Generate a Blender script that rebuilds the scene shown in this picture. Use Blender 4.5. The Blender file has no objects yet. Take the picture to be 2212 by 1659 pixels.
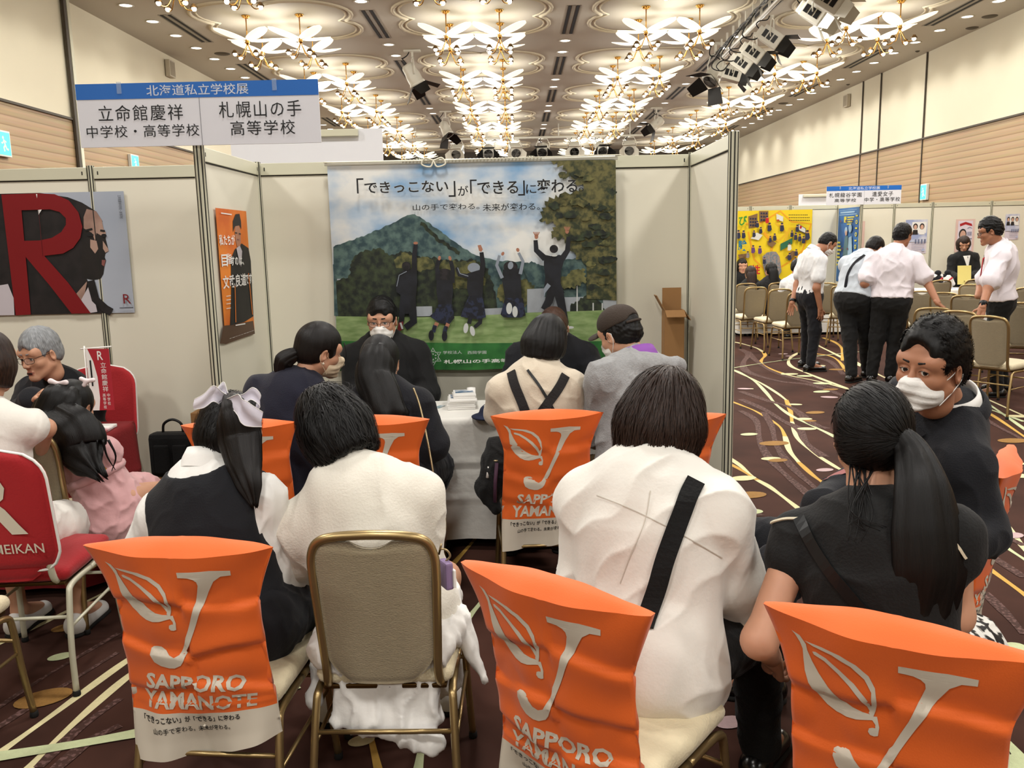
import bpy, bmesh, math, random
import numpy as np
from mathutils import Vector, Matrix

# ---------------------------------------------------------------- camera, world, light, exposure
SC = bpy.context.scene
COL = SC.collection
PI = math.pi
CAM_H = 1.6
FOC = 1850.0            # focal length in pixels of the 2212 px wide frame
PITCH, ROLL, YAW = -0.1656, -0.02123, -0.00684
cy_, sy_ = math.cos(YAW), math.sin(YAW)
cp_, sp_ = math.cos(PITCH), math.sin(PITCH)
cr_, sr_ = math.cos(ROLL), math.sin(ROLL)
CF = np.array([sy_ * cp_, cy_ * cp_, sp_])
_r = np.array([cy_, -sy_, 0.0])
_u = np.cross(_r, CF)
CR = _r * cr_ + _u * sr_
CU = -_r * sr_ + _u * cr_
cam = bpy.data.cameras.new('camera')
cam.sensor_fit = 'HORIZONTAL'
cam.sensor_width = 36.0
cam.lens = FOC / 2212 * 36.0
cam.clip_start = 0.05
cam.clip_end = 200
cam_ob = bpy.data.objects.new('camera', cam)
COL.objects.link(cam_ob)
cam_ob.matrix_world = Matrix(((CR[0], CU[0], -CF[0], 0), (CR[1], CU[1], -CF[1], 0), (CR[2], CU[2], -CF[2], CAM_H), (0, 0, 0, 1)))
SC.camera = cam_ob

world = bpy.data.worlds.new('world')
SC.world = world
world.use_nodes = True
bg = world.node_tree.nodes.get('Background') or world.node_tree.nodes.new('ShaderNodeBackground')
bg.inputs[0].default_value = (1.0, 0.93, 0.82, 1)
bg.inputs[1].default_value = 0.12
if 'World Output' in world.node_tree.nodes:
    world.node_tree.links.new(bg.outputs[0], world.node_tree.nodes['World Output'].inputs[0])

SC.view_settings.view_transform = 'Standard'
SC.view_settings.look = 'None'
SC.view_settings.gamma = 1.0
SC.view_settings.use_curve_mapping = False
SC.view_settings.exposure = 0.0
SC.cycles.max_bounces = 6
SC.cycles.diffuse_bounces = 3
SC.cycles.glossy_bounces = 3
SC.cycles.transmission_bounces = 4
SC.cycles.transparent_max_bounces = 8
SC.cycles.sample_clamp_indirect = 4.0
SC.cycles.caustics_reflective = False
SC.cycles.caustics_refractive = False

CHAND_POWER = 295.0      # watts per group of four chandeliers
DOWN_POWER = 34.0       # watts per wall-side downlight
WARM = (1.0, 0.972, 0.925)

def ray(x, y):
    return CF + CR * ((x - 1106) / FOC) - CU * ((y - 829.5) / FOC)
def at(x, y, Y):                       # world point seen at photo pixel x, y at distance Y down the hall
    d = ray(x, y)
    return np.array([0, 0, CAM_H]) + d * (Y / d[1])
def atz(x, y, Z=0.0):                  # world point seen at photo pixel x, y at height Z
    d = ray(x, y)
    return np.array([0, 0, CAM_H]) + d * ((Z - CAM_H) / d[2])
def V3(*a):
    return np.array(a, float)
def unit(v):
    v = np.asarray(v, float)
    return v / max(np.linalg.norm(v), 1e-9)

# ---------------------------------------------------------------- materials
def lin(c):
    if isinstance(c, str):
        c = c.lstrip('#')
        c = tuple(int(c[i:i + 2], 16) / 255 for i in (0, 2, 4))
    return tuple((x / 12.92 if x <= 0.04045 else ((x + 0.055) / 1.055) ** 2.4) for x in c[:3])

MATS = {}
def mat(name, color, rough=0.6, metal=0.0, spec=0.4, vary=0.06, vscale=6.0, bump=0.0, bscale=80.0, stretch=None,
        emit=None, estr=0.0, sheen=0.0, alpha=1.0, trans=0.0, coat=0.0, sss=0.0, coord='Object'):
    if name in MATS:
        return MATS[name]
    m = bpy.data.materials.new(name)
    m.use_nodes = True
    nt = m.node_tree
    N, L = nt.nodes, nt.links
    b = N['Principled BSDF']
    c = lin(color)
    b.inputs['Roughness'].default_value = rough
    b.inputs['Metallic'].default_value = metal
    b.inputs['Specular IOR Level'].default_value = spec
    b.inputs['Base Color'].default_value = (*c, 1)
    if sheen:
        b.inputs['Sheen Weight'].default_value = sheen
    if coat:
        b.inputs['Coat Weight'].default_value = coat
    if sss:
        b.inputs['Subsurface Weight'].default_value = sss
        b.inputs['Subsurface Radius'].default_value = (0.012, 0.005, 0.003)
    if alpha < 1:
        b.inputs['Alpha'].default_value = alpha
    if trans:
        b.inputs['Transmission Weight'].default_value = trans
    if emit is not None:
        b.inputs['Emission Color'].default_value = (*lin(emit), 1)
        b.inputs['Emission Strength'].default_value = estr
    if vary or bump:
        tc = N.new('ShaderNodeTexCoord')
        src = tc.outputs[coord]
        if stretch:
            mp = N.new('ShaderNodeMapping')
            mp.inputs['Scale'].default_value = stretch
            L.new(src, mp.inputs[0])
            src = mp.outputs[0]
        if vary:
            n1 = N.new('ShaderNodeTexNoise')
            n1.inputs['Scale'].default_value = vscale
            n1.inputs['Detail'].default_value = 3
            L.new(src, n1.inputs['Vector'])
            mx = N.new('ShaderNodeMix')
            mx.data_type = 'RGBA'
            mx.inputs[6].default_value = (*[max(0, x * (1 - vary)) for x in c], 1)
            mx.inputs[7].default_value = (*[min(1, x * (1 + vary)) for x in c], 1)
            L.new(n1.outputs['Fac'], mx.inputs[0])
            L.new(mx.outputs[2], b.inputs['Base Color'])
        if bump:
            n2 = N.new('ShaderNodeTexNoise')
            n2.inputs['Scale'].default_value = bscale
            n2.inputs['Detail'].default_value = 2
            L.new(src, n2.inputs['Vector'])
            bp = N.new('ShaderNodeBump')
            bp.inputs['Strength'].default_value = bump
            bp.inputs['Distance'].default_value = 0.01
            L.new(n2.outputs['Fac'], bp.inputs['Height'])
            L.new(bp.outputs[0], b.inputs['Normal'])
    MATS[name] = m
    return m

def glow(name, color, strength, sample=False):
    if name in MATS:
        return MATS[name]
    m = mat(name, color, rough=0.5, emit=color, estr=strength, vary=0)
    try:
        m.cycles.emission_sampling = 'AUTO' if sample else 'NONE'
    except Exception:
        pass
    return m

def hair_mat(name, color, tip=None, rough=0.42, hi=0.35, spec=0.35):
    """hair: strands run along the 'strand' attribute (direction around the head, height)."""
    if name in MATS:
        return MATS[name]
    m = bpy.data.materials.new(name)
    m.use_nodes = True
    nt = m.node_tree
    N, L = nt.nodes, nt.links
    b = N['Principled BSDF']
    b.inputs['Roughness'].default_value = rough
    b.inputs['Specular IOR Level'].default_value = spec
    at_ = N.new('ShaderNodeAttribute')
    at_.attribute_name = 'strand'
    n1 = N.new('ShaderNodeTexNoise')
    n1.inputs['Scale'].default_value = 9
    n1.inputs['Detail'].default_value = 5
    L.new(at_.outputs['Vector'], n1.inputs['Vector'])
    rp = N.new('ShaderNodeValToRGB')
    c = lin(color)
    t = lin(tip) if tip else tuple(min(1, x * 2.6 + 0.004) for x in c)
    rp.color_ramp.elements[0].position = 0.38
    rp.color_ramp.elements[0].color = (*c, 1)
    rp.color_ramp.elements[1].position = 0.72
    rp.color_ramp.elements[1].color = (*t, 1)
    L.new(n1.outputs['Fac'], rp.inputs[0])
    L.new(rp.outputs[0], b.inputs['Base Color'])
    n2 = N.new('ShaderNodeTexNoise')
    n2.inputs['Scale'].default_value = 22
    n2.inputs['Detail'].default_value = 3
    L.new(at_.outputs['Vector'], n2.inputs['Vector'])
    bp = N.new('ShaderNodeBump')
    bp.inputs['Strength'].default_value = hi
    bp.inputs['Distance'].default_value = 0.006
    L.new(n2.outputs['Fac'], bp.inputs['Height'])
    L.new(bp.outputs[0], b.inputs['Normal'])
    MATS[name] = m
    return m

# ---------------------------------------------------------------- objects
def tag(o, label=None, cat=None, group=None, kind=None):
    if label: o['label'] = label
    if cat: o['category'] = cat
    if group: o['group'] = group
    if kind: o['kind'] = kind
    return o

def thing(name, label, cat, loc=(0, 0, 0), rz=0.0, group=None):
    o = bpy.data.objects.new(name, None)
    o.empty_display_size = 0.1
    COL.objects.link(o)
    o.location = tuple(float(x) for x in loc)
    o.rotation_euler = (0, 0, rz)
    return tag(o, label, cat, group)

def copy_tree(o, parent=None):
    c = o.copy()
    COL.objects.link(c)
    if parent is not None:
        c.parent = parent
    for ch in list(o.children):
        copy_tree(ch, c)
    return c

def to_mesh(verts, faces, name='mesh', smooth=True):
    me = bpy.data.meshes.new(name)
    verts = np.asarray(verts, float)
    if isinstance(faces, np.ndarray) and faces.ndim == 2:
        nf, k = faces.shape
        me.vertices.add(len(verts))
        me.vertices.foreach_set('co', verts.astype(np.float32).ravel())
        me.loops.add(nf * k)
        me.loops.foreach_set('vertex_index', faces.astype(np.int32).ravel())
        me.polygons.add(nf)
        me.polygons.foreach_set('loop_start', np.arange(0, nf * k, k, dtype=np.int32))
        me.update(calc_edges=True)
    else:
        me.from_pydata([tuple(v) for v in verts], [], [tuple(int(i) for i in f) for f in faces])
        me.update()
    if smooth:
        me.polygons.foreach_set('use_smooth', np.ones(len(me.polygons), bool))
    return me

def link(name, me, material=None, parent=None, loc=(0, 0, 0)):
    o = bpy.data.objects.new(name, me)
    COL.objects.link(o)
    if material is not None and len(me.materials) == 0:
        for m_ in (material if isinstance(material, (list, tuple)) else [material]):
            me.materials.append(m_)
    o.location = tuple(float(x) for x in loc)
    if parent is not None:
        o.parent = parent
    return o

class MB:
    """collects shapes into ONE mesh"""
    def __init__(s):
        s.v, s.f, s.mi, s.sm = [], [], [], []
    def raw(s, verts, faces, mi=0, smooth=False):
        n = len(s.v)
        s.v += [tuple(float(x) for x in v) for v in verts]
        for f in faces:
            s.f.append(tuple(int(i) + n for i in f))
            s.mi.append(mi)
            s.sm.append(smooth)
        return s
    def box(s, c, d, R=None, mi=0, bev=0.0):
        c = np.asarray(c, float)
        hx, hy, hz = [x / 2 for x in d]
        if bev <= 0:
            p = [(sx * hx, sy * hy, sz * hz) for sx in (-1, 1) for sy in (-1, 1) for sz in (-1, 1)]
            fs = [(0, 1, 3, 2), (4, 6, 7, 5), (0, 4, 5, 1), (2, 3, 7, 6), (0, 2, 6, 4), (1, 5, 7, 3)]
        else:
            bm = bmesh.new()
            bmesh.ops.create_cube(bm, size=1.0)
            for v in bm.verts:
                v.co = Vector((v.co.x * 2 * hx, v.co.y * 2 * hy, v.co.z * 2 * hz))
            bmesh.ops.bevel(bm, geom=bm.edges[:], offset=min(bev, hx * .95, hy * .95, hz * .95), segments=2, affect='EDGES', profile=0.6)
            bm.verts.index_update()
            p = [tuple(v.co) for v in bm.verts]
            fs = [tuple(v.index for v in f.verts) for f in bm.faces]
            bm.free()
        p = np.array(p)
        if R is not None:
            p = p @ np.asarray(R).T
        return s.raw(p + c, fs, mi)
    def tube(s, pts, r, n=10, mi=0, caps=True, flat=None, closed=False, up=None):
        """sweep along pts; r = number or list; flat = (axis, factor) squashes the section across axis"""
        pts = [np.asarray(p, float) for p in pts]
        m = len(pts)
        rr = r if isinstance(r, (list, tuple, np.ndarray)) else [r] * m
        T = []
        for i in range(m):
            a = pts[(i - 1) % m] if (closed or i > 0) else pts[i]
            b = pts[(i + 1) % m] if (closed or i < m - 1) else pts[i]
            T.append(unit(b - a))
        ref = np.asarray(up, float) if up is not None else (V3(0, 0, 1) if abs(T[0][2]) < 0.9 else V3(1, 0, 0))
        nrm = unit(ref - T[0] * (ref @ T[0]))
        ring = []
        for i in range(m):
            nrm = unit(nrm - T[i] * (nrm @ T[i]))
            bi = np.cross(T[i], nrm)
            for k in range(n):
                a = 2 * PI * k / n
                off = nrm * math.cos(a) * rr[i] + bi * math.sin(a) * rr[i]
                if flat is not None:
                    ax = unit(flat[0])
                    off = off + ax * (off @ ax) * (flat[1] - 1)
                ring.append(pts[i] + off)
        fs = []
        last = m if closed else m - 1
        for i in range(last):
            j = (i + 1) % m
            for k in range(n):
                k2 = (k + 1) % n
                fs.append((i * n + k, i * n + k2, j * n + k2, j * n + k))
        if caps and not closed:
            fs.append(tuple(reversed(range(n))))
            fs.append(tuple((m - 1) * n + k for k in range(n)))
        return s.raw(ring, fs, mi, True)
    def lathe(s, prof, c=(0, 0, 0), n=24, mi=0, R=None):
        """prof: list of (radius, z)"""
        c = np.asarray(c, float)
        p, fs = [], []
        for (r, z) in prof:
            for k in range(n):
                a = 2 * PI * k / n
                p.append((r * math.cos(a), r * math.sin(a), z))
        for i in range(len(prof) - 1):
            for k in range(n):
                k2 = (k + 1) % n
                fs.append((i * n + k, i * n + k2, (i + 1) * n + k2, (i + 1) * n + k))
        if prof[0][0] > 1e-5: fs.append(tuple(reversed(range(n))))
        if prof[-1][0] > 1e-5: fs.append(tuple((len(prof) - 1) * n + k for k in range(n)))
        p = np.array(p)
        if R is not None:
            p = p @ np.asarray(R).T
        return s.raw(p + c, fs, mi, True)
    def poly(s, pts3, mi=0):
        return s.raw(pts3, [tuple(range(len(pts3)))], mi)
    def build(s, name, material, parent=None, loc=(0, 0, 0), autos=True):
        me = bpy.data.meshes.new(name)
        me.from_pydata(s.v, [], s.f)
        me.update()
        me.polygons.foreach_set('material_index', np.array(s.mi, np.int32))
        me.polygons.foreach_set('use_smooth', np.array(s.sm, bool))
        return link(name, me, material, parent, loc)

def rotz(a):
    c, s = math.cos(a), math.sin(a)
    return np.array([[c, -s, 0], [s, c, 0], [0, 0, 1.0]])
def rotx(a):
    c, s = math.cos(a), math.sin(a)
    return np.array([[1.0, 0, 0], [0, c, -s], [0, s, c]])
def roty(a):
    c, s = math.cos(a), math.sin(a)
    return np.array([[c, 0, s], [0, 1.0, 0], [-s, 0, c]])

def spline(pts, n=8, closed=False):
    """Catmull-Rom through pts"""
    P = [np.asarray(p, float) for p in pts]
    out = []
    m = len(P)
    segs = m if closed else m - 1
    for i in range(segs):
        p0 = P[(i - 1) % m] if (closed or i > 0) else P[0] * 2 - P[1]
        p1, p2 = P[i], P[(i + 1) % m]
        p3 = P[(i + 2) % m] if (closed or i + 2 < m) else P[-1] * 2 - P[-2]
        for k in range(n):
            t = k / n
            out.append(0.5 * ((2 * p1) + (-p0 + p2) * t + (2 * p0 - 5 * p1 + 4 * p2 - p3) * t * t + (-p0 + 3 * p1 - 3 * p2 + p3) * t ** 3))
    if not closed:
        out.append(P[-1])
    return out

# flat artwork: polygons and lettering in 2D, later laid onto a surface
_txt = {}
def text2d(s, bold=0.0, shear=0.0, spacing=1.0):
    key = (s, bold, shear, spacing)
    if key not in _txt:
        c = bpy.data.curves.new('lettering', 'FONT')
        c.body = s
        c.offset = bold
        c.shear = shear
        c.space_character = spacing
        c.resolution_u = 2
        o = bpy.data.objects.new('lettering', c)
        COL.objects.link(o)
        dg = bpy.context.evaluated_depsgraph_get()
        me = bpy.data.meshes.new_from_object(o.evaluated_get(dg))
        v = np.array([q.co[:2] for q in me.vertices]) if len(me.vertices) else np.zeros((0, 2))
        f = [tuple(p.vertices) for p in me.polygons]
        bpy.data.objects.remove(o)
        bpy.data.curves.remove(c)
        bpy.data.meshes.remove(me)
        _txt[key] = (v, f)
    return _txt[key]

def fit_text(s, x0, y0, x1, y1, bold=0.0, shear=0.0, spacing=1.0, vertical=False):
    """lettering stretched to fill the rectangle x0..x1, y0..y1"""
    if vertical:
        n = len(s)
        V, Fs = [], []
        h = (y1 - y0) / n
        for i, ch in enumerate(s):
            v, f = fit_text(ch, x0, y1 - (i + 0.93) * h, x1, y1 - (i + 0.07) * h, bold)
            k = sum(len(a) for a in V)
            V.append(v)
            Fs += [tuple(j + k for j in g) for g in f]
        return np.concatenate(V), Fs
    v, f = text2d(s, bold, shear, spacing)
    lo, hi = v.min(0), v.max(0)
    w = (v - lo) / np.maximum(hi - lo, 1e-6)
    return w * np.array([x1 - x0, y1 - y0]) + np.array([x0, y0]), f

class Art:
    """2D shapes in layers -> one mesh laid on a flat board: origin, right and up vectors, facing normal"""
    def __init__(s, o, r, u, n, step=0.0004, base=0.0006):
        s.o, s.r, s.u, s.n = [np.asarray(q, float) for q in (o, r, u, n)]
        s.mb = MB()
        s.lv = base
        s.step = step
        s.mats = []
    def mi(s, m):
        if m not in s.mats:
            s.mats.append(m)
        return s.mats.index(m)
    def add(s, v, f, m):
        s.lv += s.step
        v = np.asarray(v, float)
        p = s.o + v[:, :1] * s.r + v[:, 1:2] * s.u + s.n * s.lv
        s.mb.raw(p, f, s.mi(m))
    def poly(s, pts, m):
        from mathutils.geometry import tessellate_polygon
        t = tessellate_polygon([[Vector((float(p[0]), float(p[1]), 0)) for p in pts]])
        s.add(pts, t, m)
    def rect(s, x0, y0, x1, y1, m):
        s.add([(x0, y0), (x1, y0), (x1, y1), (x0, y1)], [(0, 1, 2, 3)], m)
    def ell(s, cx, cy, rx, ry, m, rot=0.0, n=20):
        a = np.linspace(0, 2 * PI, n, endpoint=False)
        x, y = rx * np.cos(a), ry * np.sin(a)
        c, d = math.cos(rot), math.sin(rot)
        s.add(np.stack([cx + x * c - y * d, cy + x * d + y * c], 1), [tuple(range(n))], m)
    def line(s, pts, w, m, taper=None):
        pts = [np.asarray(p, float) for p in pts]
        L_, R_ = [], []
        for i, p in enumerate(pts):
            t = unit(pts[min(i + 1, len(pts) - 1)] - pts[max(i - 1, 0)])
            nn = np.array([-t[1], t[0]])
            ww = w if taper is None else w + (taper - w) * i / max(1, len(pts) - 1)
            L_.append(p + nn * ww / 2)
            R_.append(p - nn * ww / 2)
        n = len(pts)
        s.add(np.array(L_ + R_), [(i, n + i, n + i + 1, i + 1) for i in range(n - 1)], m)
    def text(s, txt, x0, y0, x1, y1, m, **k):
        v, f = fit_text(txt, x0, y0, x1, y1, **k)
        s.add(v, f, m)
    def build(s, name, parent=None):
        return s.mb.build(name, s.mats, parent)
# ---------------------------------------------------------------- blended solid shapes -> one surface
def surfnet(f, o, h):
    nx, ny, nz = f.shape
    s = f < 0
    c = np.zeros((nx - 1, ny - 1, nz - 1), np.int8)
    for i in (0, 1):
        for j in (0, 1):
            for k in (0, 1):
                c += s[i:nx - 1 + i, j:ny - 1 + j, k:nz - 1 + k]
    act = (c > 0) & (c < 8)
    cells = np.argwhere(act)
    idx = -np.ones(act.shape, np.int64)
    idx[act] = np.arange(len(cells))
    acc = np.zeros((len(cells), 3))
    cnt = np.zeros(len(cells))
    cor = [np.array((i, j, k)) for i in (0, 1) for j in (0, 1) for k in (0, 1)]
    vals = [f[cells[:, 0] + q[0], cells[:, 1] + q[1], cells[:, 2] + q[2]] for q in cor]
    for a in range(8):
        for b in range(a + 1, 8):
            if np.abs(cor[a] - cor[b]).sum() != 1:
                continue
            m = (vals[a] < 0) != (vals[b] < 0)
            t = vals[a][m] / (vals[a][m] - vals[b][m])
            acc[m] += cor[a] + t[:, None] * (cor[b] - cor[a])
            cnt[m] += 1
    v = (cells + acc / cnt[:, None]) * h + o
    F = []
    for ax in range(3):
        u, w = [(1, 2), (2, 0), (0, 1)][ax]
        a = np.take(s, range(0, s.shape[ax] - 1), ax)
        b = np.take(s, range(1, s.shape[ax]), ax)
        ch = a != b
        e = np.argwhere(ch)
        sh = np.array(act.shape)
        ok = (e[:, u] > 0) & (e[:, w] > 0) & (e[:, u] < sh[u]) & (e[:, w] < sh[w])
        e = e[ok]
        ins = s[e[:, 0], e[:, 1], e[:, 2]]
        du = np.zeros(3, int); du[u] = 1
        dw = np.zeros(3, int); dw[w] = 1
        g = lambda q: idx[q[:, 0], q[:, 1], q[:, 2]]
        quad = np.stack([g(e - du - dw), g(e - dw), g(e), g(e - du)], 1)
        quad[~ins] = quad[~ins][:, ::-1]
        F.append(quad)
    F = np.concatenate(F)
    F = F[(F >= 0).all(1)]
    return v, F

class Field:
    def __init__(s, k=0.02):
        s.ops = []
        s.k = k
    def _add(s, fn, lo, hi, op, k):
        s.ops.append((fn, np.asarray(lo, float), np.asarray(hi, float), op, s.k if k is None else k))
        return s
    def cap(s, a, b, ra, rb=None, k=None, op='u', ax=None, sc=1.0):
        """tapered limb from a to b; ax, sc flatten it across an axis"""
        a, b = np.asarray(a, float), np.asarray(b, float)
        rb = ra if rb is None else rb
        A = None if ax is None else unit(ax)
        def fn(p):
            q = p - a
            ab = b - a
            if A is not None:
                q = q + (q @ A)[..., None] * A * (sc - 1)
                ab = ab + (ab @ A) * A * (sc - 1)
            t = np.clip((q @ ab) / max(ab @ ab, 1e-9), 0, 1)
            d = np.sqrt(((q - t[..., None] * ab) ** 2).sum(-1)) - (ra + t * (rb - ra))
            return d / (sc ** 0.5) if sc > 1 else d
        r = max(ra, rb)
        return s._add(fn, np.minimum(a, b) - r, np.maximum(a, b) + r, op, k)
    def ell(s, c, r, R=None, k=None, op='u'):
        c, r = np.asarray(c, float), np.asarray(r, float)
        M = np.eye(3) if R is None else np.asarray(R, float)      # columns are the ellipsoid's axes
        def fn(p):
            q = (p - c) @ M
            k0 = np.sqrt(((q / r) ** 2).sum(-1)) + 1e-9
            k1 = np.sqrt(((q / (r * r)) ** 2).sum(-1)) + 1e-9
            return k0 * (k0 - 1) / k1
        ext = np.sqrt(((M * r) ** 2).sum(1))
        return s._add(fn, c - ext, c + ext, op, k)
    def box(s, c, d, R=None, r=0.0, k=None, op='u'):
        c, hd = np.asarray(c, float), np.asarray(d, float) / 2 - r
        M = np.eye(3) if R is None else np.asarray(R, float)
        def fn(p):
            q = np.abs((p - c) @ M) - hd
            return np.sqrt((np.maximum(q, 0) ** 2).sum(-1)) + np.minimum(q.max(-1), 0) - r
        ext = np.abs(M * (np.asarray(d, float) / 2)).sum(1)
        return s._add(fn, c - ext, c + ext, op, k)
    def plane(s, p0, n, k=0.004):
        """cut away everything on the side that n points to"""
        p0, n = np.asarray(p0, float), unit(n)
        return s._add(lambda p: -((p - p0) @ n), V3(-1e3, -1e3, -1e3), V3(1e3, 1e3, 1e3), 's', k)
    def mesh(s, h, pad=0.02):
        us = [o for o in s.ops if o[3] == 'u']
        lo = np.min([o[1] for o in us], 0) - pad - h
        hi = np.max([o[2] for o in us], 0) + pad + h
        n = np.ceil((hi - lo) / h).astype(int) + 1
        f = np.full(tuple(n), 1e3, np.float32)
        ax = [lo[i] + np.arange(n[i]) * h for i in range(3)]
        for fn, l, u, op, k in s.ops:
            m = k + 2.5 * h
            i0 = np.clip(np.floor((l - m - lo) / h).astype(int), 0, n)
            i1 = np.clip(np.ceil((u + m - lo) / h).astype(int) + 1, 0, n)
            if (i1 <= i0).any():
                continue
            sl = tuple(slice(i0[q], i1[q]) for q in range(3))
            P = np.stack(np.meshgrid(ax[0][sl[0]], ax[1][sl[1]], ax[2][sl[2]], indexing='ij'), -1)
            d = fn(P)
            g = f[sl]
            if op == 'u':
                w = np.maximum(k - np.abs(g - d), 0) / max(k, 1e-6)
                f[sl] = np.minimum(g, d) - w * w * k / 4
            elif op == 's':
                d = -d
                w = np.maximum(k - np.abs(g - d), 0) / max(k, 1e-6)
                f[sl] = np.maximum(g, d) + w * w * k / 4
        return surfnet(f, lo, h)

def vnormals(v, F):
    n = np.cross(v[F[:, 2]] - v[F[:, 0]], v[F[:, 3]] - v[F[:, 1]]) if F.shape[1] == 4 else np.cross(v[F[:, 1]] - v[F[:, 0]], v[F[:, 2]] - v[F[:, 0]])
    o = np.zeros_like(v)
    for i in range(F.shape[1]):
        np.add.at(o, F[:, i], n)
    return o / np.maximum(np.linalg.norm(o, axis=1, keepdims=True), 1e-9)

def relax(v, F, it=2, w=0.5):
    for _ in range(it):
        a = np.zeros_like(v)
        c = np.zeros(len(v))
        k = F.shape[1]
        for i in range(k):
            for j in ((i + 1) % k, (i - 1) % k):
                np.add.at(a, F[:, i], v[F[:, j]])
                np.add.at(c, F[:, i], 1)
        v = v * (1 - w) + w * a / np.maximum(c, 1)[:, None]
    return v

def wnoise(p, f, seed=0):
    """smooth pseudo noise in -1..1"""
    r = np.random.default_rng(seed)
    out = 0
    for i in range(5):
        d = r.normal(size=3); d /= np.linalg.norm(d)
        e = r.normal(size=3); e /= np.linalg.norm(e)
        out = out + np.sin((p @ d) * f * (0.8 + 0.5 * i) + 1.7 * np.sin((p @ e) * f * 0.6 + i) + r.uniform(0, 6)) / (1 + 0.5 * i)
    return out / 2.9

def folds(v, F, amp, freq, seed=0, stretch=None):
    freq = freq * 3.2
    """soft cloth folds: ridged waves pushed along the normals"""
    n = vnormals(v, F)
    p = v if stretch is None else v * np.asarray(stretch, float)
    a = wnoise(p, freq, seed)
    b = 1 - 2 * np.abs(wnoise(p, freq * 0.7, seed + 9))
    r = (1 - np.abs(wnoise(p, freq * .55, seed + 17))) ** 4
    return v + n * (amp * (0.35 * a + 0.3 * b + 1.3 * (r - .25)))[:, None]

# ---------------------------------------------------------------- people
def face_frame(yaw, pitch, roll):
    """columns right, forward, up. yaw 0 looks down the hall (+Y), positive turns to +X; pitch > 0 looks up; roll > 0 tips the crown to the right"""
    R = rotz(-yaw) @ rotx(pitch) @ roty(roll)
    return R

_head = {}
def head_shape(h, face=True):
    key = (h, face)
    if key in _head:
        return _head[key]
    F = Field(0.015)
    F.ell((0, -0.014, 0.026), (0.075, 0.094, 0.092), k=.02)
    F.ell((0, 0.018, -0.045), (0.061, 0.066, 0.068), k=.03)
    for s in (-1, 1):
        F.cap((s * .054, 0.0, -0.055), (s * .014, .066, -.1), .02, .018, k=.025)
        F.ell((s * .042, .05, -.026), (.026, .028, .026), k=.02)
        F.ell((s * .05, .048, .028), (.022, .03, .03), k=.02)
    F.ell((0, .071, -.1), (.022, .019, .017), k=.015)
    if face:
        F.cap((-.042, .069, .027), (.042, .069, .027), .012, k=.018)
        F.cap((0, .081, .008), (0, .1, -.03), .007, .0105, k=.012)
        for s in (-1, 1):
            F.ell((s * .0115, .092, -.035), (.0085, .01, .0075), k=.008)
            F.ell((s * .031, .083, .001), (.018, .0095, .0105), k=.012, op='s')
            F.ell((s * .031, .0705, .002), (.0165, .0135, .0125), k=.005)
            F.ell((s * .031, .09, .001), (.0146, .03, .0048), R=roty(s * 0.1), k=.002, op='s')
        F.cap((-.017, .083, -.0655), (.017, .083, -.0655), .0058, k=.006)
        F.cap((-.014, .083, -.0765), (.014, .083, -.0765), .0065, k=.006)
        F.cap((-.02, .094, -.0705), (.02, .094, -.0705), .0018, k=.002, op='s')
    for s in (-1, 1):
        Re = rotz(s * -0.35) @ rotx(-0.2)
        F.ell((s * .08, -.01, -.008), (.0085, .019, .031), R=Re, k=.006)
        F.ell((s * .088, -.003, -.006), (.008, .0095, .017), R=Re, k=.004, op='s')
    F.cap((0, -.03, -.03), (0, -.035, -.11), .052, .054, k=.03)
    v, f = F.mesh(h)
    _head[key] = (v, f)
    return _head[key]

def hand_shape(h=0.0032, curl=(0.3, 0.35, 0.42, 0.5), spread=0.1, thumb=0.5):
    """right hand: wrist at origin, fingers toward +y, palm faces -z, thumb on -x side"""
    F = Field(0.006)
    F.cap((-.012, .0, 0), (-.02, .075, 0), .021, .017, ax=(0, 0, 1), sc=1.5, k=.012)
    F.cap((.012, .0, 0), (.022, .068, 0), .02, .015, ax=(0, 0, 1), sc=1.5, k=.012)
    F.cap((0, -.03, 0), (0, .02, 0), .023, .022, ax=(0, 0, 1), sc=1.25, k=.015)
    for i, (x, L, r) in enumerate(((-.028, .074, .0088), (-.009, .082, .009), (.01, .076, .0086), (.027, .06, .0078))):
        p = V3(x, .078 - abs(x + .009) * .25, 0)
        yaw = spread * (x + .002) / .028
        ang = 0
        for j, fr in enumerate((.46, .3, .24)):
            ang += curl[i] * (0.75 + .25 * j)
            d = V3(math.sin(yaw) * math.cos(ang), math.cos(yaw) * math.cos(ang), -math.sin(ang))
            q = p + d * L * fr
            F.cap(p, q, r * (1 - .08 * j), r * (.93 - .08 * j), k=.003)
            p = q
    p = V3(-.022, .015, -.006)
    for j, (L, r) in enumerate(((.04, .0125), (.032, .0105), (.025, .009))):
        a = 0.95 - thumb * j * .6
        d = unit(V3(-math.sin(a), math.cos(a), -.35 - .2 * j))
        q = p + d * L
        F.cap(p, q, r, r * .9, k=.006)
        p = q
    return F.mesh(h, pad=.01)

def join(parts):
    V, Fs, n = [], [], 0
    for v, f in parts:
        V.append(v)
        Fs.append(f + n)
        n += len(v)
    return np.concatenate(V), np.concatenate(Fs)

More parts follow.
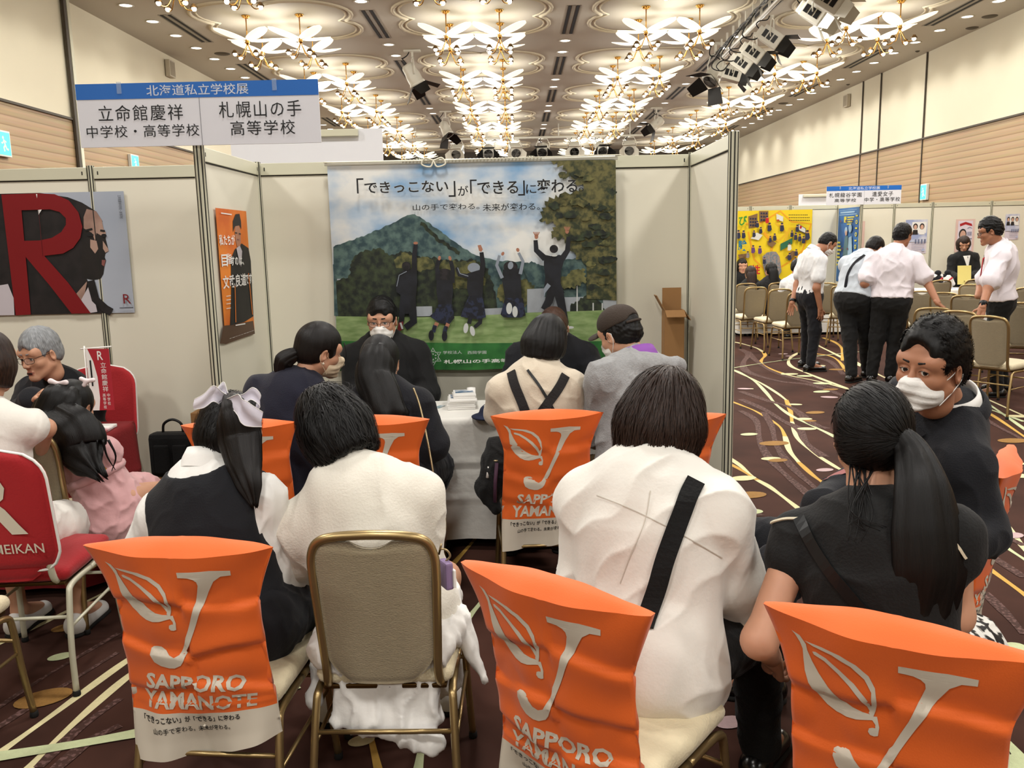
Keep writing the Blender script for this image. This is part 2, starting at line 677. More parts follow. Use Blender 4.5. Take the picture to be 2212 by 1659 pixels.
class Person:
    """world joints in; body, hair and clothing out (all children of one Empty)"""
    def __init__(s, label, pelvis, neck, head, face, face_dir=None, sh=0.19, scale=1.0, group=None, ground=None, skin='skin', chest=1.0, shax=None, fine=.006, cat='person', shdrop=.085, shfwd=0.0):
        s.sc = scale
        s.fine = fine
        s.P, s.N, s.H = [np.asarray(q, float) for q in (pelvis, neck, head)]
        s.M = face                                  # head frame: columns right, forward, up
        up = unit(s.N - s.P)
        bd = V3(math.sin(face_dir), math.cos(face_dir), 0)
        s.f = unit(bd - up * (bd @ up))             # chest direction
        s.r = np.cross(s.f, up) if shax is None else unit(shax)
        s.up = up
        s.ch = chest * scale
        s.S = {}
        for sd, sg in (('L', -1), ('R', 1)):
            s.S[sd] = s.N - up * shdrop * scale + s.r * sg * sh * scale + s.f * shfwd
        s.Hp = {'L': s.P - s.r * .09 * scale, 'R': s.P + s.r * .09 * scale}
        s.E, s.W, s.K, s.A = {}, {}, {}, {}
        g = s.P if ground is None else np.asarray(ground, float)
        s.root = thing('person', label, cat, (g[0], g[1], 0.0), 0, group)
        s.base = V3(g[0], g[1], 0)
        s.skin = skin
        s.parts = []
    # --- placing
    def arm(s, sd, elbow, wrist):
        s.E[sd], s.W[sd] = np.asarray(elbow, float), np.asarray(wrist, float)
    def arm_rel(s, sd, e, w):
        """offsets in chest axes (right, forward, up in the world)"""
        B = np.stack([s.r, unit(V3(s.f[0], s.f[1], 0)), V3(0, 0, 1)], 1)
        s.E[sd] = s.S[sd] + B @ np.asarray(e, float) * s.sc
        s.W[sd] = s.E[sd] + B @ np.asarray(w, float) * s.sc
    def leg(s, sd, knee, ankle):
        s.K[sd], s.A[sd] = np.asarray(knee, float), np.asarray(ankle, float)
    def sit_legs(s, yaw, thigh=.40, spread=.04, shin_fwd=0.05, hz=0.49):
        d = V3(math.sin(yaw), math.cos(yaw), 0)
        for sd, sg in (('L', -1), ('R', 1)):
            k = s.Hp[sd] + d * thigh * s.sc + s.r * sg * spread
            k[2] = hz
            a = k + d * shin_fwd
            a[2] = .09
            s.leg(sd, k, a)
        s.footdir = d
    # --- shapes
    def torso(s, F, g=0.0, waist=1.0, k=.05, sc=1.4, hips=True, hipw=1.0):
        c = s.ch
        P, N, up, f = s.P, s.N, s.up, s.f
        L = np.linalg.norm(N - P)
        w = P + (N - P) * .36 + f * .012
        m = P + (N - P) * .66 - f * .012
        t = P + (N - P) * .86 - f * .006
        if hips:
            F.cap(P - s.r * .05 * c, P + s.r * .05 * c, .125 * c * hipw + g, k=k, ax=f, sc=1.15)
        F.cap(P, w, .155 * c * hipw + g, .142 * c * waist + g, k=k, ax=f, sc=sc)
        F.cap(w, m, .142 * c * waist + g, .158 * c + g, k=k, ax=f, sc=sc)
        F.cap(m, t, .158 * c + g, .13 * c + g, k=k, ax=f, sc=sc)
        for sd in 'LR':
            S = s.S[sd]
            F.cap(t, S - up * .01, .085 * c + g, .046 * c + g, k=k)
            F.cap(N - up * .05, S + up * .004, .052 * c + g, .040 * c + g, k=k)
        return F
    def arms(s, F, g=0.0, upto=2.0, k=.03, sds='LR', r0=1.0, flare=0.0):
        """upto 1 = elbow, 2 = wrist, fractions between"""
        for sd in sds:
            if sd not in s.E: continue
            S, E, W = s.S[sd], s.E[sd], s.W[sd]
            c = s.ch * r0
            g_, g = g, g * .7
            t1 = min(upto, 1.0)
            F.cap(S, S + (E - S) * t1, .047 * c + g, (.047 + (.040 - .047) * t1) * c + g + (flare if upto <= 1 else 0), k=k)
            if upto > 1:
                t2 = min(upto - 1, 1.0)
                F.cap(E, E + (W - E) * t2, .040 * c + g, (.040 + (.027 - .040) * t2) * c + g + flare, k=k)
            g = g_
        return F
    def legs(s, F, g=0.0, upto=2.0, k=.04):
        for sd in 'LR':
            if sd not in s.K: continue
            H, K, A = s.Hp[sd], s.K[sd], s.A[sd]
            c = s.sc
            F.cap(H, K, .085 * c + g, .058 * c + g, k=k)
            if upto > 1:
                F.cap(K, K + (A - K) * (upto - 1), .056 * c + g, .04 * c + g, k=k)
        return F
    def put(s, name, v, f, m, label=None, strand=None, parent=None):
        me = to_mesh(v - s.base, f, name)
        if strand is not None:
            a = me.attributes.new('strand', 'FLOAT_VECTOR', 'POINT')
            a.data.foreach_set('vector', strand.astype(np.float32).ravel())
        o = link(name, me, MATS[m] if isinstance(m, str) else m, parent or s.root)
        if label: o['label'] = label
        return o
    def loc(s, p):
        """head-local point(s) -> world"""
        return s.H + (np.asarray(p, float) * s.sc) @ s.M.T
    def body(s, hands=(), h_head=.0045, face=True, lip='lip', arms=True, legs=True, coarse=.009):
        v, f = head_shape(h_head, face)
        parts = [(s.loc(v), f)]
        F = Field(.03)
        s.torso(F, -.012, k=.04)
        F.cap(s.loc((0, -.03, -.04)), s.N + s.up * .0, .05 * s.sc, .055 * s.sc, k=.03)
        if arms: s.arms(F, 0)
        if legs: s.legs(F, -.01)
        for sd in 'LR':
            if sd in s.A and legs:
                F.cap(s.A[sd], s.A[sd] + s.footdir * .13 * s.sc - V3(0, 0, .045), .035, .028, k=.02)
        parts.append(F.mesh(coarse))
        for (sd, M, kw) in hands:
            hv, hf = hand_shape(**kw)
            hv = hv.copy()
            if sd == 'L':
                hv[:, 0] *= -1
                hf = hf[:, ::-1]
            parts.append((s.W[sd] + (hv * s.sc) @ np.asarray(M).T, hf))
        V, Fc = join(parts)
        o = s.put('body', V, Fc, s.skin)
        if face and lip:
            me = o.data
            me.materials.append(MATS[lip])
            loc = v[f].mean(1)
            is_lip = (np.abs(loc[:, 0]) < .023 - 40 * (loc[:, 2] + .0705) ** 2 * 2) & (loc[:, 2] < -.0595) & (loc[:, 2] > -.083) & (loc[:, 1] > .079)
            mi = np.zeros(len(Fc), np.int32)
            mi[:len(f)] = is_lip
            me.polygons.foreach_set('material_index', mi)
        return o
    def eyes(s, look=(0, 0)):
        for sg in (-1, 1):
            c = V3(sg * .031, .0705, .0015)
            mb = MB()
            d = unit(V3(look[0], 1, look[1]))
            # eyeball with iris and pupil as caps of the same ball
            Rm = np.stack([unit(np.cross(d, V3(0, 0, 1))), -unit(np.cross(np.cross(d, V3(0, 0, 1)), d)), d], 1)
            r = .0122
            mb.lathe([(r * math.sin(a), r * math.cos(a)) for a in np.linspace(PI, .56, 12)], n=18, mi=0, R=Rm)
            mb.lathe([(r * math.sin(a), r * math.cos(a) + .0001) for a in np.linspace(.56, .24, 5)], n=18, mi=1, R=Rm)
            mb.lathe([(r * math.sin(a), r * math.cos(a) + .0001) for a in np.linspace(.24, 0.001, 4)], n=18, mi=2, R=Rm)
            me_v = np.array(mb.v) + c
            mb.v = [tuple(q) for q in (s.loc(me_v) - s.base)]
            e = mb.build('eye', [MATS['eye_white'], MATS['iris'], MATS['pupil']], s.root)
            lb = MB()
            lb.tube([s.loc((sg * .031 + x, .0855 - 14 * (x * x) - .12 * abs(sg * x + .004) * (x * sg > 0), .0012 + .0052 * math.sqrt(max(0, 1 - (x / .0148) ** 2)))) - s.base for x in np.linspace(-.0145, .0145, 9)], .0011 * s.sc, 5)
            lb.build('eyelashes', MATS['pupil'], e)
    def brows(s, m='hair_black', thick=.0042, tilt=0.0, z=.022):
        for sg in (-1, 1):
            F = Field(.003)
            pts = [V3(sg * .016, .0835, z + .005), V3(sg * .034, .0805, z + .007 + tilt), V3(sg * .052, .065, z - .004)]
            F.cap(pts[0], pts[1], thick, thick * .9, k=.003)
            F.cap(pts[1], pts[2], thick * .9, thick * .45, k=.003)
            v, f = F.mesh(.0018, pad=.004)
            s.put('eyebrow', s.loc(v), f, m, strand=v * 30)
    def mask(s, m='mask_white', loops=True, drop=0.0, low=0.0):
        F = Field(.008)
        F.ell((0, .03, -.062), (.0665, .078, .057), k=.01)
        F.cap((0, .092, -.02), (0, .108, -.042), .008, .012, k=.02)
        F.ell((0, .08, -.1), (.03, .024, .02), k=.02)
        F.plane((0, .016, 0), (0, -1, 0.0))
        F.ell((0, .088, -.036), (.027, .036, .03), k=.02)
        F.plane((0, .08, -.013 + drop), (0, -.04, 1))
        F.plane((0, 0, -.122), (0, -.3, -1))
        v, f = F.mesh(.003)
        # pleats
        n = vnormals(v, f)
        front = np.clip((v[:, 1] - .03) / .03, 0, 1)
        a = np.sin((v[:, 2] + .0155 * np.abs(v[:, 0] / .05)) * 2 * PI / .026)
        v = v + n * (0.0013 * np.sign(a) * np.abs(a) ** .4 * front)[:, None]
        o = s.put('face_mask', s.loc(v), f, m)
        if loops:
            for sg in (-1, 1):
                mb = MB()
                for pts in ([(sg * .062, .03, -.028), (sg * .072, .012, -.012), (sg * .082, -.008, .012), (sg * .083, -.024, .008)],
                            [(sg * .058, .032, -.098), (sg * .07, .01, -.07), (sg * .078, -.012, -.044), (sg * .083, -.025, -.02), (sg * .083, -.024, .008)]):
                    mb.tube([s.loc(q) - s.base for q in spline(pts, 5)], .0016 * s.sc, 6)
                mb.build('ear_loop', MATS[m], o)
        return o
    def glasses(s, m='glasses_frame', rim=.0011, w=.025, hgt=.015):
        mb = MB()
        lens = MB()
        for sg in (-1, 1):
            ring = []
            for k in range(24):
                a = 2 * PI * k / 24
                x = sg * .034 + w * np.sign(math.cos(a)) * abs(math.cos(a)) ** .6
                z = -.004 + hgt * np.sign(math.sin(a)) * abs(math.sin(a)) ** .6
                ring.append((x, .1 - abs(x) ** 2 * 4.5, z))
            mb.tube([s.loc(q) - s.base for q in ring], rim * s.sc, 6, closed=True)
            mb.tube([s.loc(q) - s.base for q in [(sg * .059, .085, .004), (sg * .073, .05, .007), (sg * .079, -.008, .006), (sg * .08, -.02, -.008)]], rim * 1.1 * s.sc, 6)
            lens.raw([s.loc(q) - s.base for q in ring], [tuple(range(24))])
        mb.tube([s.loc(q) - s.base for q in [(-.01, .1, 0), (0, .103, .003), (.01, .1, 0)]], rim * s.sc, 6)
        o = mb.build('glasses', MATS[m], s.root)
        lens.build('lens', MATS['lens'], o)
        return o
    def strand_of(s, v, freq=1.0):
        az = np.arctan2(v[:, 0], -(v[:, 1] + .02))
        return np.stack([np.cos(az) * 6 * freq, np.sin(az) * 6 * freq, v[:, 2] * 4], 1)
    def hair_from(s, F, m, h=.004, groove=.0022, gf=1.0, seed=1, name='hair', flat_low=None, messy=0.0):
        v, f = F.mesh(h)
        n = vnormals(v, f)
        az = np.arctan2(v[:, 0], -(v[:, 1] + .02)) + .6 * v[:, 2]
        r = np.random.default_rng(seed)
        g = 0
        for q in (11, 17, 29, 43):
            g = g + np.sin(az * q * gf + r.uniform(0, 6) + 8 * v[:, 2] * r.normal()) * (11 / q) ** .5
        top = np.clip((.115 - v[:, 2]) / .05, 0, 1)
        v2 = v + n * (groove * g / 2.2 * top)[:, None]
        if messy:
            v2 = v2 + n * (messy * wnoise(v, 130, seed))[:, None]
        s.hairv = (v2, f)
        o = s.put(name, s.loc(v2), f, m, strand=s.strand_of(v))
        s.hair = o
        return o
    def hair_short(s, m='hair_black', thick=.012, line=.05, nape=-.055, h=.004, messy=.0035, side=1.0, seed=1, bang=0.0, top=0.0, part=None):
        F = Field(.01)
        F.ell((0, -.017, .03 + top * .5), (.0765 + thick * .75 * side, .095 + thick, .091 + thick + top), k=.01)
        F.ell((0, -.03, -.01), (.073 + thick * .5 * side, .085 + thick * .6, .07), k=.02)
        F.ell((0, .12, -.045 - bang), (.07, .075, .07 + line), k=.012, op='s')
        F.plane((0, -.06, nape), (0, .55, -1), k=.01)
        for sg in (-1, 1):
            F.ell((sg * .088, .004, -.02), (.03, .027, .04), k=.006, op='s')
            F.ell((sg * .075, .075, -.06), (.05, .05, .06), k=.01, op='s')
        return s.hair_from(F, m, h, groove=.0012, seed=seed, messy=messy)
# ---------------------------------------------------------------- shared materials
def setup_mats():
    mat('wall_cloth', (.86, .83, .735), rough=.85, bump=.05, bscale=60, vary=.04, vscale=1.2)
    mat('panel_board', (.86, .84, .77), rough=.55, vary=.03, vscale=2, spec=.3)
    mat('panel_metal', (.80, .79, .70), rough=.38, metal=.15, vary=.03)
    mat('groove', (.12, .11, .09), rough=.8, vary=0)
    mat('dark_trim', (.28, .25, .21), rough=.6)
    mat('ceiling_paint', (.77, .745, .69), rough=.8, bump=.02, bscale=30, vary=.03, vscale=.5)
    mat('brass', (.78, .60, .32), rough=.22, metal=1.0, vary=.05)
    mat('brass_dark', (.36, .27, .15), rough=.4, metal=.9, vary=.1)
    mat('chair_gold', (.66, .57, .40), rough=.33, metal=.85, vary=.08, vscale=14)
    mat('chair_cloth', (.56, .51, .41), rough=.85, bump=.35, bscale=160, vary=.12, vscale=45, stretch=(1, 1, 3), sheen=.2)
    mat('seat_cloth', (.84, .79, .66), rough=.8, bump=.25, bscale=150, vary=.08, vscale=40, sheen=.2)
    mat('orange', (.87, .385, .115), rough=.62, bump=.06, bscale=300, vary=.03, vscale=9, sheen=.15)
    mat('print_white', (.80, .765, .70), rough=.7, vary=.03)
    mat('print_black', (.06, .06, .07), rough=.6, vary=0)
    mat('white', (.90, .89, .87), rough=.6, vary=.02)
    mat('cloth_white', (.88, .87, .84), rough=.85, bump=.15, bscale=40, vary=.03, sheen=.1)
    mat('black_plastic', (.03, .03, .032), rough=.45, vary=.1)
    mat('black_cloth', (.022, .021, .022), rough=.9, bump=.25, bscale=120, vary=.25, vscale=20, sheen=.04)
    mat('navy_cloth', (.035, .038, .07), rough=.9, bump=.2, bscale=140, vary=.15, vscale=20, sheen=.05)
    mat('rubber', (.06, .055, .05), rough=.8)
    mat('cardboard', (.62, .46, .29), rough=.8, vary=.08)
    mat('lamp_white', (.86, .85, .80), rough=.4, vary=.03)
    mat('sign_white', (.86, .86, .88), rough=.45, vary=.02)
    mat('sign_blue', (.13, .40, .72), rough=.4, vary=.02)
    mat('red_cloth', (.62, .07, .10), rough=.8, bump=.15, bscale=120, vary=.08, sheen=.15)
    mat('skin', (.76, .57, .46), rough=.5, spec=.35, vary=.08, vscale=25, sss=.08)
    mat('skin_tan', (.65, .45, .34), rough=.5, spec=.35, vary=.08, vscale=25, sss=.08)
    mat('skin_pale', (.84, .63, .50), rough=.5, spec=.35, vary=.07, vscale=25, sss=.08)
    mat('lip', (.63, .40, .34), rough=.45, vary=.06)
    mat('eye_white', (.86, .84, .80), rough=.25, vary=.02)
    mat('iris', (.14, .085, .05), rough=.2, vary=.2, vscale=200)
    mat('pupil', (.01, .01, .01), rough=.1, vary=0)
    mat('mask_white', (.90, .89, .87), rough=.75, bump=.1, bscale=200, vary=.02)
    mat('glasses_frame', (.10, .09, .09), rough=.3, metal=.6, vary=0)
    mat('lens', (1, 1, 1), rough=.02, alpha=.08, vary=0)
    hair_mat('hair_black', (.034, .030, .028), (.07, .06, .055), spec=.25, hi=.28)
    hair_mat('hair_dark', (.045, .036, .032), (.105, .08, .068), spec=.25, hi=.28)
    hair_mat('hair_brown', (.085, .055, .042), (.26, .175, .13), rough=.4, spec=.25)
    hair_mat('hair_gray', (.38, .39, .40), (.68, .69, .70), rough=.45)
    hair_mat('hair_reddish', (.17, .11, .085), (.36, .23, .16))
setup_mats()

def noise_mat(name, c1, c2, scale, lo=.4, hi=.6, detail=4, stretch=(1, 1, 1), rough=.6):
    if name in MATS: return MATS[name]
    m = mat(name, c1, rough=rough, vary=0)
    N, L = m.node_tree.nodes, m.node_tree.links
    tc = N.new('ShaderNodeTexCoord')
    mp = N.new('ShaderNodeMapping')
    mp.inputs['Scale'].default_value = stretch
    n = N.new('ShaderNodeTexNoise')
    n.inputs['Scale'].default_value = scale
    n.inputs['Detail'].default_value = detail
    rp = N.new('ShaderNodeValToRGB')
    rp.color_ramp.elements[0].position = lo
    rp.color_ramp.elements[1].position = hi
    rp.color_ramp.elements[0].color = (*lin(c1), 1)
    rp.color_ramp.elements[1].color = (*lin(c2), 1)
    L.new(tc.outputs['Object'], mp.inputs[0])
    L.new(mp.outputs[0], n.inputs['Vector'])
    L.new(n.outputs['Fac'], rp.inputs[0])
    L.new(rp.outputs[0], N['Principled BSDF'].inputs['Base Color'])
    return m

# ---------------------------------------------------------------- hall shell
XL, XR, Y0, Y1, ZC, ZW = -7.2, 9.39, -8.0, 40.0, 5.6, 3.71

def wood_mat():
    m = mat('wood_battens', (.80, .63, .44), rough=.55, vary=0)
    N, L = m.node_tree.nodes, m.node_tree.links
    tc = N.new('ShaderNodeTexCoord')
    sp = N.new('ShaderNodeSeparateXYZ')
    L.new(tc.outputs['Object'], sp.inputs[0])
    mm = N.new('ShaderNodeMath'); mm.operation = 'FRACT'
    dv = N.new('ShaderNodeMath'); dv.operation = 'DIVIDE'; dv.inputs[1].default_value = .135
    L.new(sp.outputs['Z'], dv.inputs[0]); L.new(dv.outputs[0], mm.inputs[0])
    rp = N.new('ShaderNodeValToRGB')
    e = rp.color_ramp.elements
    e[0].position = 0; e[0].color = (*lin((.55, .44, .31)), 1)
    e[1].position = .22; e[1].color = (*lin((.69, .585, .44)), 1)
    e.new(.85).color = (*lin((.73, .62, .48)), 1)
    L.new(mm.outputs[0], rp.inputs[0])
    n = N.new('ShaderNodeTexNoise'); n.inputs['Scale'].default_value = 3; n.inputs['Detail'].default_value = 6
    mp = N.new('ShaderNodeMapping'); mp.inputs['Scale'].default_value = (1, .3, 14)
    L.new(tc.outputs['Object'], mp.inputs[0]); L.new(mp.outputs[0], n.inputs['Vector'])
    mx = N.new('ShaderNodeMix'); mx.data_type = 'RGBA'; mx.blend_type = 'MULTIPLY'; mx.inputs[0].default_value = .35
    L.new(rp.outputs[0], mx.inputs[6]); L.new(n.outputs['Color'], mx.inputs[7])
    L.new(mx.outputs[2], N['Principled BSDF'].inputs['Base Color'])
    return m
wood_mat()

def carpet():
    base = noise_mat('carpet', (.205, .125, .10), (.28, .175, .14), 2.2, .3, .7, 6)
    base2 = mat('carpet_cream', (.84, .80, .62), rough=.95, bump=.3, bscale=200, vary=.12, vscale=60)
    yel = mat('carpet_yellow', (.76, .60, .28), rough=.95, bump=.3, bscale=200, vary=.15, vscale=60)
    grn = mat('carpet_green', (.74, .77, .60), rough=.95, bump=.3, bscale=200, vary=.12, vscale=60)
    pur = mat('carpet_lilac', (.72, .62, .62), rough=.95, bump=.3, bscale=200, vary=.15, vscale=60)
    och = mat('carpet_ochre', (.56, .41, .20), rough=.95, bump=.3, bscale=200, vary=.25, vscale=80)
    spk = noise_mat('carpet_speckle', (.245, .15, .12), (.40, .29, .27), 60, .50, .60, 2, rough=.95)
    b = MATS['carpet'].node_tree.nodes['Principled BSDF']
    b.inputs['Roughness'].default_value = .95
    b.inputs['Specular IOR Level'].default_value = .15
    mb = MB()
    mb.box((1.1, 16, -.05), (XR - XL + .2, Y1 - Y0 + .2, .1))
    mats = [base, base2, yel, grn, pur, och, spk]
    lv = [0.0006]
    def rib(pts, w, mi):
        lv[0] += .00004
        P = spline([np.array([p[0], p[1], 0.0]) for p in pts], 8)
        l, r = [], []
        for i, p in enumerate(P):
            t = unit(P[min(i + 1, len(P) - 1)] - P[max(i - 1, 0)])
            n = V3(-t[1], t[0], 0)
            ww = w * (.5 if mi == 6 else .62) * (1 + .25 * math.sin(i * .35)) / 2
            l.append(p + n * ww + V3(0, 0, lv[0])); r.append(p - n * ww + V3(0, 0, lv[0]))
        m = len(P)
        mb.raw(l + r, [(i, i + 1, m + i + 1, m + i) for i in range(m - 1)], mi)
    def dot(c, rx, ry, rot, mi):
        lv[0] += .00004
        rx, ry = rx * .8, ry * .7
        a = np.linspace(0, 2 * PI, 20, endpoint=False)
        x, y = rx * np.cos(a), ry * np.sin(a)
        mb.raw([(c[0] + x[i] * math.cos(rot) - y[i] * math.sin(rot), c[1] + x[i] * math.sin(rot) + y[i] * math.cos(rot), lv[0]) for i in range(20)], [tuple(range(20))], mi)
    def Z6(l):  # aisle measurements
        return [atz(1600 + .2773 * x, 660 + .2773 * y) for x, y in l]
    def Z7(l):
        return [atz(1560 + .361 * x, 1060 + .361 * y) for x, y in l]
    def Z0(l):
        return [atz(.2766 * x, 1200 + .2766 * y) for x, y in l]
    def Z3(l):
        return [atz(560 + .337 * x, 1100 + .337 * y) for x, y in l]
    rib(Z6([(-60, 500), (0, 530), (150, 600), (280, 680), (360, 740)]), .05, 1)
    rib(Z6([(355, 735), (390, 830), (400, 920)]), .06, 2)
    rib(Z6([(400, 905), (440, 1030), (560, 1140), (720, 1245), (800, 1290)]), .05, 1)
    rib(Z6([(-60, 500), (0, 525), (110, 590), (200, 680), (270, 765), (380, 850), (520, 920), (680, 995), (760, 1040)]), .055, 3)
    rib(Z6([(-90, 740), (0, 775), (110, 820), (230, 890), (310, 950), (350, 1030)]), .045, 2)
    rib(Z6([(345, 1020), (380, 1130), (460, 1230)]), .06, 1)
    rib(Z6([(450, 1220), (560, 1320), (640, 1380), (700, 1430)]), .05, 2)
    rib(Z6([(-100, 1180), (0, 1250), (100, 1340), (220, 1410), (330, 1490), (500, 1620), (640, 1730)]), .055, 1)
    rib(Z6([(-100, 1225), (0, 1280), (80, 1330), (130, 1360)]), .045, 2)
    rib(Z6([(-80, 280), (0, 295), (120, 330), (180, 365)]), .06, 1)
    rib(Z6([(175, 360), (190, 390), (165, 420), (160, 455), (250, 500), (330, 530)]), .07, 2)
    rib(Z6([(320, 525), (400, 550), (600, 590), (850, 655), (1000, 700)]), .05, 1)
    rib(Z6([(450, 368), (395, 400), (372, 440), (400, 478), (500, 520), (650, 580), (830, 645)]), .07, 1)
    rib(Z6([(520, 260), (600, 310), (700, 360), (800, 410), (950, 480)]), .07, 1)
    rib(Z6([(640, 250), (740, 290), (790, 340), (800, 430)]), .08, 2)
    rib(Z6([(530, 370), (680, 390), (760, 430), (830, 520)]), .06, 2)
    rib(Z6([(880, 430), (1000, 500), (1200, 600)]), .06, 1)
    rib(Z6([(1500, 600), (1650, 680), (1850, 790), (2000, 880), (2207, 1020), (2400, 1150)]), .05, 2)
    rib(Z6([(1760, 650), (1890, 740), (2050, 850), (2207, 960), (2400, 1090)]), .05, 3)
    rib(Z6([(1660, 690), (1800, 760), (2000, 830), (2207, 905)]), .05, 3)
    rib(Z6([(1640, 620), (1850, 700), (2207, 860)]), .05, 1)
    rib(Z7([(1500, 20), (1625, 110), (1700, 200), (1760, 290), (1850, 400)]), .05, 1)
    rib(Z7([(1610, 270), (1700, 340), (1806, 410), (1900, 470)]), .04, 3)
    rib(Z7([(1560, 440), (1600, 470), (1806, 620), (1900, 700)]), .05, 2)
    rib(Z7([(1480, 1250), (1590, 1370), (1700, 1500), (1806, 1620), (1900, 1720)]), .05, 3)
    rib(Z7([(1480, 1530), (1560, 1590), (1650, 1659), (1720, 1720)]), .05, 2)
    rib(Z0([(-200, 780), (0, 690), (150, 625), (500, 450), (840, 280), (1000, 200)]), .035, 1)
    rib(Z0([(-200, 1680), (0, 1540), (420, 1240), (925, 870), (1200, 690)]), .05, 1)
    rib(Z0([(100, 1780), (230, 1659), (560, 1330), (935, 1000), (1200, 800)]), .05, 1)
    rib(Z3([(1190, 410), (1280, 310), (1390, 180), (1450, 60)]), .04, 2)
    rib(Z3([(1280, 790), (1340, 700), (1430, 590), (1520, 500)]), .045, 3)
    rib(Z3([(1000, 1750), (1020, 1659), (1060, 1400), (1100, 1250)]), .045, 3)
    rib(Z3([(790, 1759), (760, 1659), (680, 1300), (660, 1150)]), .04, 2)
    for l, w in (([(0, 340), (60, 380), (20, 450), (60, 520), (300, 590), (550, 620), (850, 720)], .16), ([(60, 360), (120, 430), (260, 520), (500, 590), (760, 650)], .13),
                 ([(0, 670), (200, 740), (400, 800), (560, 920), (680, 960)], .14), ([(0, 730), (180, 810), (330, 900), (450, 960), (520, 1080), (650, 1180)], .13),
                 ([(0, 820), (120, 900), (150, 1060), (230, 1200), (350, 1320), (560, 1500)], .11), ([(180, 830), (240, 940), (280, 1090), (400, 1260), (600, 1440)], .1),
                 ([(-50, 1400), (30, 1540), (160, 1640)], .1), ([(560, 400), (700, 440), (800, 540)], .15), ([(1700, 700), (1900, 880), (2207, 1050)], .1)):
        rib(Z6(l), w, 6)
    for l, w in (([(1600, 230), (1806, 330)], .07), ([(1590, 380), (1806, 520)], .08), ([(1570, 610), (1700, 740), (1806, 860)], .08)):
        rib(Z7(l), w, 6)
    for l, w in (([(-100, 1250), (240, 1020), (500, 860), (930, 610)], .04), ([(-100, 1400), (400, 1080), (920, 760)], .05), ([(300, 1659), (600, 1370), (940, 1120)], .07), ([(400, 1700), (700, 1450), (940, 1330)], .08)):
        rib(Z0(l), w, 6)
    for (x, y, r, mi) in ((60, 650, .06, 1), (610, 470, .09, 1), (380, 535, .11, 1), (500, 550, .1, 3), (640, 608, .11, 3), (630, 672, .1, 3), (690, 715, .09, 4), (425, 772, .07, 1), (580, 835, .1, 5),
                          (490, 885, .08, 1), (540, 900, .06, 5), (515, 962, .085, 1), (65, 1005, .08, 3), (260, 1075, .13, 5), (235, 1195, .08, 1), (290, 1208, .08, 5), (655, 1283, .07, 4),
                          (20, 1348, .1, 1), (70, 1478, .12, 5), (50, 1605, .1, 3), (760, 500, .12, 5), (700, 655, .09, 5), (380, 395, .06, 4), (330, 378, .07, 4), (2120, 1055, .13, 5), (2120, 1235, .09, 1), (2180, 1330, .09, 1), (1420, 560, .1, 1), (2160, 865, .1, 1), (30, 650, .08, 4)):
        c = Z6([(x, y)])[0]
        dot(c, r * 1.15, r * .8, .3 * math.sin(x), mi)
    for (x, y, r, mi) in ((150, 25, .07, 5), (80, 60, .06, 3), (150, 122, .05, 1), (115, 155, .05, 4), (1735, 945, .07, 3), (1790, 1640, .08, 3), (45, 1390, .06, 4), (1740, 270, .07, 4)):
        c = Z7([(x, y)])[0]
        dot(c, r * 1.1, r * .85, .4, mi)
    for (x, y, rx, mi) in ((785, 455, .045, 4), (520, 567, .075, 5), (475, 795, .06, 3), (340, 1120, .12, 5)):
        c = Z0([(x, y)])[0]
        dot(c, rx, rx * .75, .5, mi)
    for (x, y, rx, mi) in ((655, 1490, .055, 1), (760, 1420, .08, 4)):
        c = Z3([(x, y)])[0]
        dot(c, rx, rx * .8, .4, mi)
    rg = random.Random(4)
    for i in range(26):      # more of the same pattern where people and booths hide it
        x0, y0 = rg.uniform(-6.5, 3.0), rg.uniform(-6, 14)
        if 1.4 < x0 or (y0 > 1.0 and y0 < 4.2 and x0 > -2.6): continue
        pts = [(x0 + k * .55 + .3 * math.sin(k + i), y0 + k * .35 + .3 * math.cos(k * .8 + i)) for k in range(7)]
        rib(pts, rg.choice((.04, .05, .1)), rg.choice((1, 2, 3, 6)))
    o = mb.build('floor', mats)
    tag(o, kind='structure')
carpet()

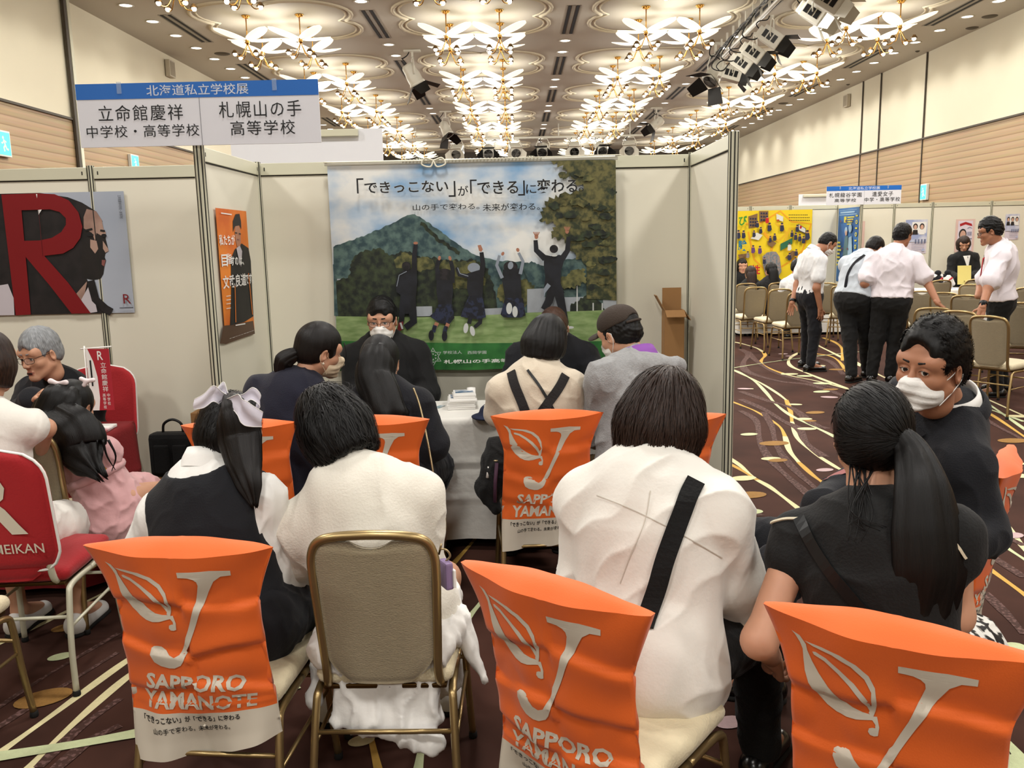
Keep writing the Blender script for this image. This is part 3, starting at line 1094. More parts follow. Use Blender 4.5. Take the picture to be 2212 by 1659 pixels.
def shell():
    def st(name, mb, mats):
        return tag(mb.build(name, mats), kind='structure')
    for nm, x, s in (('wall_left', XL, -1), ('wall_right', XR, 1)):
        m = MB()
        m.box((x + s * .06, 16, (ZW) / 2), (.12, Y1 - Y0, ZW), mi=0)
        m.box((x + s * .075, 16, (ZW + ZC) / 2), (.12, Y1 - Y0, ZC - ZW), mi=1)
        st(nm, m, [MATS['wood_battens'], MATS['wall_cloth']])
        m = MB()
        m.box((x - s * .005, 16, ZW), (.05, Y1 - Y0, .035))
        st('trim_1' if s < 0 else 'trim_2', m, [MATS['dark_trim']])
    m = MB(); m.box((1.1, Y1 + .1, ZC / 2), (XR - XL + .4, .2, ZC))
    st('wall_far', m, [noise_mat('stage_wall', (.24, .21, .17), (.30, .27, .22), 1.0)])
    m = MB(); m.box((1.1, Y0 - .1, ZC / 2), (XR - XL + .4, .2, ZC))
    st('wall_rear', m, [MATS['wall_cloth']])
    # folding wall joints
    m = MB()
    for y in (20.3, 22.75, 23.9):
        m.box((XR - .008, y, ZC / 2), (.03, .028, ZC))
    st('trim_3', m, [MATS['dark_trim']])
    m = MB()
    m.box((XL + .03, 14.62, ZC / 2), (.07, .09, ZC), mi=1)
    m.box((XL + .04, 14.52, ZC / 2), (.04, .07, ZC), mi=0)
    st('trim_4', m, [MATS['dark_trim'], MATS['panel_metal']])
    # ceiling with quatrefoil mouldings round each group of lamps
    m = MB()
    m.box((1.1, 16, ZC + .1), (XR - XL + .4, Y1 - Y0 + .4, .2), mi=0)
    for cx in CX:
        for cy in CYR:
            for grow, r, z in ((0, .035, 0), (-.10, .02, -.0)):
                ring = []
                R0, d = .86 + grow, .53
                for q in range(4):
                    qx, qy = [(1, 1), (-1, 1), (-1, -1), (1, -1)][q]
                    # arc of the circle outside its neighbours
                    a0 = math.atan2(qy, qx)
                    span = PI / 2 + math.acos(min(.999, d / R0)) * 0 + math.asin(min(.999, d / R0)) * .0 + (PI / 4 - math.asin(min(.99, d / R0)) + math.asin(min(.99, d / R0)))
                    lim = PI - math.acos(min(.999, d / R0)) - PI / 4
                    for k in range(13):
                        a = a0 - lim + 2 * lim * k / 12
                        ring.append((cx + qx * d + R0 * math.cos(a), cy + qy * d + R0 * math.sin(a), ZC - z))
                m.tube(ring, r, 6, mi=1, closed=True)
    st('ceiling', m, [MATS['ceiling_paint'], mat('ceiling_moulding', (.84, .80, .70), rough=.7, vary=.02)])

CX = [-4.18, -.665, 2.85, 6.365]
CYR = [12.16 + 4.2 * i for i in range(7)]
shell()

# ---------------------------------------------------------------- lamps of the hall
def point(name, loc, power, r=.18, parent=None, color=WARM):
    l = bpy.data.lights.new(name, 'POINT')
    l.energy = power
    l.color = color
    l.shadow_soft_size = r
    o = bpy.data.objects.new(name, l)
    COL.objects.link(o)
    o.location = tuple(float(q) for q in loc)
    if parent: o.parent = parent
    return o

def down(name, loc, power, size=2.9, blend=.6, r=.3):
    l = bpy.data.lights.new(name, 'SPOT')
    l.energy, l.color, l.spot_size, l.spot_blend, l.shadow_soft_size = power, WARM, size, blend, r
    o = bpy.data.objects.new(name, l)
    COL.objects.link(o)
    o.location = loc

def chandeliers():
    petal_m = glow('lamp_petal', (1.0, .965, .88), 1.0)  # petals only reflect; the lamplight they catch is set as their own glow
    bulb_m = glow('lamp_bulb', (1.0, .95, .85), 6.0)
    t = thing('chandelier', 'brass ceiling chandelier', 'chandelier')
    ZH = -.42                                            # hub below the ceiling
    m = MB()
    m.lathe([(.001, 0), (.075, 0), (.08, -.012), (.062, -.022), (.06, -.035), (.03, -.05), (.001, -.055)][::-1], n=20)
    m.build('canopy', MATS['brass'], t)
    m = MB(); m.tube([(0, 0, -.04), (0, 0, ZH)], .011, 8)
    m.build('rod', MATS['brass'], t)
    m = MB()
    m.lathe([(.001, ZH - .07), (.03, ZH - .06), (.042, ZH - .03), (.03, ZH + .0), (.045, ZH + .02), (.02, ZH + .04), (.001, ZH + .05)], n=16)
    for q in range(4):
        a = PI / 4 + q * PI / 2 + .3
        m.tube([(0, 0, ZH), (.075 * math.cos(a), .075 * math.sin(a), ZH + .005)], .006, 6)
        m.lathe([(.001, -.012), (.012, 0), (.001, .012)], (.08 * math.cos(a), .08 * math.sin(a), ZH + .005), 8)
    m.build('hub', MATS['brass'], t)
    for q in range(4):
        a = PI / 4 + q * PI / 2
        R = rotz(a)
        nu, nv = 12, 8
        vs, fs = [], []
        L, W = .60, .125
        for i in range(nu + 1):
            s = i / nu
            hw = W * math.sqrt(max(0, 1 - (2 * s - 1) ** 2)) ** .9 + .004
            for j in range(nv + 1):
                w = -1 + 2 * j / nv
                vs.append((.03 + L * s, hw * w, ZH + .0 + .10 * s - .03 * (1 - w * w) * math.sin(PI * s) + .02 * s * s))
        for i in range(nu):
            for j in range(nv):
                k = i * (nv + 1) + j
                fs.append((k, k + nv + 1, k + nv + 2, k + 1))
        mb = MB()
        n = len(vs)
        V_ = np.array(vs) @ R.T
        allv = np.concatenate([V_, V_ + V3(0, 0, .006)])
        bd = [(j, j + 1) for j in range(nv)]
        mb.raw(allv, [f[::-1] for f in fs] + [tuple(i + n for i in f) for f in fs], 0, True)
        mb.build('petal', petal_m, t)
        ax, ay = .185 * (1 if math.cos(a) > 0 else -1), .16 * (1 if math.sin(a) > 0 else -1)
        mb = MB()
        mb.tube(spline([(0, 0, ZH - .05), (ax * .22, ay * .22, ZH - .15), (ax * .5, ay * .5, ZH - .265), (ax * .8, ay * .8, ZH - .285), (ax, ay, ZH - .245)], 6), .0085, 7)
        arm = mb.build('arm', MATS['brass'], t)
        mb = MB()
        mb.lathe([(.016, .03), (.03, .022), (.038, .0), (.052, -.012), (.055, -.03), (.05, -.03), (.03, -.012), (.001, -.01)][::-1], (ax, ay, ZH - .215), 14)
        cup = mb.build('lamp_cup', MATS['brass_dark'], t)
        mb = MB()
        mb.lathe([(.001, -.075), (.022, -.068), (.034, -.05), (.036, -.033), (.026, -.016), (.001, -.012)], (ax, ay, ZH - .215), 12)
        mb.build('bulb', bulb_m, cup)
    first = True
    rowname = ['first', 'second', 'third', 'fourth', 'fifth', 'sixth', 'seventh']
    colname = ['row by the blue school sign', 'row over the mountain banner', 'row beside the cable track', 'row by the folding wall joints']
    for ci, cx in enumerate(CX):
        for ri, cy in enumerate(CYR):
            for q, (dx, dy) in enumerate(((-.47, -.47), (.47, -.47), (-.47, .47), (.47, .47))):
                o = t if first else copy_tree(t)
                first = False
                o.location = (cx + dx, cy + dy, ZC)
                o['label'] = 'petal chandelier, %s of the %s cluster, %s' % (('near left', 'near right', 'far left', 'far right')[q], rowname[ri], colname[ci])
                o['group'] = 'petal chandeliers on the ceiling'
            down('chandelier_light', (cx, cy, ZC - .74), CHAND_POWER)
            point('chandelier_light', (cx, cy, ZC - .62), CHAND_POWER * .27, r=.25)
    for cx in CX:
        for cy in (-4.64, -.44, 3.76, 7.96):
            down('chandelier_light', (cx, cy, ZC - .74), CHAND_POWER)
chandeliers()

def downlights():
    ring = mat('downlight_ring', (.80, .77, .70), rough=.5)
    disc = glow('downlight_glow', (1.0, .97, .92), 5.0)
    t = thing('downlight', '', 'downlight')
    m = MB(); m.lathe([(.10, 0), (.125, 0), (.13, -.008), (.105, -.012), (.1, 0)][::-1], n=20)
    m.build('trim_ring', ring, t)
    m = MB(); m.lathe([(.001, -.004), (.1, -.004), (.1, .0)], n=20)
    m.build('diffuser', disc, t)
    spots = []
    words = ['first', 'second', 'third', 'fourth', 'fifth', 'sixth', 'seventh', 'eighth', 'ninth', 'tenth', 'eleventh', 'twelfth', 'thirteenth', 'fourteenth', 'fifteenth', 'sixteenth', 'seventeenth', 'eighteenth', 'nineteenth', 'twentieth',
             'twenty-first', 'twenty-second', 'twenty-third', 'twenty-fourth', 'twenty-fifth', 'twenty-sixth']
    for side, x, y0 in (('beside the plain wall behind the blue school sign', -6.39, 14.0), ('beside the wall with folding joints', 8.63, 15.0)):
        for i in range(22):
            spots.append((x, y0 + 1.065 * i, 'round white downlight %s, %s from the front' % (side, words[i]), True))
    for side, x, y0 in (('between the chandeliers left of the mountain banner', -2.49, 15.15), ('between the chandeliers right of the banner middle', 1.105, 15.15), ('between chandeliers near the spotlight track', 4.6, 15.15)):
        k = 0
        for i in range(6):
            for d in (-1.05, 0.0):
                y = y0 + 4.25 * i + d + 0
                if y < 14.2: continue
                spots.append((x, y, 'round white downlight %s, %s from the front' % (side, words[k]), False)); k += 1
    first = True
    for x, y, lab, lit in spots:
        o = t if first else copy_tree(t)
        first = False
        o.location = (x, y, ZC)
        tag(o, lab, 'downlight', 'ceiling downlights')
    for x in (-6.39, 8.63):
        for i in range(-8, 22):
            y = 14.5 + 1.065 * i
            if i % 2 and y > 30: continue
            l = bpy.data.lights.new('downlight_lamp', 'SPOT')
            l.energy = DOWN_POWER * (3.0 if x > 0 else 1.8)
            l.color = WARM
            l.spot_size = 2.2
            l.spot_blend = .9
            l.shadow_soft_size = .08
            o = bpy.data.objects.new('downlight_lamp', l)
            COL.objects.link(o)
            o.location = (x, y, ZC - .03)
    # long double slots between the lamp groups
    dark = mat('slot_dark', (.05, .05, .05), rough=.7)
    rim = mat('slot_rim', (.55, .52, .46), rough=.5)
    k = 0
    proto = None
    for x, nm in ((-2.49, 'left of the mountain banner'), (1.11, 'right of the banner middle'), (4.6, 'near the spotlight track'), (-6.0, 'over the blue school sign'), (8.2, 'by the wall with folding joints')):
        for i in range(5):
            y = 16.75 + 4.2 * i
            if proto is None:
                proto = thing('slot_vent', '', 'air vent')
                m = MB()
                for s in (-.07, .07):
                    m.box((s, 0, -.003), (.055, 2.06, .006))
                m.build('slot', dark, proto)
                m = MB()
                m.box((0, 0, -.004), (.06, 2.1, .008))
                for s in (-.115, .115): m.box((s, 0, -.004), (.02, 2.1, .008))
                m.build('rim', rim, proto)
                o = proto
            else:
                o = copy_tree(proto)
            o.location = (x, y, ZC)
            tag(o, 'long black double slot vent %s, %s from the front' % (nm, words[i]), 'air vent', 'slot vents in the ceiling')
downlights()

# ---------------------------------------------------------------- stage spotlights hung from the ceiling
def aim(d, roll_up=(0, 0, 1)):
    d = unit(d)
    x = unit(np.cross(d, V3(*roll_up)))
    return np.stack([x, d, np.cross(x, d)], 1)

def spotlight(pos, dirv, label, hang, size=1.0, boxy=False, plate=True, dark=True, open_=.55):
    """lamp body centre at pos pointing along dirv; hang = height of the bar or ceiling above"""
    t = thing('spotlight', label, 'spotlight', pos, 0, 'stage spotlights under the ceiling')
    R = aim(dirv)
    s = size
    m = MB()
    if boxy:
        m.box(R @ V3(0, 0, 0), (.30 * s, .40 * s, .28 * s), R, bev=.02)
        m.box(R @ V3(0, -.23 * s, -.02), (.24 * s, .1 * s, .2 * s), R, bev=.02)
    else:
        prof = [(.001, -.25), (.10, -.24), (.13, -.2), (.135, -.08), (.15, .0), (.15, .14), (.165, .15), (.165, .2), (.001, .195)]
        m.lathe([(r * s, z * s) for r, z in prof], n=20, R=R @ rotx(-PI / 2))
    m.build('housing', MATS['lamp_white'], t)
    for sx in (-1, 1) if boxy else ():
        m = MB()
        for k in range(3):
            m.box(R @ V3(sx * .152 * s, (-.12 + .1 * k) * s, 0), (.006, .075 * s, .13 * s), R)
        m.build('vent_grille', MATS['black_plastic'], t)
    fr = .21 * s if boxy else .205 * s
    m = MB()
    m.lathe([(.001, 0), (.13 * s, 0)], R @ V3(0, fr + .002, 0), 20, R=R @ rotx(-PI / 2))
    m.build('lens', mat('lamp_lens', (.5, .5, .48), rough=.1, spec=.8, vary=0), t)
    for a in range(4):
        A = R @ roty(a * PI / 2)
        w, l = .15 * s, (.22 if boxy else .30) * s
        c, d = math.cos(open_), math.sin(open_)
        pts = [(-w, 0, .15 * s), (w, 0, .15 * s), (w * 1.25 if a % 2 == 0 else w * .7, l * c, .15 * s + l * d), (-w * 1.25 if a % 2 == 0 else -w * .7, l * c, .15 * s + l * d)]
        P = [A @ (V3(*p) + V3(0, fr, 0)) for p in pts]
        nrm = unit(np.cross(P[1] - P[0], P[2] - P[0])) * .004
        m = MB()
        m.raw([p - nrm for p in P] + [p + nrm for p in P], [(3, 2, 1, 0), (4, 5, 6, 7), (0, 1, 5, 4), (1, 2, 6, 5), (2, 3, 7, 6), (3, 0, 4, 7)])
        m.build('barn_door', MATS['black_plastic'] if dark else MATS['lamp_white'], t)
    # yoke, clamp, plate
    side = unit(V3(-R[1, 1], R[0, 1], 0)) if abs(R[2, 1]) < .95 else V3(1, 0, 0)
    h = hang - pos[2]
    m = MB()
    yk = min(.34 * s, h - .06)
    m.tube([side * .17 * s, side * .19 * s + V3(0, 0, yk * .5), side * .12 * s + V3(0, 0, yk), -side * .12 * s + V3(0, 0, yk), -side * .19 * s + V3(0, 0, yk * .5), -side * .17 * s], .012 * s, 8)
    m.build('yoke', MATS['lamp_white'], t)
    m = MB()
    m.box((0, 0, (yk + h) / 2), (.04 * s, .04 * s, max(.03, h - yk)))
    if plate:
        m.box((0, 0, h - .02), (.34 * s, .12 * s, .04), bev=.01)
    m.build('clamp', MATS['lamp_white'], t)
    m = MB()
    back = R @ V3(0, -.26 * s, 0)
    m.tube(spline([back, back + V3(-.08, 0, .1) * s, back * .4 + V3(-.14, .02, .25) * s, V3(-.1 * s, 0, h * .8), V3(-.05, 0, h - .01)], 6), .011 * s, 6)
    m.build('cable', MATS['black_plastic'], t)
    return t

def stage_lights():
    def mounted(px, mpx, dirv, label, drop, size, **k):
        c = atz(mpx[0], mpx[1], ZC)
        p = V3(c[0], c[1], ZC - drop)
        spotlight(p, dirv, label, ZC, size, **k)
    mounted(None, (890, 108), (.42, .1, -.78), 'white spotlight with black barn doors, highest of those left of the ceiling centre', .52, 1.05, open_=.8)
    mounted(None, (962, 240), (.35, -.25, -.8), 'smaller white spotlight hanging below the tall one, above the banner cord', .55, 1.05, open_=.75)
    mounted(None, (1418, 232), (-.75, -.1, -.55), 'white spotlight hanging alone beside the far lamp cluster, pointing to the banner', .5, 1.0, open_=.7)
    mounted(None, (1546, 92), (-.55, -.35, -.75), 'white spotlight with wide open black barn doors beside the cable track', .62, 1.15, open_=.85)
    # lighting track running down the hall
    Zb = 5.22
    a, b = atz(1700, -20, Zb), atz(1572, 112, Zb)
    t = thing('lighting_track', 'white ceiling track hung with black cables and boxy spotlights', 'lighting track', (a + b) / 2)
    c = (a + b) / 2
    m = MB(); m.tube([a - c - (b - a) * .8, b - c + (b - a) * .12], .035, 8)
    m.build('pipe', MATS['lamp_white'], t)
    d = unit(b - a)
    for k in range(-4, 6):
        m = MB()
        q = d * (k * .55)
        m.box(q + V3(0, 0, (ZC - Zb) / 2), (.035, .035, ZC - Zb))
        m.build('hanger', MATS['lamp_white'], t)
    m = MB()
    rg = random.Random(2)
    for j in range(4):
        pts = []
        for k in range(-16, 16):
            pts.append(d * (k * .21) + V3(-.09 + .02 * j, 0, .09 + .03 * j + .03 * math.sin(k * 1.3 + j)))
        m.tube(pts, .013, 5)
    m.build('cable', MATS['black_plastic'], t)
    for j, (u, px) in enumerate(((1.02, 1), (.8, 0), (.62, 0), (.38, 0))):
        q = a + (b - a) * u
        for s in range(1):
            m = MB()
            m.tube(spline([q - c + V3(-.08, 0, .1), q - c + V3(-.3, 0, -.25), q - c + V3(-.1, -.05, -.35), q - c + V3(.05, -.05, -.2)], 7), .011, 5)
            m.build('cable', MATS['black_plastic'], t)
    labs = ['boxy white spotlight, lowest and farthest on the cable track', 'boxy white spotlight, second from the low end of the cable track', 'boxy white spotlight, third from the low end of the cable track', 'boxy white spotlight, fourth from the low end of the cable track']
    for j, u in enumerate((1.04, .80, .58, .30)):
        q = a + (b - a) * u
        spotlight(q + V3(.12, 0, -.40), unit(V3(.8, -.1, -.25)) if j == 0 else unit(V3(.72, -.35, -.62)), labs[j], Zb - .036, .92, boxy=True, plate=False)
    q = a + (b - a) * -.55
    spotlight(at(1760, 30, q[1] + .6), (.70, -.4, -.6), 'boxy white spotlight with pale barn doors, lower of the two near the top edge', Zb - .036, .80, boxy=True, plate=False, dark=False)
    spotlight(at(1795, 4, q[1] - .3), (.70, -.4, -.6), 'boxy white spotlight with pale barn doors, upper of the two near the top edge', Zb - .036, .80, boxy=True, plate=False, dark=False)
    # batten far down the hall
    Yb, Zf = 31.0, 5.15
    t = thing('light_batten', 'thin white pipe with a row of small spotlights at the far end', 'lighting batten', (1.6, Yb, Zf))
    m = MB(); m.tube([(-6, 0, 0), (6, 0, 0)], .04, 8)
    m.build('pipe', MATS['lamp_white'], t)
    for x in (-5, -2.5, 0, 2.5, 5):
        m = MB(); m.tube([(x, 0, 0), (x, 0, ZC - Zf)], .02, 6)
        m.build('hanger', MATS['lamp_white'], t)
    for i, px in enumerate((988, 1055, 1112, 1173, 1240, 1298, 1360)):
        p = at(px, 318, Yb)
        p[2] = Zf - .42
        spotlight(p, (.15 * (i % 3 - 1), -.9, -.5), 'small spotlight on the far pipe, %s from the end over the white board' % ['first', 'second', 'third', 'fourth', 'fifth', 'sixth', 'seventh'][i], Zf, 1.25, boxy=i % 2 == 0, plate=False, dark=i % 2 == 1)
stage_lights()

def small_fixtures():
    # exit signs, wall boxes, ceiling plates
    green = glow('exit_green', (.30, .86, .72), .9)
    def exit_sign(c, nx, w, h, label):
        t = thing('exit_sign', label, 'exit sign', c)
        m = MB(); m.box((0, 0, 0), (.06, w, h), bev=.008)
        m.build('housing', mat('exit_case', (.85, .86, .84), rough=.4), t)
        m = MB(); m.box((nx * .032, 0, 0), (.004, w * .86, h * .86))
        f = m.build('light_face', green, t)
        A = Art((nx * .0345, 0, 0), (0, -nx, 0), (0, 0, 1), (nx, 0, 0))
        wm = MATS['white']
        k = h
        A.ell(.05 * k, .22 * k, .06 * k, .06 * k, wm)
        A.line([(.03 * k, .15 * k), (-.05 * k, -.05 * k), (.06 * k, -.16 * k), (.02 * k, -.3 * k)], .09 * k, wm)
        A.line([(-.05 * k, -.05 * k), (-.13 * k, -.2 * k), (-.25 * k, -.22 * k)], .08 * k, wm)
        A.line([(-.14 * k, .06 * k), (.02 * k, .12 * k), (.12 * k, .0), (.2 * k, .02 * k)], .06 * k, wm)
        A.build('running_figure_print', f)
    p = at(1997, 415, 1); s = (XR - .035) / p[0]; y = s
    z = CAM_H + ray(1997, 415)[2] / ray(1997, 415)[0] * (XR - .035)
    yy = ray(1997, 415)[1] / ray(1997, 415)[0] * (XR - .035)
    exit_sign((XR - .035, yy, z), -1, .30, .36, 'green lit exit sign on the wood wall above the far booths')
    r_ = ray(4, 310); yy = r_[1] / r_[0] * (XL + .035); z = CAM_H + r_[2] / r_[0] * (XL + .035)
    exit_sign((XL + .035, yy, z), 1, .34, .36, 'green lit exit sign at the very edge on the wood wall')
    r_ = ray(289, 352); yy = r_[1] / r_[0] * (XL + .035); z = CAM_H + r_[2] / r_[0] * (XL + .035)
    exit_sign((XL + .035, yy, z), 1, .34, .3, 'green lit exit sign half hidden behind the panel below the school sign')
    for nm, px, X in (('square grey wall speaker high on the wall with folding joints', (1829, 218), XR - .05), ('square grey wall speaker high behind the blue school sign', (368, 149), XL + .05)):
        r_ = ray(*px); yy = r_[1] / r_[0] * X; z = CAM_H + r_[2] / r_[0] * X
        t = thing('wall_speaker', nm, 'speaker', (X, yy, z))
        m = MB(); m.box((0, 0, 0), (.1, .3, .34), bev=.015)
        m.build('cabinet', mat('speaker_grey', (.74, .70, .62), rough=.6), t)
        m = MB(); m.box((-.052 if X > 0 else .052, 0, 0), (.006, .24, .28))
        m.build('grille', mat('speaker_grille', (.62, .58, .50), rough=.8, bump=.4, bscale=300), t)
    i = 0
    for px, r in (((2138, 35), .14), ((2100, 60), .12), ((1692, 223), .15), ((480, 116), .16), ((1905, 168), .05), ((1832, 182), .05), ((1982, 110), .05)):
        c = atz(px[0], px[1], ZC)
        t = thing('ceiling_vent', ['dark round ceiling vent nearest the corner of the wall with folding joints', 'dark round ceiling vent just under the corner one', 'dark oval ceiling vent beside the far downlight row', 'grey round ceiling plate over the blue school sign',
                                    'tiny sprinkler head before the folding wall joint', 'tiny sprinkler head past the folding wall joint', 'tiny sprinkler head before the wide plain wall stretch'][i], 'ceiling vent' if i < 4 else 'sprinkler', c)
        if i >= 4: t.name = 'sprinkler'
        m = MB(); m.lathe([(r * .4, -.03), (r * .8, -.018), (r, -.006), (r, 0)], n=18)
        m.build('grille' if i < 4 else 'nozzle', mat('vent_dark', (.34, .31, .26), rough=.6), t)
        i += 1
small_fixtures()
# ---------------------------------------------------------------- exhibition panels
HP = 2.1
def panel(x0, y0, x1, y1, label, group):
    a, b = V3(x0, y0, 0), V3(x1, y1, 0)
    d = unit(b - a)
    n = V3(-d[1], d[0], 0)
    R = np.stack([d, n, V3(0, 0, 1)], 1)
    L = np.linalg.norm(b - a) - .044
    c = (a + b) / 2
    t = thing('booth_screen', label, 'partition panel', c, 0, group)
    m = MB(); m.box((0, 0, HP / 2), (L, .012, HP - .1), R); m.build('board', MATS['panel_board'], t)
    m = MB(); m.box((0, 0, HP - .045), (L, .03, .07), R, bev=.003)
    for s in (-1, 1):
        m.box(R @ V3(s * (L / 2 - .025), -.0155, HP - .045), (.006, .002, .02), R, mi=1)
    m.box((0, 0, HP - .083), (L, .02, .006), R, mi=1)
    m.build('top_rail', [MATS['panel_metal'], MATS['groove']], t)
    m = MB(); m.box((0, 0, .035), (L, .03, .07), R); m.build('bottom_rail', MATS['panel_metal'], t)
    return t

def post(x, y, label, group, h=HP, w=.042):
    t = thing('booth_post', label, 'partition post', (x, y, 0), 0, group)
    m = MB()
    a = np.arange(8) * PI / 4 + PI / 8
    m.lathe([(w / 2 * 1.06, 0), (w / 2 * 1.06, h)], n=8, R=rotz(PI / 8))
    m.sm = [False] * len(m.f)
    m.build('extrusion', MATS['panel_metal'], t)
    m = MB()
    for q in range(8):
        R = rotz(q * PI / 4)
        m.box(R @ V3(w / 2 * 1.0, 0, h / 2), (.002, .006, h - .002), R)
    m.build('groove', MATS['groove'], t)
    return t

def booths():
    g = 'white panels of the school booth'
    XS = [-3.55, -2.55, -1.545, -.57, .106, 1.072]
    YB = 5.3
    pl = ['back panel under the big red letter poster', 'back panel right of the red letter poster, behind the red chair', 'back panel between the wing corner and the mountain banner', 'narrow back panel hidden behind the middle of the mountain banner', 'back panel behind the leafy edge of the mountain banner']
    for i in range(5):
        panel(XS[i], YB, XS[i + 1], YB, 'white booth ' + pl[i], g)
    panel(-1.545, 4.335, -1.545, YB, 'white booth wing panel carrying the orange portrait poster', g)
    panel(1.072, 4.30, 1.072, YB, 'white booth wing panel beside the open carpet aisle', g)
    for x, y, l in ((-2.55, YB, 'white slotted post rising behind the red letter poster'), (-1.545, YB, 'white corner post where the orange poster wing meets the back'), (-.57, YB, 'white post behind the banner cord loop'),
                    (.106, YB, 'white post behind the banner, nearer its leafy edge'), (1.072, YB, 'white corner post beside the tall cardboard box'), (-1.545, 4.335, 'white front post under the middle of the blue school sign'), (1.072, 4.30, 'white front post at the end of the wing by the aisle')):
        post(x, y, l, g, w=.05 if y < 5 else .04)
    # booths across the aisle
    g = 'white panels of the booths across the aisle'
    YF = 14.9
    xs = [2.2, 3.2, 4.02, 4.70, 5.52, 6.47, 7.12, 8.12, 9.1]
    dl = ['hidden behind our wing post', 'behind the left edge of the yellow banner', 'behind the middle of the yellow banner', 'plain, right of the yellow banner', 'with the half hidden pink poster', 'with the lilac portrait poster', 'behind the woman with the yellow folder', 'with the small lilac poster at the frame edge']
    for i in range(8):
        panel(xs[i], YF, xs[i + 1], YF, 'far white back panel ' + dl[i], g)
    panel(5.52, 13.9, 5.52, YF, 'far white wing panel carrying the tall blue poster', g)
    for i, (x, y) in enumerate([(q, YF) for q in xs[1:-1]] + [(5.52, 13.9)]):
        post(x, y, 'far white panel post, ' + ['first from our wing post', 'at the yellow banner edge', 'behind the yellow banner', 'at the foot of the blue poster wing', 'left of the lilac portrait poster', 'right of the lilac portrait poster', 'right of the woman with the yellow folder', 'at the front of the blue poster wing'][i], g)
booths()

# ---------------------------------------------------------------- hanging school signs
def school_sign(c, w, h, l1, l2, r1, r2, label, group=None, back=False):
    t = thing('school_sign', label, 'sign', c)
    m = MB(); m.box((0, 0, 0), (w, .006, h), bev=.001)
    m.build('board', MATS['sign_white'], t)
    if not back:
        A = Art((-w / 2, -.003, -h / 2), (w, 0, 0), (0, 0, h), (0, -1, 0))
        A.rect(0, .755, 1, 1, MATS['sign_blue'])
        A.text('北海道私立学校展', .292, .79, .712, .965, mat('sign_text_pale', (.80, .82, .86), rough=.5, vary=0), bold=.005)
        A.rect(.5055, 0, .5075, .755, mat('sign_line', (.45, .45, .47), rough=.5, vary=0))
        k = MATS['print_black']
        A.text(l1, .085 if len(l1) < 6 else .035, .41, .435 if len(l1) < 6 else .47, .66, k, spacing=1.15)
        A.text(l2, .03 if len(l2) > 5 else .11, .15, .497 if len(l2) > 5 else .40, .345, k, spacing=1.1)
        A.text(r1, .585 if len(r1) > 4 else .61, .425, .925 if len(r1) > 4 else .89, .68, k, spacing=1.15)
        A.text(r2, .628 if len(r2) < 6 else .512, .145, .895 if len(r2) < 6 else .985, .375, k, spacing=1.15)
        A.build('print', t)
        for x in (-.32, .32):
            m = MB(); m.box((w * x, -.0045, h * .43), (.022, .003, .055), bev=.001)
            m.build('clip', mat('clear_plastic', (.75, .82, .88), rough=.1, alpha=.35, vary=0), t)
    else:
        m = MB(); m.box((-.05, -.025, h * .40), (w * .78, .04, .05), bev=.004)
        m.build('mounting_bar', MATS['panel_metal'], t)
    return t

school_sign((-1.515, 4.295, 2.2375), 1.17, .296, '立命館慶祥', '中学校・高等学校', '札幌山の手', '高等学校', 'large blue and white school sign on top of the near booth post')
school_sign((5.53, 13.87, 2.195), 1.18, .29, '札幌龍谷学園', '高等学校', '遺愛女子', '中学・高等学校', 'smaller looking blue and white school sign over the blue poster')
school_sign((-1.545, 6.62, 2.30), 1.14, .30, '', '', '', '', 'blank white sign back with a mounting bar above the near booth', back=True)
school_sign((6.25, 17.4, 2.23), 1.2, .32, '', '', '', '', 'blank white sign back peeking out behind the far school sign', back=True)
post(-1.545 + .12, 6.646, 'white post holding the blank sign back above the booth', 'white panels of the school booth', h=2.36)
post(6.2, 17.425, 'white post holding the far blank sign back', 'white panels of the booths across the aisle', h=2.3)

# ---------------------------------------------------------------- mountain banner
def bumpy(pts, amp, n=6, seed=0, rough=1.0):
    rg = random.Random(seed)
    out = []
    for i in range(len(pts) - 1):
        a, b = np.array(pts[i], float), np.array(pts[i + 1], float)
        L = np.linalg.norm(b - a)
        k = max(2, int(L / n))
        t = unit(b - a)
        nn = np.array([t[1], -t[0]])
        for j in range(k):
            q = a + (b - a) * j / k
            out.append(tuple(q + nn * amp * rg.uniform(-1, 1) * rough))
    out.append(pts[-1])
    return out

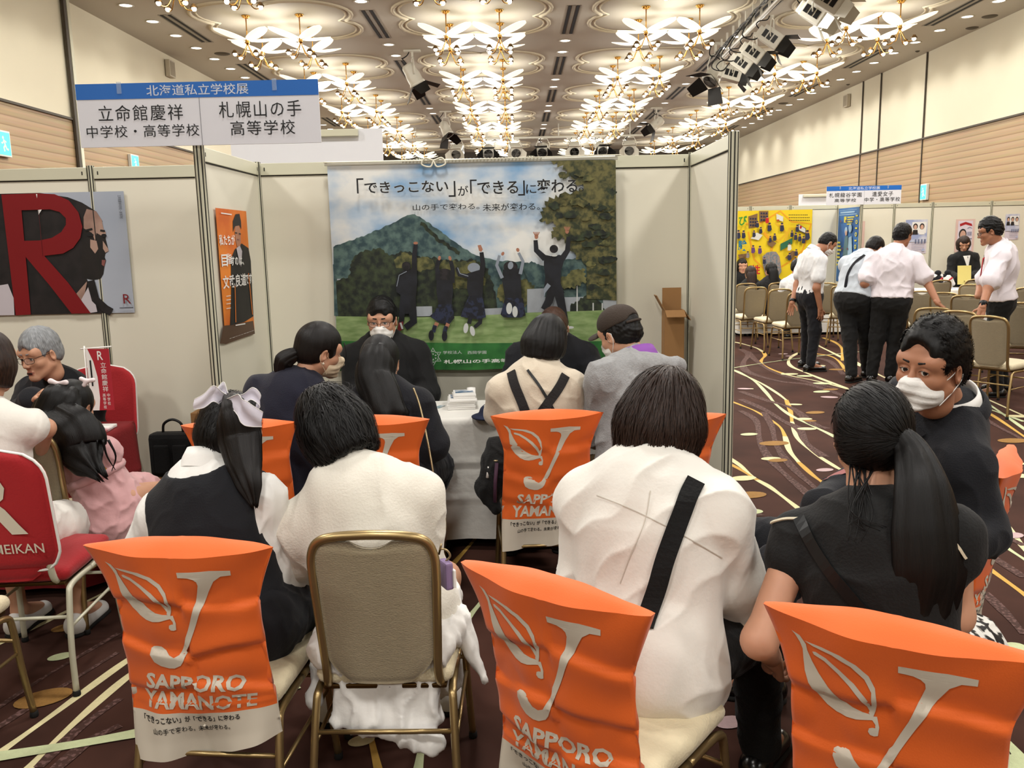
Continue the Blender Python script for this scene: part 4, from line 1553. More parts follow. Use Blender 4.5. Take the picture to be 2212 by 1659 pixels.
def banner():
    Y = 5.235
    c0 = V3(-1.108, Y, 0)
    W, zt, zb = 1.712, 2.062, .845
    t = thing('mountain_banner', 'wide printed banner of students jumping before a green mountain', 'banner', (-1.108 + W / 2, Y, zb))
    o = V3(-W / 2, 0, 0)
    H = zt - zb
    def sag(x): return -.012 * (1 - (2 * x / W - 1) ** 2)
    nx, nz = 60, 30
    vs, fs = [], []
    for j in range(nz + 1):
        for i in range(nx + 1):
            x, z = W * i / nx, H * j / nz
            vs.append((x - W / 2, .004 * math.sin(9 * x + 2 * z) * (j / nz) * (1 - j / nz) * 2, z))
    for j in range(nz):
        for i in range(nx):
            k = j * (nx + 1) + i
            fs.append((k, k + 1, k + nx + 2, k + nx + 1))
    m = MB(); m.raw(vs, fs, 0, True)
    sky = noise_mat('print_sky', (.42, .60, .76), (.86, .86, .84), 2.3, .36, .60, 5, (1, 1, 1.5))
    m.build('cloth', sky, t)
    A = Art(o + V3(0, -.008, 0), (1, 0, 0), (0, 0, 1), (0, -1, 0), step=.00035)
    def P(x, y):                         # measured on the print
        l = 15 + (y - 90) * .058
        s = (x - l) / (2110 - l)
        v = 1 - (y - (95 - 70 * s)) / 1440
        return (s * W, v * H)
    def PP(l): return [P(*q) for q in l]
    def px(k): return k * W / 2090.0
    mtn = noise_mat('print_mountain', (.16, .25, .27), (.33, .42, .40), 22, .38, .62, 6)
    trees = noise_mat('print_trees', (.07, .10, .08), (.20, .24, .15), 26, .40, .64, 6)
    treel = noise_mat('print_tree_light', (.20, .22, .12), (.42, .41, .24), 26, .38, .62, 6)
    leaf = noise_mat('print_leaf', (.16, .19, .11), (.40, .38, .22), 30, .38, .62, 6)
    grass = noise_mat('print_grass', (.42, .52, .30), (.55, .63, .42), 10, .35, .65, 5, (1, 1, 4))
    green = noise_mat('print_green', (.10, .33, .14), (.20, .46, .20), 8, .35, .65, 6)
    bld = mat('print_building', (.60, .62, .64), rough=.7, vary=.1, vscale=30)
    dark = noise_mat('print_navy', (.045, .05, .07), (.09, .10, .13), 14, .4, .6, 4)
    skirt = noise_mat('print_skirt', (.05, .06, .10), (.12, .15, .24), 40, .45, .55, 2)
    skin = mat('print_skin', (.62, .42, .33), rough=.7, vary=.05)
    grey = mat('print_grey', (.50, .53, .57), rough=.7, vary=.05)
    pale = mat('print_pale', (.74, .75, .74), rough=.7, vary=.03)
    blk = MATS['print_black']
    hairp = noise_mat('print_hair', (.05, .045, .05), (.14, .12, .13), 40, .4, .6, 3)
    # far ridge, mountain
    A.poly(PP(bumpy([(62, 655), (300, 570), (480, 490), (600, 425), (655, 418), (740, 470), (830, 530), (940, 610), (1100, 705), (1240, 735), (1420, 745), (1600, 770), (1760, 720), (2118, 700)], 5, 18, 1) + [(2118, 1100), (1000, 1140), (70, 1150)]), mtn)
    for i, l in enumerate([[(120, 680), (330, 600), (520, 520), (640, 470)], [(700, 480), (820, 590), (980, 690)], [(600, 520), (560, 640), (600, 720)]]):
        A.line(PP(bumpy(l, 8, 20, i)), px(26), trees if i == 1 else mtn)
    # tree belt, buildings, grass
    A.poly(PP(bumpy([(66, 790), (130, 740), (190, 800)], 10, 16, 2) + [(190, 1150), (90, 1150)]), mtn)
    A.rect(*P(95, 960), *P(190, 880), bld)
    A.poly(PP(bumpy([(80, 900), (180, 860), (200, 740), (280, 680), (400, 665), (480, 720), (520, 690), (620, 680), (700, 730), (790, 720), (820, 740), (960, 740), (1100, 730), (1180, 800), (1220, 880), (1240, 960)], 11, 15, 3) + [(1260, 1145), (100, 1160)]), trees)
    A.poly(PP(bumpy([(500, 740), (560, 690), (680, 720), (780, 730), (800, 800), (700, 820), (600, 800), (520, 800)], 9, 14, 4)), treel)
    A.poly(PP(bumpy([(830, 800), (860, 745), (960, 745), (1080, 740), (1150, 800), (1170, 900), (1100, 950), (900, 940)], 10, 14, 5)), treel)
    A.poly(PP(bumpy([(1420, 760), (1500, 740), (1620, 790), (1760, 800), (1760, 940), (1500, 920)], 8, 14, 6)), mtn)
    A.poly(PP(bumpy([(1255, 930), (1300, 880), (1380, 870), (1450, 865), (1520, 910), (1540, 980), (1500, 1040), (1440, 1070), (1300, 1040), (1250, 1000)], 9, 13, 7)), treel)
    A.rect(*P(660, 1145), *P(780, 1070), bld)
    for x0, x1, y0 in ((1150, 1290, 1075), (1470, 1590, 930), (1590, 1700, 985), (1720, 1960, 985), (2020, 2116, 940)):
        A.poly(PP([(x0, 1140), (x1, 1140), (x1, y0), (x0, y0 + 8)]), bld)
    A.poly(PP([(1880, 990), (1960, 935), (2040, 985)]), mat('print_redroof', (.36, .26, .25), rough=.7, vary=.05))
    A.poly(PP(bumpy([(1780, 1050), (1860, 1000), (1920, 960), (1990, 1010), (2030, 1070)], 8, 14, 8) + [(2030, 1110), (1780, 1110)]), trees)
    for x in (1832, 1948, 2014): A.line(PP([(x, 900 if x == 1832 else 1030), (x, 1110)]), px(9), pale)
    A.poly(PP([(2062, 955), (2082, 935), (2102, 955), (2082, 975)]), mat('print_teal', (.20, .46, .44), rough=.7, vary=0))
    A.poly(PP([(85, 1152), (700, 1150), (1150, 1130), (1500, 1105), (1900, 1088), (2118, 1075), (2118, 1305), (1700, 1330), (1200, 1340), (90, 1345)]), grass)
    A.poly(PP([(90, 1330), (1000, 1335), (1500, 1325), (1880, 1310), (2118, 1300), (2118, 1462), (1100, 1530), (98, 1537)]), green)
    # big leafy tree on the right
    A.poly(PP(bumpy([(1640, 40), (1740, 90), (1800, 170), (1880, 220), (1780, 260), (1650, 290), (1600, 340), (1560, 440), (1680, 480), (1640, 560), (1760, 600), (1820, 700), (1900, 760)], 20, 14, 9) + [(1900, 1000), (2118, 1010), (2112, 30), (1900, 30)]), leaf)
    rg = random.Random(8)
    for i in range(46):
        x, y = rg.uniform(1620, 2080), rg.uniform(60, 960)
        if x < 1650 + abs(y - 330) * .35: continue
        A.poly(PP(bumpy([(x + rg.uniform(20, 60) * math.cos(a), y + rg.uniform(14, 36) * math.sin(a)) for a in np.linspace(0, 5.9, 9)], 5, 12, i)), rg.choice([trees, treel, leaf, trees]))
    A.poly(PP(bumpy([(1700, 860), (1800, 800), (1880, 780), (1900, 880), (1780, 930), (1710, 930)], 12, 13, 12)), treel)
    # jumping students
    def limb(l, w, m, taper=None): A.line(PP(l), px(w), m, None if taper is None else px(taper))
    def blob(x, y, rx, ry, m, rot=0): A.ell(*P(x, y), px(rx), px(ry) * .82, m, -rot)
    # 1 boy
    A.poly(PP([(575, 815), (625, 810), (640, 790), (672, 800), (676, 900), (665, 1010), (670, 1120), (560, 1130), (545, 1090), (555, 990), (525, 970), (520, 900), (540, 850)]), dark)
    limb([(655, 830), (655, 700), (665, 630)], 40, dark, 30); blob(664, 622, 17, 12, skin); blob(597, 785, 33, 40, hairp)
    limb([(640, 1100), (650, 1180), (590, 1225)], 62, dark, 46); limb([(570, 1100), (560, 1180), (556, 1200)], 40, dark); A.poly(PP([(540, 1190), (575, 1180), (570, 1240), (530, 1260)]), mat('print_red', (.42, .12, .13), rough=.7, vary=0))
    limb([(555, 1190), (570, 1235)], 14, pale)
    limb([(600, 822), (545, 850), (528, 930)], 5, grey)
    # 2 girl
    blob(872, 845, 66, 58, hairp); A.poly(PP([(815, 880), (930, 880), (935, 960), (925, 1060), (830, 1060), (815, 960)]), dark)
    limb([(825, 880), (820, 790), (828, 740)], 34, dark, 28); limb([(930, 900), (932, 800), (918, 745)], 34, dark, 28); blob(836, 725, 11, 20, skin, .2); blob(912, 725, 11, 20, skin, -.3)
    A.poly(PP([(830, 1055), (930, 1050), (945, 1150), (905, 1200), (840, 1190), (765, 1140), (800, 1110)]), skirt)
    for x, y in ((800, 1195), (880, 1200)):
        limb([(x + 20, y - 10), (x - 2, y + 40)], 30, skin, 24); limb([(x + 6, y + 10), (x - 8, y + 60)], 30, skirt)
    blob(778, 1278, 20, 48, dark, .05); blob(874, 1282, 20, 48, dark, .08)
    # 3 girl
    blob(1085, 790, 46, 44, grey); A.poly(PP([(1040, 830), (1140, 800), (1155, 860), (1148, 1000), (1050, 1000), (1035, 930)]), dark)
    limb([(1140, 850), (1150, 760), (1140, 680)], 40, dark, 30); A.poly(PP([(1112, 632), (1135, 628), (1150, 660), (1138, 678), (1122, 670)]), skin)
    limb([(1040, 850), (980, 840), (962, 790)], 34, dark, 26); limb([(1045, 850), (985, 832), (968, 790)], 6, grey)
    A.poly(PP([(1050, 990), (1148, 985), (1172, 1140), (1120, 1160), (990, 1140), (1010, 1080)]), skirt)
    limb([(1130, 1150), (1130, 1180), (1090, 1215)], 36, dark, 26); limb([(1060, 1150), (1050, 1190)], 30, dark)
    blob(1028, 1222, 18, 46, pale, .15); blob(1075, 1242, 18, 46, pale, -.2)
    # 4 girl
    blob(1350, 780, 52, 52, hairp); A.poly(PP([(1295, 800), (1415, 790), (1425, 880), (1430, 1010), (1310, 1005), (1290, 880)]), dark); blob(1350, 770, 20, 34, grey, .2)
    limb([(1290, 860), (1250, 770), (1270, 700)], 26, grey, 20); limb([(1420, 830), (1440, 740), (1408, 680)], 26, grey, 20); blob(1294, 688, 11, 18, skin, .5); blob(1402, 660, 12, 18, skin, -.3)
    A.poly(PP([(1310, 1000), (1440, 1000), (1458, 1125), (1420, 1140), (1300, 1140), (1278, 1120)]), skirt)
    blob(1340, 1075, 22, 52, pale, .05); blob(1382, 1098, 20, 50, pale)
    # 5 tall boy
    blob(1662, 650, 31, 36, hairp); A.poly(PP([(1590, 690), (1640, 700), (1700, 690), (1745, 700), (1715, 800), (1710, 890), (1740, 960), (1620, 960), (1590, 930), (1600, 850), (1590, 770)]), dark)
    limb([(1600, 720), (1535, 660), (1530, 590)], 46, dark, 30); limb([(1720, 720), (1760, 660), (1768, 565)], 46, dark, 30)
    for cx, cy, s in ((1536, 565, 1), (1757, 525, -1)):
        blob(cx, cy, 14, 22, skin)
        for k in range(5): limb([(cx - 10 + 5 * k, cy - 8), (cx - 22 + 11 * k, cy - 32)], 6, skin)
    blob(1665, 695, 22, 10, pale)
    limb([(1650, 930), (1625, 1020), (1590, 1080)], 70, dark, 50); limb([(1690, 930), (1720, 1060), (1748, 1180)], 74, dark, 44); blob(1780, 1205, 26, 12, pale)
    A.poly(PP([(1588, 930), (1615, 890), (1640, 910), (1600, 960), (1590, 1010)]), grey)
    # lettering
    def T(s, x0, y0, x1, y1, m, bold=0.0, halo=None):
        a, b = P(x0, y1), P(x1, y0)
        if halo is not None:
            A.text(s, a[0], a[1], b[0], b[1], halo, bold=bold + .022)
        A.text(s, a[0], a[1], b[0], b[1], m, bold=bold)
    w = MATS['white']
    T('「', 245, 180, 290, 285, blk); T('できっこない', 300, 185, 900, 285, blk, .012, pale); T('」', 905, 190, 952, 300, blk)
    T('が', 972, 220, 1045, 292, blk, .01); T('「', 1060, 178, 1106, 275, blk); T('できる', 1112, 180, 1405, 280, blk, .012, pale); T('」', 1405, 180, 1452, 285, blk)
    T('に', 1462, 205, 1535, 270, blk, .01); T('変わる', 1540, 160, 1830, 268, blk, .014, pale); T('。', 1840, 222, 1875, 252, blk)
    T('山の手で変わる。', 648, 338, 1125, 398, blk, .008); T('未来が変わる。', 1150, 330, 1560, 395, blk, .008)
    T('学校法人', 866, 1382, 1000, 1410, pale); T('西岡学園', 1042, 1380, 1176, 1408, pale); T('札幌山の手高等学校', 870, 1430, 1480, 1480, w, .014)
    for k in range(6):
        a = k * PI / 3 + PI / 6
        c = np.array(P(795, 1430)); r = px(58)
        p = lambda ang, q: c + np.array([math.cos(ang), math.sin(ang)]) * r * q
        A.line([p(a - PI / 6, .62), p(a, 1.15), p(a + PI / 6, .62)], px(5), pale)
        A.poly([p(a - .26, .45), p(a, .2), p(a + .26, .45), p(a + .12, .75), p(a - .12, .75)], pale)
        A.ell(*p(a, .52), px(7), px(7), green, n=8)
    A.build('print', t)
    m = MB(); m.tube([(-W / 2 - .015, -.0, H + .012), (W / 2 + .015, 0, H + .012)], .013, 10)
    m.build('top_rod', MATS['lamp_white'], t)
    m = MB(); m.tube([(-W / 2 - .01, 0, -.006), (W / 2 + .01, 0, -.006)], .011, 10, mi=0)
    m.tube([(-W / 2 - .014, 0, -.006), (-W / 2 + .004, 0, -.006)], .013, 10, mi=1)
    m.build('bottom_rod', [green, MATS['lamp_white']], t)
    m = MB()
    zc = 2.092 - zb
    m.tube(spline([(-W / 2, -.016, H + .02), (-W / 2 + .03, -.02, zc - .012), (-.3, -.02, zc - .014), (.2, -.02, zc - .01), (W / 2 - .02, -.02, zc - .004), (W / 2, -.016, H + .02)], 6), .0035, 6)
    for s in (1, -1):
        m.tube(spline([(-.22, -.022, zc - .014), (-.22 + s * .05, -.026, zc - .0), (-.22 + s * .07, -.028, zc - .035), (-.22 + s * .02, -.026, zc - .05), (-.22, -.022, zc - .014)], 6), .005, 6)
    for k in range(40):
        x = -W / 2 + .45 + k * .021
        m.tube([(x, -.014, H + .004), (x + .006, -.016, H + .026)], .003, 5)
    m.build('hanging_cord', mat('cord_white', (.84, .82, .74), rough=.7), t)
banner()

# ---------------------------------------------------------------- posters
def poster_letter():
    """grey poster: red capital letter over a girl's profile"""
    Y = 5.282
    x0, x1, z0, z1 = -3.34, -2.356, 1.212, 1.945
    W, H = x1 - x0, z1 - z0
    t = thing('letter_poster', 'grey poster with a huge red letter over a dark haired face', 'poster', (x0 + W / 2, Y, z0 + H / 2))
    m = MB(); m.box((0, 0, 0), (W, .002, H))
    m.build('sheet', noise_mat('poster_grey', (.60, .63, .68), (.68, .70, .74), .8), t)
    A = Art((-W / 2, -.001, -H / 2), (1, 0, 0), (0, 0, 1), (0, -1, 0))
    # measured on a crop: x 0..830 px, y 45..810 px, left edge cut off
    def P(x, y):
        l, r = 0, 775 + (y - 45) * .075
        xw = (-3.092 - (y - 45) / 765 * .085) + (x - l) / (r - l) * ((x1) - (-3.092 - (y - 45) / 765 * .085))
        return (xw - x0, H * (1 - (y - 45) / 765))
    PP = lambda l: [P(*q) for q in l]
    hair = noise_mat('poster_hair', (.07, .06, .06), (.12, .10, .10), 10)
    dk = noise_mat('poster_shadow', (.07, .06, .055), (.11, .09, .08), 6)
    sk = noise_mat('poster_face', (.56, .44, .39), (.66, .54, .48), 5)
    red = mat('poster_red', (.47, .075, .10), rough=.4, vary=.03)
    shirt = mat('poster_shirt', (.74, .71, .73), rough=.5)
    A.poly(PP([(-260, 45), (240, 45), (420, 75), (510, 110), (590, 160), (640, 230), (560, 250), (540, 420), (520, 560), (560, 640), (600, 740), (640, 770), (690, 810), (-240, 810)]), hair)
    A.poly(PP([(540, 150), (600, 165), (635, 220), (645, 275), (660, 300), (658, 340), (672, 400), (676, 415), (655, 430), (650, 455), (658, 475), (648, 510), (640, 560), (622, 590), (575, 597), (520, 585), (500, 500), (505, 330), (515, 220)]), dk)
    A.poly(PP([(540, 150), (600, 165), (635, 220), (645, 275), (660, 300), (652, 330), (600, 300), (590, 350), (572, 300), (520, 270), (520, 200)]), sk)
    A.poly(PP([(640, 350), (672, 400), (676, 415), (655, 425), (640, 400)]), sk); A.poly(PP([(560, 340), (600, 350), (610, 400), (590, 430), (560, 390)]), sk)
    A.poly(PP([(632, 470), (656, 472), (646, 512), (630, 500)]), mat('poster_lip', (.50, .30, .28), rough=.5))
    A.line(PP([(530, 285), (575, 275)]), .012, hair); A.line(PP([(625, 285), (655, 290)]), .012, hair); A.ell(*P(560, 312), .022, .01, MATS['print_black']); A.ell(*P(648, 318), .016, .011, MATS['print_black'])
    A.poly(PP([(470, 680), (540, 600), (520, 690), (500, 730)]), sk)
    A.poly(PP([(500, 720), (545, 640), (580, 700), (600, 800), (540, 808)]), shirt); A.line(PP([(560, 600), (590, 720), (650, 780), (690, 805)]), .05, hair)
    A.poly(PP([(-30, 620), (40, 610), (75, 700), (80, 810), (-60, 810)]), shirt)
    # the letter
    A.poly(PP([(0, 50), (120, 52), (183, 808), (88, 812)]), red)
    ring = [(30, 50), (230, 48), (340, 55), (430, 95), (490, 170), (514, 260), (500, 330), (455, 390), (390, 425), (270, 437), (90, 437)]
    inner = [(100, 340), (240, 340), (320, 325), (380, 290), (410, 245), (410, 205), (370, 165), (310, 148), (100, 150)]
    A.poly(PP(ring + inner), red)
    A.poly(PP([(150, 437), (265, 430), (420, 610), (560, 808), (440, 808), (300, 620)]), red)
    A.poly(PP([(222, 52), (230, 52), (228, 78)]), MATS['white']); A.poly(PP([(234, 150), (258, 148), (238, 180)]), MATS['white'])
    A.line(PP([(238, 150), (262, 437)]), .002, mat('poster_seam', (.35, .05, .08), rough=.5, vary=0))
    A.text('R', *P(768, 750), *P(810, 690), red); A.line(PP([(742, 778), (828, 776)]), .004, MATS['print_black'])
    a = P(742, 70); b = P(760, 215)
    v, f = fit_text('立命館慶祥中学校・高等学校', 0, 0, 1, 1)
    A.add(np.stack([a[0] + v[:, 1] * .02, a[1] + (b[1] - a[1]) * v[:, 0]], 1), f, MATS['print_black'])
    A.build('print', t)
poster_letter()

def poster_portrait():
    X = -1.527
    ya, yb, z0, z1 = 4.462, 4.965, 1.098, 1.798
    W, H = yb - ya, z1 - z0
    t = thing('portrait_poster', 'tall orange poster of a young man in black with white writing', 'poster', (X, (ya + yb) / 2, (z0 + z1) / 2))
    m = MB(); m.box((0, 0, 0), (.002, W, H))
    m.build('sheet', noise_mat('poster_orange', (.80, .38, .10), (.90, .52, .16), 2.2), t)
    A = Art((.001, -W / 2, -H / 2), (0, 1, 0), (0, 0, 1), (1, 0, 0))
    # measured on a crop: corners (1390,148) (1577,165) (1455,1020) (1632,955)
    def P(x, y):
        s = 0.5
        for _ in range(4):
            yt, yb_ = 148 + 17 * s, 1020 - 65 * s
            v = (y - yt) / (yb_ - yt)
            l, r = 1390 + 65 * v, 1577 + 55 * v
            s = (x - l) / (r - l)
        s = 1 - (1 - s) ** 1.0
        return (s * W, (1 - v) * H)
    PP = lambda l: [P(*q) for q in l]
    blk = noise_mat('poster_black', (.05, .045, .05), (.10, .09, .09), 9)
    sk = mat('poster_skin', (.66, .45, .34), rough=.5); w = MATS['white']
    A.poly(PP([(1420, 1015), (1452, 1020), (1632, 955), (1620, 870), (1500, 895), (1440, 900)]), mat('poster_brown', (.30, .19, .12), rough=.5))
    A.poly(PP([(1475, 900), (1480, 700), (1478, 470), (1500, 410), (1545, 370), (1590, 400), (1605, 480), (1612, 620), (1622, 840), (1560, 880)]), blk)
    A.ell(*P(1520, 315), .048, .075, sk); A.poly(PP([(1490, 300), (1488, 230), (1505, 185), (1530, 182), (1540, 230), (1542, 280), (1530, 255), (1500, 262)]), blk)
    A.line(PP([(1500, 302), (1515, 305)]), .006, blk); A.line(PP([(1525, 308), (1538, 310)]), .006, blk); A.line(PP([(1513, 345), (1528, 347)]), .005, mat('poster_lip', (.5, .3, .28)))
    A.poly(PP([(1508, 400), (1530, 385), (1545, 420), (1538, 520), (1525, 480)]), mat('poster_shirt', (.7, .7, .7)))
    A.line(PP([(1500, 640), (1506, 880)]), .012, mat('poster_glow', (.86, .46, .12))); A.line(PP([(1585, 560), (1612, 830)]), .012, MATS['poster_glow'])
    for i, (s, x0, y0, x1, y1) in enumerate((('私たちが', 1408, 315, 1495, 385), ('目', 1422, 440, 1450, 520), ('指', 1450, 435, 1476, 505), ('すのは、', 1476, 450, 1550, 515), ('文武良道', 1430, 560, 1565, 665), ('です。', 1565, 560, 1612, 635), ('札幌山の手高等学校', 1466, 935, 1618, 985))):
        a, b = P(x0, y1), P(x1, y0)
        A.text(s, a[0], a[1], b[0], b[1], w, bold=.02)
    A.line(PP([(1412, 180), (1475, 188)]), .006, w); A.line(PP([(1500, 900), (1560, 890)]), .006, w)
    for y in (690, 715, 740, 770): A.line(PP([(1445, y + 20), (1470, y + 16)]), .004, w)
    A.build('print', t)
poster_portrait()

# ---------------------------------------------------------------- tables and things on them
def covered_table(c, L, D, H, label, m, cm=None, flare=.02, group=None, rz=0, hem=.04):
    t = thing('table', 'folding table hidden under the %s' % label, 'table', c, rz, group)
    mb = MB(); mb.box((0, 0, H - .025), (L - .02, D - .02, .03)); mb.build('table_top', mat('table_wood', (.55, .45, .33), rough=.6), t)
    for sx in (-1, 1):
        for sy in (-1, 1):
            mb = MB(); mb.tube([(sx * (L / 2 - .08), sy * (D / 2 - .08), 0), (sx * (L / 2 - .08), sy * (D / 2 - .08), H - .03)], .014, 8)
            mb.build('leg', MATS['panel_metal'], t)
    # cloth: draped shell with folds
    nz = 40
    P = []
    per = []
    N = 96
    for k in range(N):
        s = k / N * 2 * (L + D)
        if s < L: per.append((-L / 2 + s, -D / 2, 0, -1))
        elif s < L + D: per.append((L / 2, -D / 2 + s - L, 1, 0))
        elif s < 2 * L + D: per.append((L / 2 - (s - L - D), D / 2, 0, 1))
        else: per.append((-L / 2, D / 2 - (s - 2 * L - D), -1, 0))
    vs, fs = [], []
    for j in range(nz + 1):
        v = j / nz
        z = H + .004 - v * (H - hem)
        for k, (x, y, nx, ny) in enumerate(per):
            w = .005 * math.exp(-((v - .36) / .02) ** 2) - .004 * math.exp(-((v - .40) / .02) ** 2) + .005 * math.exp(-((v - .66) / .02) ** 2) + flare * v + .012 * v * math.sin(k * .9) * math.sin(k * .37 + 1)
            if j == 0: w = -.012
            vs.append((x + nx * (w + .012), y + ny * (w + .012), z if j else H + .008))
    for j in range(nz):
        for k in range(N):
            k2 = (k + 1) % N
            fs.append((j * N + k, (j + 1) * N + k, (j + 1) * N + k2, j * N + k2))
    fs.append(tuple(range(N)))
    me = MB(); me.raw(vs, fs, 0, True)
    me.sm[-1] = False
    o = me.build('tablecloth', m, None, c)
    o.rotation_euler = (0, 0, rz)
    tag(o, label[0].lower() + label[1:], 'tablecloth')
    return t

def flat_item(name, label, cat, c, d, rz, m, group=None, bev=.001, tilt=0):
    mb = MB(); mb.box((0, 0, d[2] / 2), d, rotx(tilt), bev=bev)
    o = mb.build(name, m, None, c)
    o.rotation_euler = (0, 0, rz)
    return tag(o, label, cat, group)

def tables():
    covered_table((-.28, 4.56, 0), 1.8, .48, .70, 'white tablecloth creased by folds in the mountain banner booth', MATS['cloth_white'], hem=.06)
    covered_table((-2.72, 4.12, 0), 1.4, .56, .70, 'deep red tablecloth in the red letter booth', mat('red_dark', (.44, .05, .07), rough=.85, bump=.2, bscale=100, vary=.1), flare=.05)
    # brochure stack
    cover = noise_mat('brochure_print', (.18, .34, .48), (.72, .74, .76), 18, .4, .6)
    i = 0
    rg = random.Random(3)
    c = at(998, 868, 4.62)
    for j in range(7):
        off = (.012 if j > 4 else 0)
        t = flat_item('brochure', 'booklet in the stack on the white table, ' + ['lowest', 'second from below', 'third from below', 'fourth from below', 'fifth from below', 'second from the top', 'topmost with blue cover'][j], 'brochure',
                      (c[0] + off + rg.uniform(-.006, .006), c[1] + rg.uniform(-.006, .006) + (.03 if j > 4 else 0), .7095 + .0105 * j), (.15 if j < 5 else .12, .2 if j < 5 else .17, .0095), .08 + rg.uniform(-.06, .06), [MATS['white']], 'booklets stacked on the white table')
        A = Art((-.065, -.08, .0095), (.13, 0, 0), (0, .16, 0), (0, 0, 1))
        if j > 4: A.o = V3(-.05, -.07, .0095); A.r = V3(.10, 0, 0); A.u = V3(0, .14, 0)
        A.rect(0, .35, 1, 1, cover); A.build('cover_print', t)
    c = at(1018, 848, 4.72)
    t = thing('paper_roll', 'small white paper roll standing behind the booklet stack', 'paper roll', (c[0], c[1], .709))
    mb = MB(); mb.lathe([(.022, 0), (.024, .002), (.024, .085), (.019, .085), (.019, .002)], n=16); mb.build('roll', MATS['white'], t)
    c = atz(942, 882, .709)
    flat_item('pamphlet', 'thin folded pamphlet near the caped girl', 'pamphlet', c, (.03, .15, .004), -.45, [noise_mat('pamphlet_print', (.45, .55, .58), (.85, .86, .86), 12)])
    # navy cap with a card
    c = atz(1058, 900, .709)
    t = thing('navy_cap', 'navy cap lying at the white table edge with a card on it', 'cap', c)
    F = Field(.01)
    F.ell((.03, .03, .02), (.085, .095, .05)); F.ell((-.02, -.03, .008), (.075, .09, .012)); F.plane((0, 0, 0), (0, 0, -1))
    v, f = F.mesh(.006)
    link('cap_body', to_mesh(v, f), mat('cap_navy', (.09, .12, .22), rough=.85, bump=.2), t)
    flat_item('card', 'white printed card lying on the navy cap', 'card', (c[0] + .035, c[1] - .015, .765), (.09, .13, .004), -.3, [noise_mat('card_print', (.35, .36, .40), (.90, .90, .90), 30, .3, .42)], tilt=-.18)
    # teal brochures by the cap man
    for j in range(3):
        c = atz(1262 + 6 * j, 868 - 10 * j, .709)
        flat_item('leaflet', ['teal and white leaflet nearest the table edge beside the hoodie', 'teal leaflet lying under the suited arm by the hoodie', 'teal leaflet at the far side beside the hoodie'][j], 'leaflet', (c[0], c[1], .709 + .004 * j), (.12, .17, .004), .3 - .3 * j, [noise_mat('leaflet_print', (.10, .42, .45), (.86, .88, .88), 14, .42, .56)], 'teal leaflets on the white table')
    # red booth: board, red booklet, standing flag
    c = V3(-2.17, 4.02, .709)
    t = flat_item('clip_board', 'grey edged board of leaflets on the red table corner', 'board', c, (.30, .44, .012), .12, [noise_mat('board_print', (.62, .30, .32), (.86, .84, .84), 5, .40, .55)], bev=.003)
    flat_item('red_booklet', 'small red booklet lying on the leaflet board', 'booklet', c + V3(-.02, .06, .013), (.15, .19, .012), .5, [mat('booklet_red', (.66, .12, .15), rough=.5)])
    c = at(200, 860, 4.22); c[2] = .709; c[0] = -2.10
    t = thing('table_flag', 'small red and white standing flag with vertical writing', 'flag', c)
    mb = MB(); mb.box((0, 0, .008), (.11, .09, .016), bev=.004); mb.build('base', MATS['white'], t)
    mb = MB(); mb.tube([(-.055, 0, .01), (-.05, 0, .42)], .004, 8); mb.tube([(-.07, 0, .405), (.085, 0, .415)], .0035, 8); mb.build('pole', MATS['white'], t)
    w, h = .115, .31
    o = V3(-.042, -.004, .095)
    mb = MB(); mb.box(o + V3(w / 2, 0, h / 2), (w, .002, h)); fl = mb.build('flag_cloth', mat('flag_red', (.64, .12, .17), rough=.7), t)
    A = Art(o + V3(0, -.001, 0), (w, 0, 0), (0, 0, h), (0, -1, 0))
    A.poly([(0, 0), (.34, 0), (.42, .2), (.40, .55), (.28, .8), (.08, 1), (0, 1)], MATS['white'])
    A.text('R', .48, .82, .72, .965, MATS['white'], bold=.01); A.text('立命館慶祥', .58, .30, .82, .79, MATS['white'], vertical=True); A.text('高等学校', .55, .02, .68, .28, MATS['white'], vertical=True); A.text('中学校', .74, .08, .87, .28, MATS['white'], vertical=True)
    A.line([(.16, .4), (.16, .82)], .07, MATS['print_black'])
    A.build('print', fl)
    # cardboard boxes and the black bag
    c = at(1462, 690, 5.15)
    x, y = .945, 5.17
    t = thing('cardboard_box', 'tall narrow open cardboard box in the wing corner', 'cardboard box', (x, y, 0))
    h, w, d = 1.17, .115, .10
    mb = MB()
    for q, (cx, cy, sx, sy) in enumerate(((0, -d / 2, w, .004), (0, d / 2, w, .004), (-w / 2, 0, .004, d), (w / 2, 0, .004, d))):
        mb.box((cx, cy, h / 2), (sx, sy, h))
    mb.box((0, 0, .003), (w, d, .006))
    mb.build('box_body', MATS['cardboard'], t)
    for q, (pts) in enumerate((([(-w / 2, -d / 2, h), (w / 2, -d / 2, h), (w / 2, -d / 2 - .07, h - .035), (-w / 2, -d / 2 - .07, h - .035)]), ([(-w / 2, d / 2, h), (w / 2, d / 2, h), (w / 2, d / 2 + .0, h + .13), (-w / 2, d / 2, h + .13)]),
                               ([(-w / 2, -d / 2, h), (-w / 2, d / 2, h), (-w / 2 - .05, d / 2, h + .09), (-w / 2 - .05, -d / 2, h + .09)]), ([(w / 2, -d / 2, h), (w / 2, d / 2, h), (w / 2 + .04, d / 2, h - .06), (w / 2 + .04, -d / 2, h - .06)]))):
        mb = MB()
        P = [V3(*p) for p in pts]
        n = unit(np.cross(P[1] - P[0], P[2] - P[0])) * .002
        mb.raw([p - n for p in P] + [p + n for p in P], [(3, 2, 1, 0), (4, 5, 6, 7), (0, 1, 5, 4), (1, 2, 6, 5), (2, 3, 7, 6), (3, 0, 4, 7)])
        mb.build('flap', MATS['cardboard'], t)
